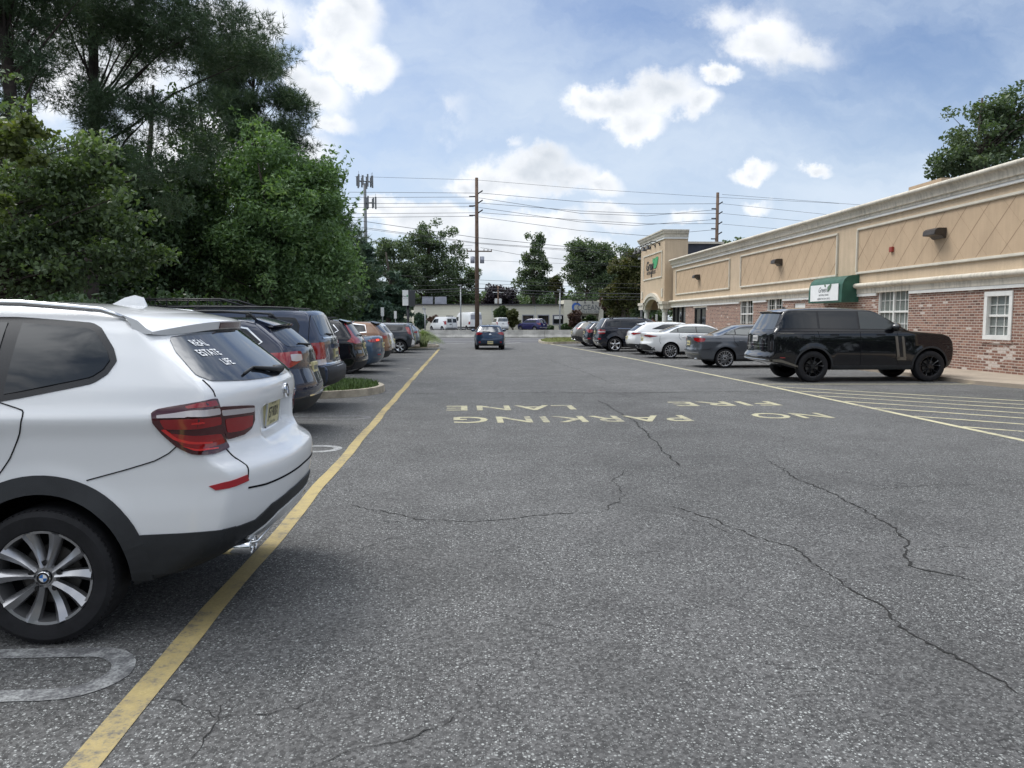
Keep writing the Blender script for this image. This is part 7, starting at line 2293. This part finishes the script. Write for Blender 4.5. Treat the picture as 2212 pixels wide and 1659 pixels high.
# open oak behind, sky showing through
Y = 40.0; bx = PY(440, 300, Y)[0]
tree('broadleaf_tree', 'thin-crowned tree with many small sky gaps between the pines', (bx, Y), 14, .24,
     EB((bx, Y), [(430, 260, 90, 70), (520, 330, 110, 80), (460, 380, 120, 70), (570, 390, 90, 60)], Y), 150, .62, 48, .11, L_DARK, M_BARKD, 18, LTG, limbs=90, fork=.35)
# near maple
Y = 14.5; bx = -9.9
tree('maple_tree', 'maple with mid green leaves in hanging sprays, left of the fresh green tree', (bx, Y), 5.6, .13,
     EB((bx, Y), [(110, 400, 110, 60), (200, 300, 45, 38), (60, 320, 50, 50), (240, 460, 80, 50), (60, 520, 110, 70), (180, 520, 110, 70), (310, 560, 60, 35), (110, 590, 130, 45), (200, 360, 60, 40), (30, 230, 30, 70)], Y),
     200, .33, 84, .050, L_MAPLE, M_BARK, 21, LTG, limbs=80, aspect=.62, shell=.5, flat=.55, droop=.5)
# fresh green elm-like tree
Y = 34.0; bx = PY(590, 600, Y)[0]
tree('elm_tree', 'fresh green tree with upright feathery shoots, behind the dark blue cars', (bx, Y), 8.6, .20,
     EB((bx, Y), [(590, 480, 150, 120), (600, 380, 110, 70), (560, 330, 55, 50), (650, 400, 75, 60), (700, 430, 50, 60), (480, 560, 110, 80), (680, 580, 95, 90), (600, 620, 140, 60), (440, 440, 60, 70), (735, 520, 35, 60)], Y),
     420, .62, 88, .105, L_ZELK, M_BARK, 22, LTG, limbs=90, aspect=.38, shoots=46, shell=.42, flat=.95, multi=3, fork=.12)
# yellow-green vine sprays at the left edge
Y = 12.5; bx = -8.9
tree('grape_vine', 'yellow green vine leaves hanging at the left picture edge', (bx, Y), 4.6, .04,
     EB((bx, Y), [(25, 265, 50, 10), (70, 285, 45, 8), (20, 310, 35, 22), (10, 430, 18, 16), (60, 345, 40, 10), (15, 470, 20, 10)], Y), 60, .13, 30, .045, L_VINE, M_BARK, 23, LTG, limbs=10, aspect=.8, flat=.7, cat='vine')
# shrubby understory to close the view under the crowns
for k, (x, y, rx, ry, Y, lab) in enumerate(((60, 690, 170, 50, 20, 'dark low bushes behind the white SUV'), (330, 690, 170, 45, 26, 'dark low bushes behind the roof basket'), (560, 690, 150, 40, 40, 'dark low bushes behind the black crossover'))):
    bx = PY(x, y, Y)[0]
    tree('understory_bush', lab, (bx, Y), 2.6, .08, EB((bx, Y), [(x, y, rx, ry), (x, y + 20, rx, ry)], Y), 120, .5, 70, .10, L_DARK, M_BARKD, 30 + k, 'low bushes under the left trees', limbs=20, cat='bush')

# ---- trees beyond the highway
FTG = 'trees beyond the cream building'
def far_tree(label, x, Y, H_, blobs, n, cr, m, seed, per=105, size=.21, name='broadleaf_tree', **kw):
    bx = PY(x, 690, Y)[0]
    tree(name, label, (bx, Y), H_, kw.pop('tr', .35), EB((bx, Y), blobs, Y), int(n * .92), cr * .88, per, size, m, M_BARK, seed, FTG, **kw)


far_tree('large broad oak with open crown left of the tall utility pole', 925, 128, 17,
         [(935, 515, 52, 34), (915, 560, 50, 40), (960, 580, 50, 35), (985, 545, 22, 22), (905, 610, 40, 30), (955, 625, 55, 22), (890, 520, 22, 22)], 190, 1.25, L_OAK, 41, limbs=60, fork=.2)
far_tree('dark oak just left of the broad oak', 850, 124, 15, [(850, 560, 48, 45), (825, 540, 30, 26), (860, 620, 45, 40), (880, 590, 30, 40)], 130, 1.2, L_OAK, 42, limbs=40, fork=.2)
far_tree('dark layered spruce behind the left row', 840, 84, 9.5, [(840, 640, 52, 26), (830, 670, 62, 26), (850, 610, 30, 26)], 110, .8, L_FARC, 43, size=.30, name='spruce_tree', aspect=.2, flat=.35)
far_tree('dark spruce beside the box sign', 790, 78, 10, [(790, 620, 40, 60), (775, 560, 36, 50), (800, 670, 50, 30)], 130, .8, L_FARC, 44, size=.28, name='spruce_tree', aspect=.25, flat=.45)
far_tree('small open tree between the broad oak and the tall utility pole', 1000, 132, 10, [(1000, 610, 34, 14), (1018, 590, 20, 16), (975, 630, 34, 12), (1010, 640, 30, 10)], 60, 1.1, L_OAK, 45, limbs=30, fork=.2)
far_tree('narrow upright tree standing alone right of the tall utility pole', 1155, 126, 15,
         [(1155, 515, 17, 18), (1152, 545, 24, 22), (1160, 580, 33, 26), (1148, 610, 30, 24), (1172, 620, 30, 22), (1182, 575, 12, 16)], 100, 1.05, L_OAK, 46, limbs=40, fork=.15)
far_tree('big round oak left of the shop tower', 1270, 122, 14.5,
         [(1270, 555, 48, 36), (1245, 590, 30, 32), (1300, 560, 34, 30), (1285, 610, 50, 30), (1320, 590, 25, 32), (1262, 535, 34, 14)], 190, 1.25, L_OAK, 47, limbs=50, fork=.2)
far_tree('tree with turning yellow-brown top beside the shop tower', 1350, 104, 11.5,
         [(1350, 580, 34, 40), (1370, 620, 30, 50), (1335, 640, 32, 40), (1375, 560, 20, 20)], 150, 1.0, L_AUT, 48, limbs=30)
far_tree('dense green tree behind the turning one, against the tower wall', 1385, 112, 12, [(1380, 580, 30, 44), (1350, 560, 24, 26), (1385, 650, 36, 40)], 120, 1.1, L_OAK, 49, limbs=20)
far_tree('purple-leaved tree behind the far pole', 1085, 134, 7.5, [(1080, 640, 34, 24), (1105, 655, 24, 18), (1058, 655, 22, 14)], 90, 1.0, L_PURP, 50, limbs=10)
far_tree('small reddish tree right of the cream building', 1325, 108, 6, [(1322, 655, 22, 26), (1335, 675, 20, 20)], 60, .85, L_RED, 51, limbs=14)
far_tree('thin pale tree between the narrow tree and the round oak', 1205, 124, 8, [(1202, 612, 14, 14), (1206, 630, 12, 10)], 26, .8, L_AUT, 52, limbs=14, fork=.1)
for k, (x, y, rx, ry, m_, lab) in enumerate(((900, 645, 45, 16, L_OAK, 'low green hedge tree behind the left roof unit'), (985, 655, 45, 14, L_DARK, 'low dark tree behind the roof left of the utility pole'), (1040, 655, 30, 14, L_OAK, 'low green tree directly behind the utility pole'),
                                             (1130, 655, 40, 18, L_OAK, 'low green tree under the narrow upright tree'), (1185, 655, 40, 18, L_DARK, 'low dark tree under the thin pale tree'), (1235, 650, 40, 18, L_OAK, 'low green tree behind the raised sign block'),
                                             (1300, 660, 40, 26, L_DARK, 'low dark tree right of the sign board'), (830, 700, 60, 24, L_FARC, 'low dark trees left of the cream building'), (1350, 690, 50, 24, L_DARK, 'low dark trees behind the porch column'))):
    far_tree(lab, x, 138 if k < 6 else 118, 4.5, [(x, y, rx, ry), (x + 10, y + 12, rx, ry * .8)], 70, 1.15, m_, 60 + k, per=90, size=.24, limbs=6)
# line of woods closing the view; haze only as raised leaf tones
rg = np.random.default_rng(9)
cs = [(x, 170 + rg.uniform(-8, 8), rg.uniform(1, 7.0) * (1 if abs(x) < 60 else 1.3)) for x in np.linspace(-90, 130, 420)]
o = leaf_cloud('far_woods', cs, [2.6] * len(cs), 60, .7, L_OAK, None, 99)
tag(o, kind='stuff')
# woods behind the camera, seen only in paint and glass
cs = [(x, -30 + rg.uniform(-4, 4), rg.uniform(.5, 8.0)) for x in np.linspace(-50, 80, 460)]
o = leaf_cloud('rear_woods', cs, [2.4] * len(cs), 45, .6, L_DARK, None, 98)
tag(o, kind='stuff')
# tree above the shop roof on the right
Y = 44.0; bx = PY(2120, 300, Y)[0]
tree('broadleaf_tree', 'leafy tree rising above the shop roof at the far right', (bx, Y), 15.5, .32,
     EB((bx, Y), [(2110, 290, 85, 40), (2060, 340, 60, 32), (2160, 240, 75, 45), (2120, 350, 110, 40), (2040, 270, 36, 26), (2230, 280, 90, 70), (2190, 200, 50, 22)], Y),
     165, .62, 80, .12, L_OAK, M_BARK, 70, limbs=80, aspect=.55, fork=.4)
Y = 70.0; bx = PY(1585, 520, Y)[0]
tree('broadleaf_tree', 'small tree top just showing over the shop roof by the slate gable', (bx, Y), 9.0, .2, EB((bx, Y), [(1575, 530, 16, 8), (1600, 526, 14, 8), (1590, 545, 30, 10)], Y), 34, .6, 50, .16, L_OAK, M_BARK, 71, limbs=12)

# ---- ornamental grass on the far-left island
def plume(x, y, h, n, seed):
    rr = random.Random(seed); vs = []; fs = []
    for k in range(n):
        a = rr.uniform(0, 6.283); r0 = rr.uniform(0, .20); reach = h * (.15 + 1.0 * rr.random() ** .8); hh = h * rr.uniform(.75, 1.15)
        p = Vector((r0 * math.cos(a), r0 * math.sin(a), 0)); d = Vector((math.cos(a), math.sin(a), 0)); sd_ = Vector((-d.y, d.x, 0)) * .014
        o = len(vs); S_ = 8; fall = reach / h
        for q in range(S_ + 1):
            t = q / S_; c = p + d * (reach * (.25 * t + .75 * t * t)) + Vector((0, 0, hh * (1.9 * t - (.9 + .75 * fall) * t * t)))
            wv = (1 - t) * .8 + .2; vs += [tuple(c - sd_ * wv), tuple(c + sd_ * wv)]
        fs += [(o + 2 * q, o + 2 * q + 1, o + 2 * q + 3, o + 2 * q + 2) for q in range(S_)]
    me = bpy.data.meshes.new('ornamental_grass'); me.from_pydata([(v[0], v[1], max(v[2], 0)) for v in vs], [], fs); me.materials.append(L_PLUME)
    o = link('ornamental_grass', me, None, False, (x, y, .12)); tag(o, 'tall fountain of pale green ornamental grass on the far left island', 'ornamental grass')


plume(*G(915, 754), 1.05, 1500, 5)
# bushes in front of the cream building
BG = 'bushes in front of the cream building'
def bush(label, x, y, rx, ry, m_, seed, n=40, Y=113.0, cr=.45, name='bush', size=.17):
    bx = PY(x, 690, Y)[0]
    tree(name, label, (bx, Y), max(.6, PY(x, y - ry, Y)[1] * .8), .09, EB((bx, Y), [(x, y, rx, ry)], Y), n, cr, 110, size, m_, M_BARK, seed, BG, limbs=8, cat='bush', shell=.6, multi=2)


bush('tall dark conical evergreen at the left end of the cream building', 907.5, 692, 9, 15, L_FARC, 80, 46, 108, .4, 'conical_evergreen')
bush('narrow top of the reddish shrub beside the white panel van', 936, 690, 12, 10, L_RED, 81, 16, 111)
bush('large round green bush with bare stems, left of the brown one', 1086, 681, 16, 16, L_BUSH, 82, 70, 112)
bush('large brownish round bush beside the deep blue SUV', 1107, 686, 14, 18, L_AUT, 83, 60, 111)
bush('round clipped dark bush under the middle window', 1163, 703, 8, 8, L_BUSH, 84, 26)
bush('small low bush left of the middle window', 1143, 708, 9, 6, L_BUSH, 85, 20)
bush('low dark bush under the right window', 1185, 710, 10, 5, L_DARK, 86, 20)
bush('low dark bush right of the thin light pole', 1222, 708, 14, 6, L_DARK, 87, 26)
bush('tall ragged reddish brown bush in front of the sign board', 1243, 692, 14, 22, L_RED, 88, 60, 111)
bush('grey-green drooping bush by the showroom doors', 1278, 692, 12, 10, L_BUSH, 89, 22, 112)
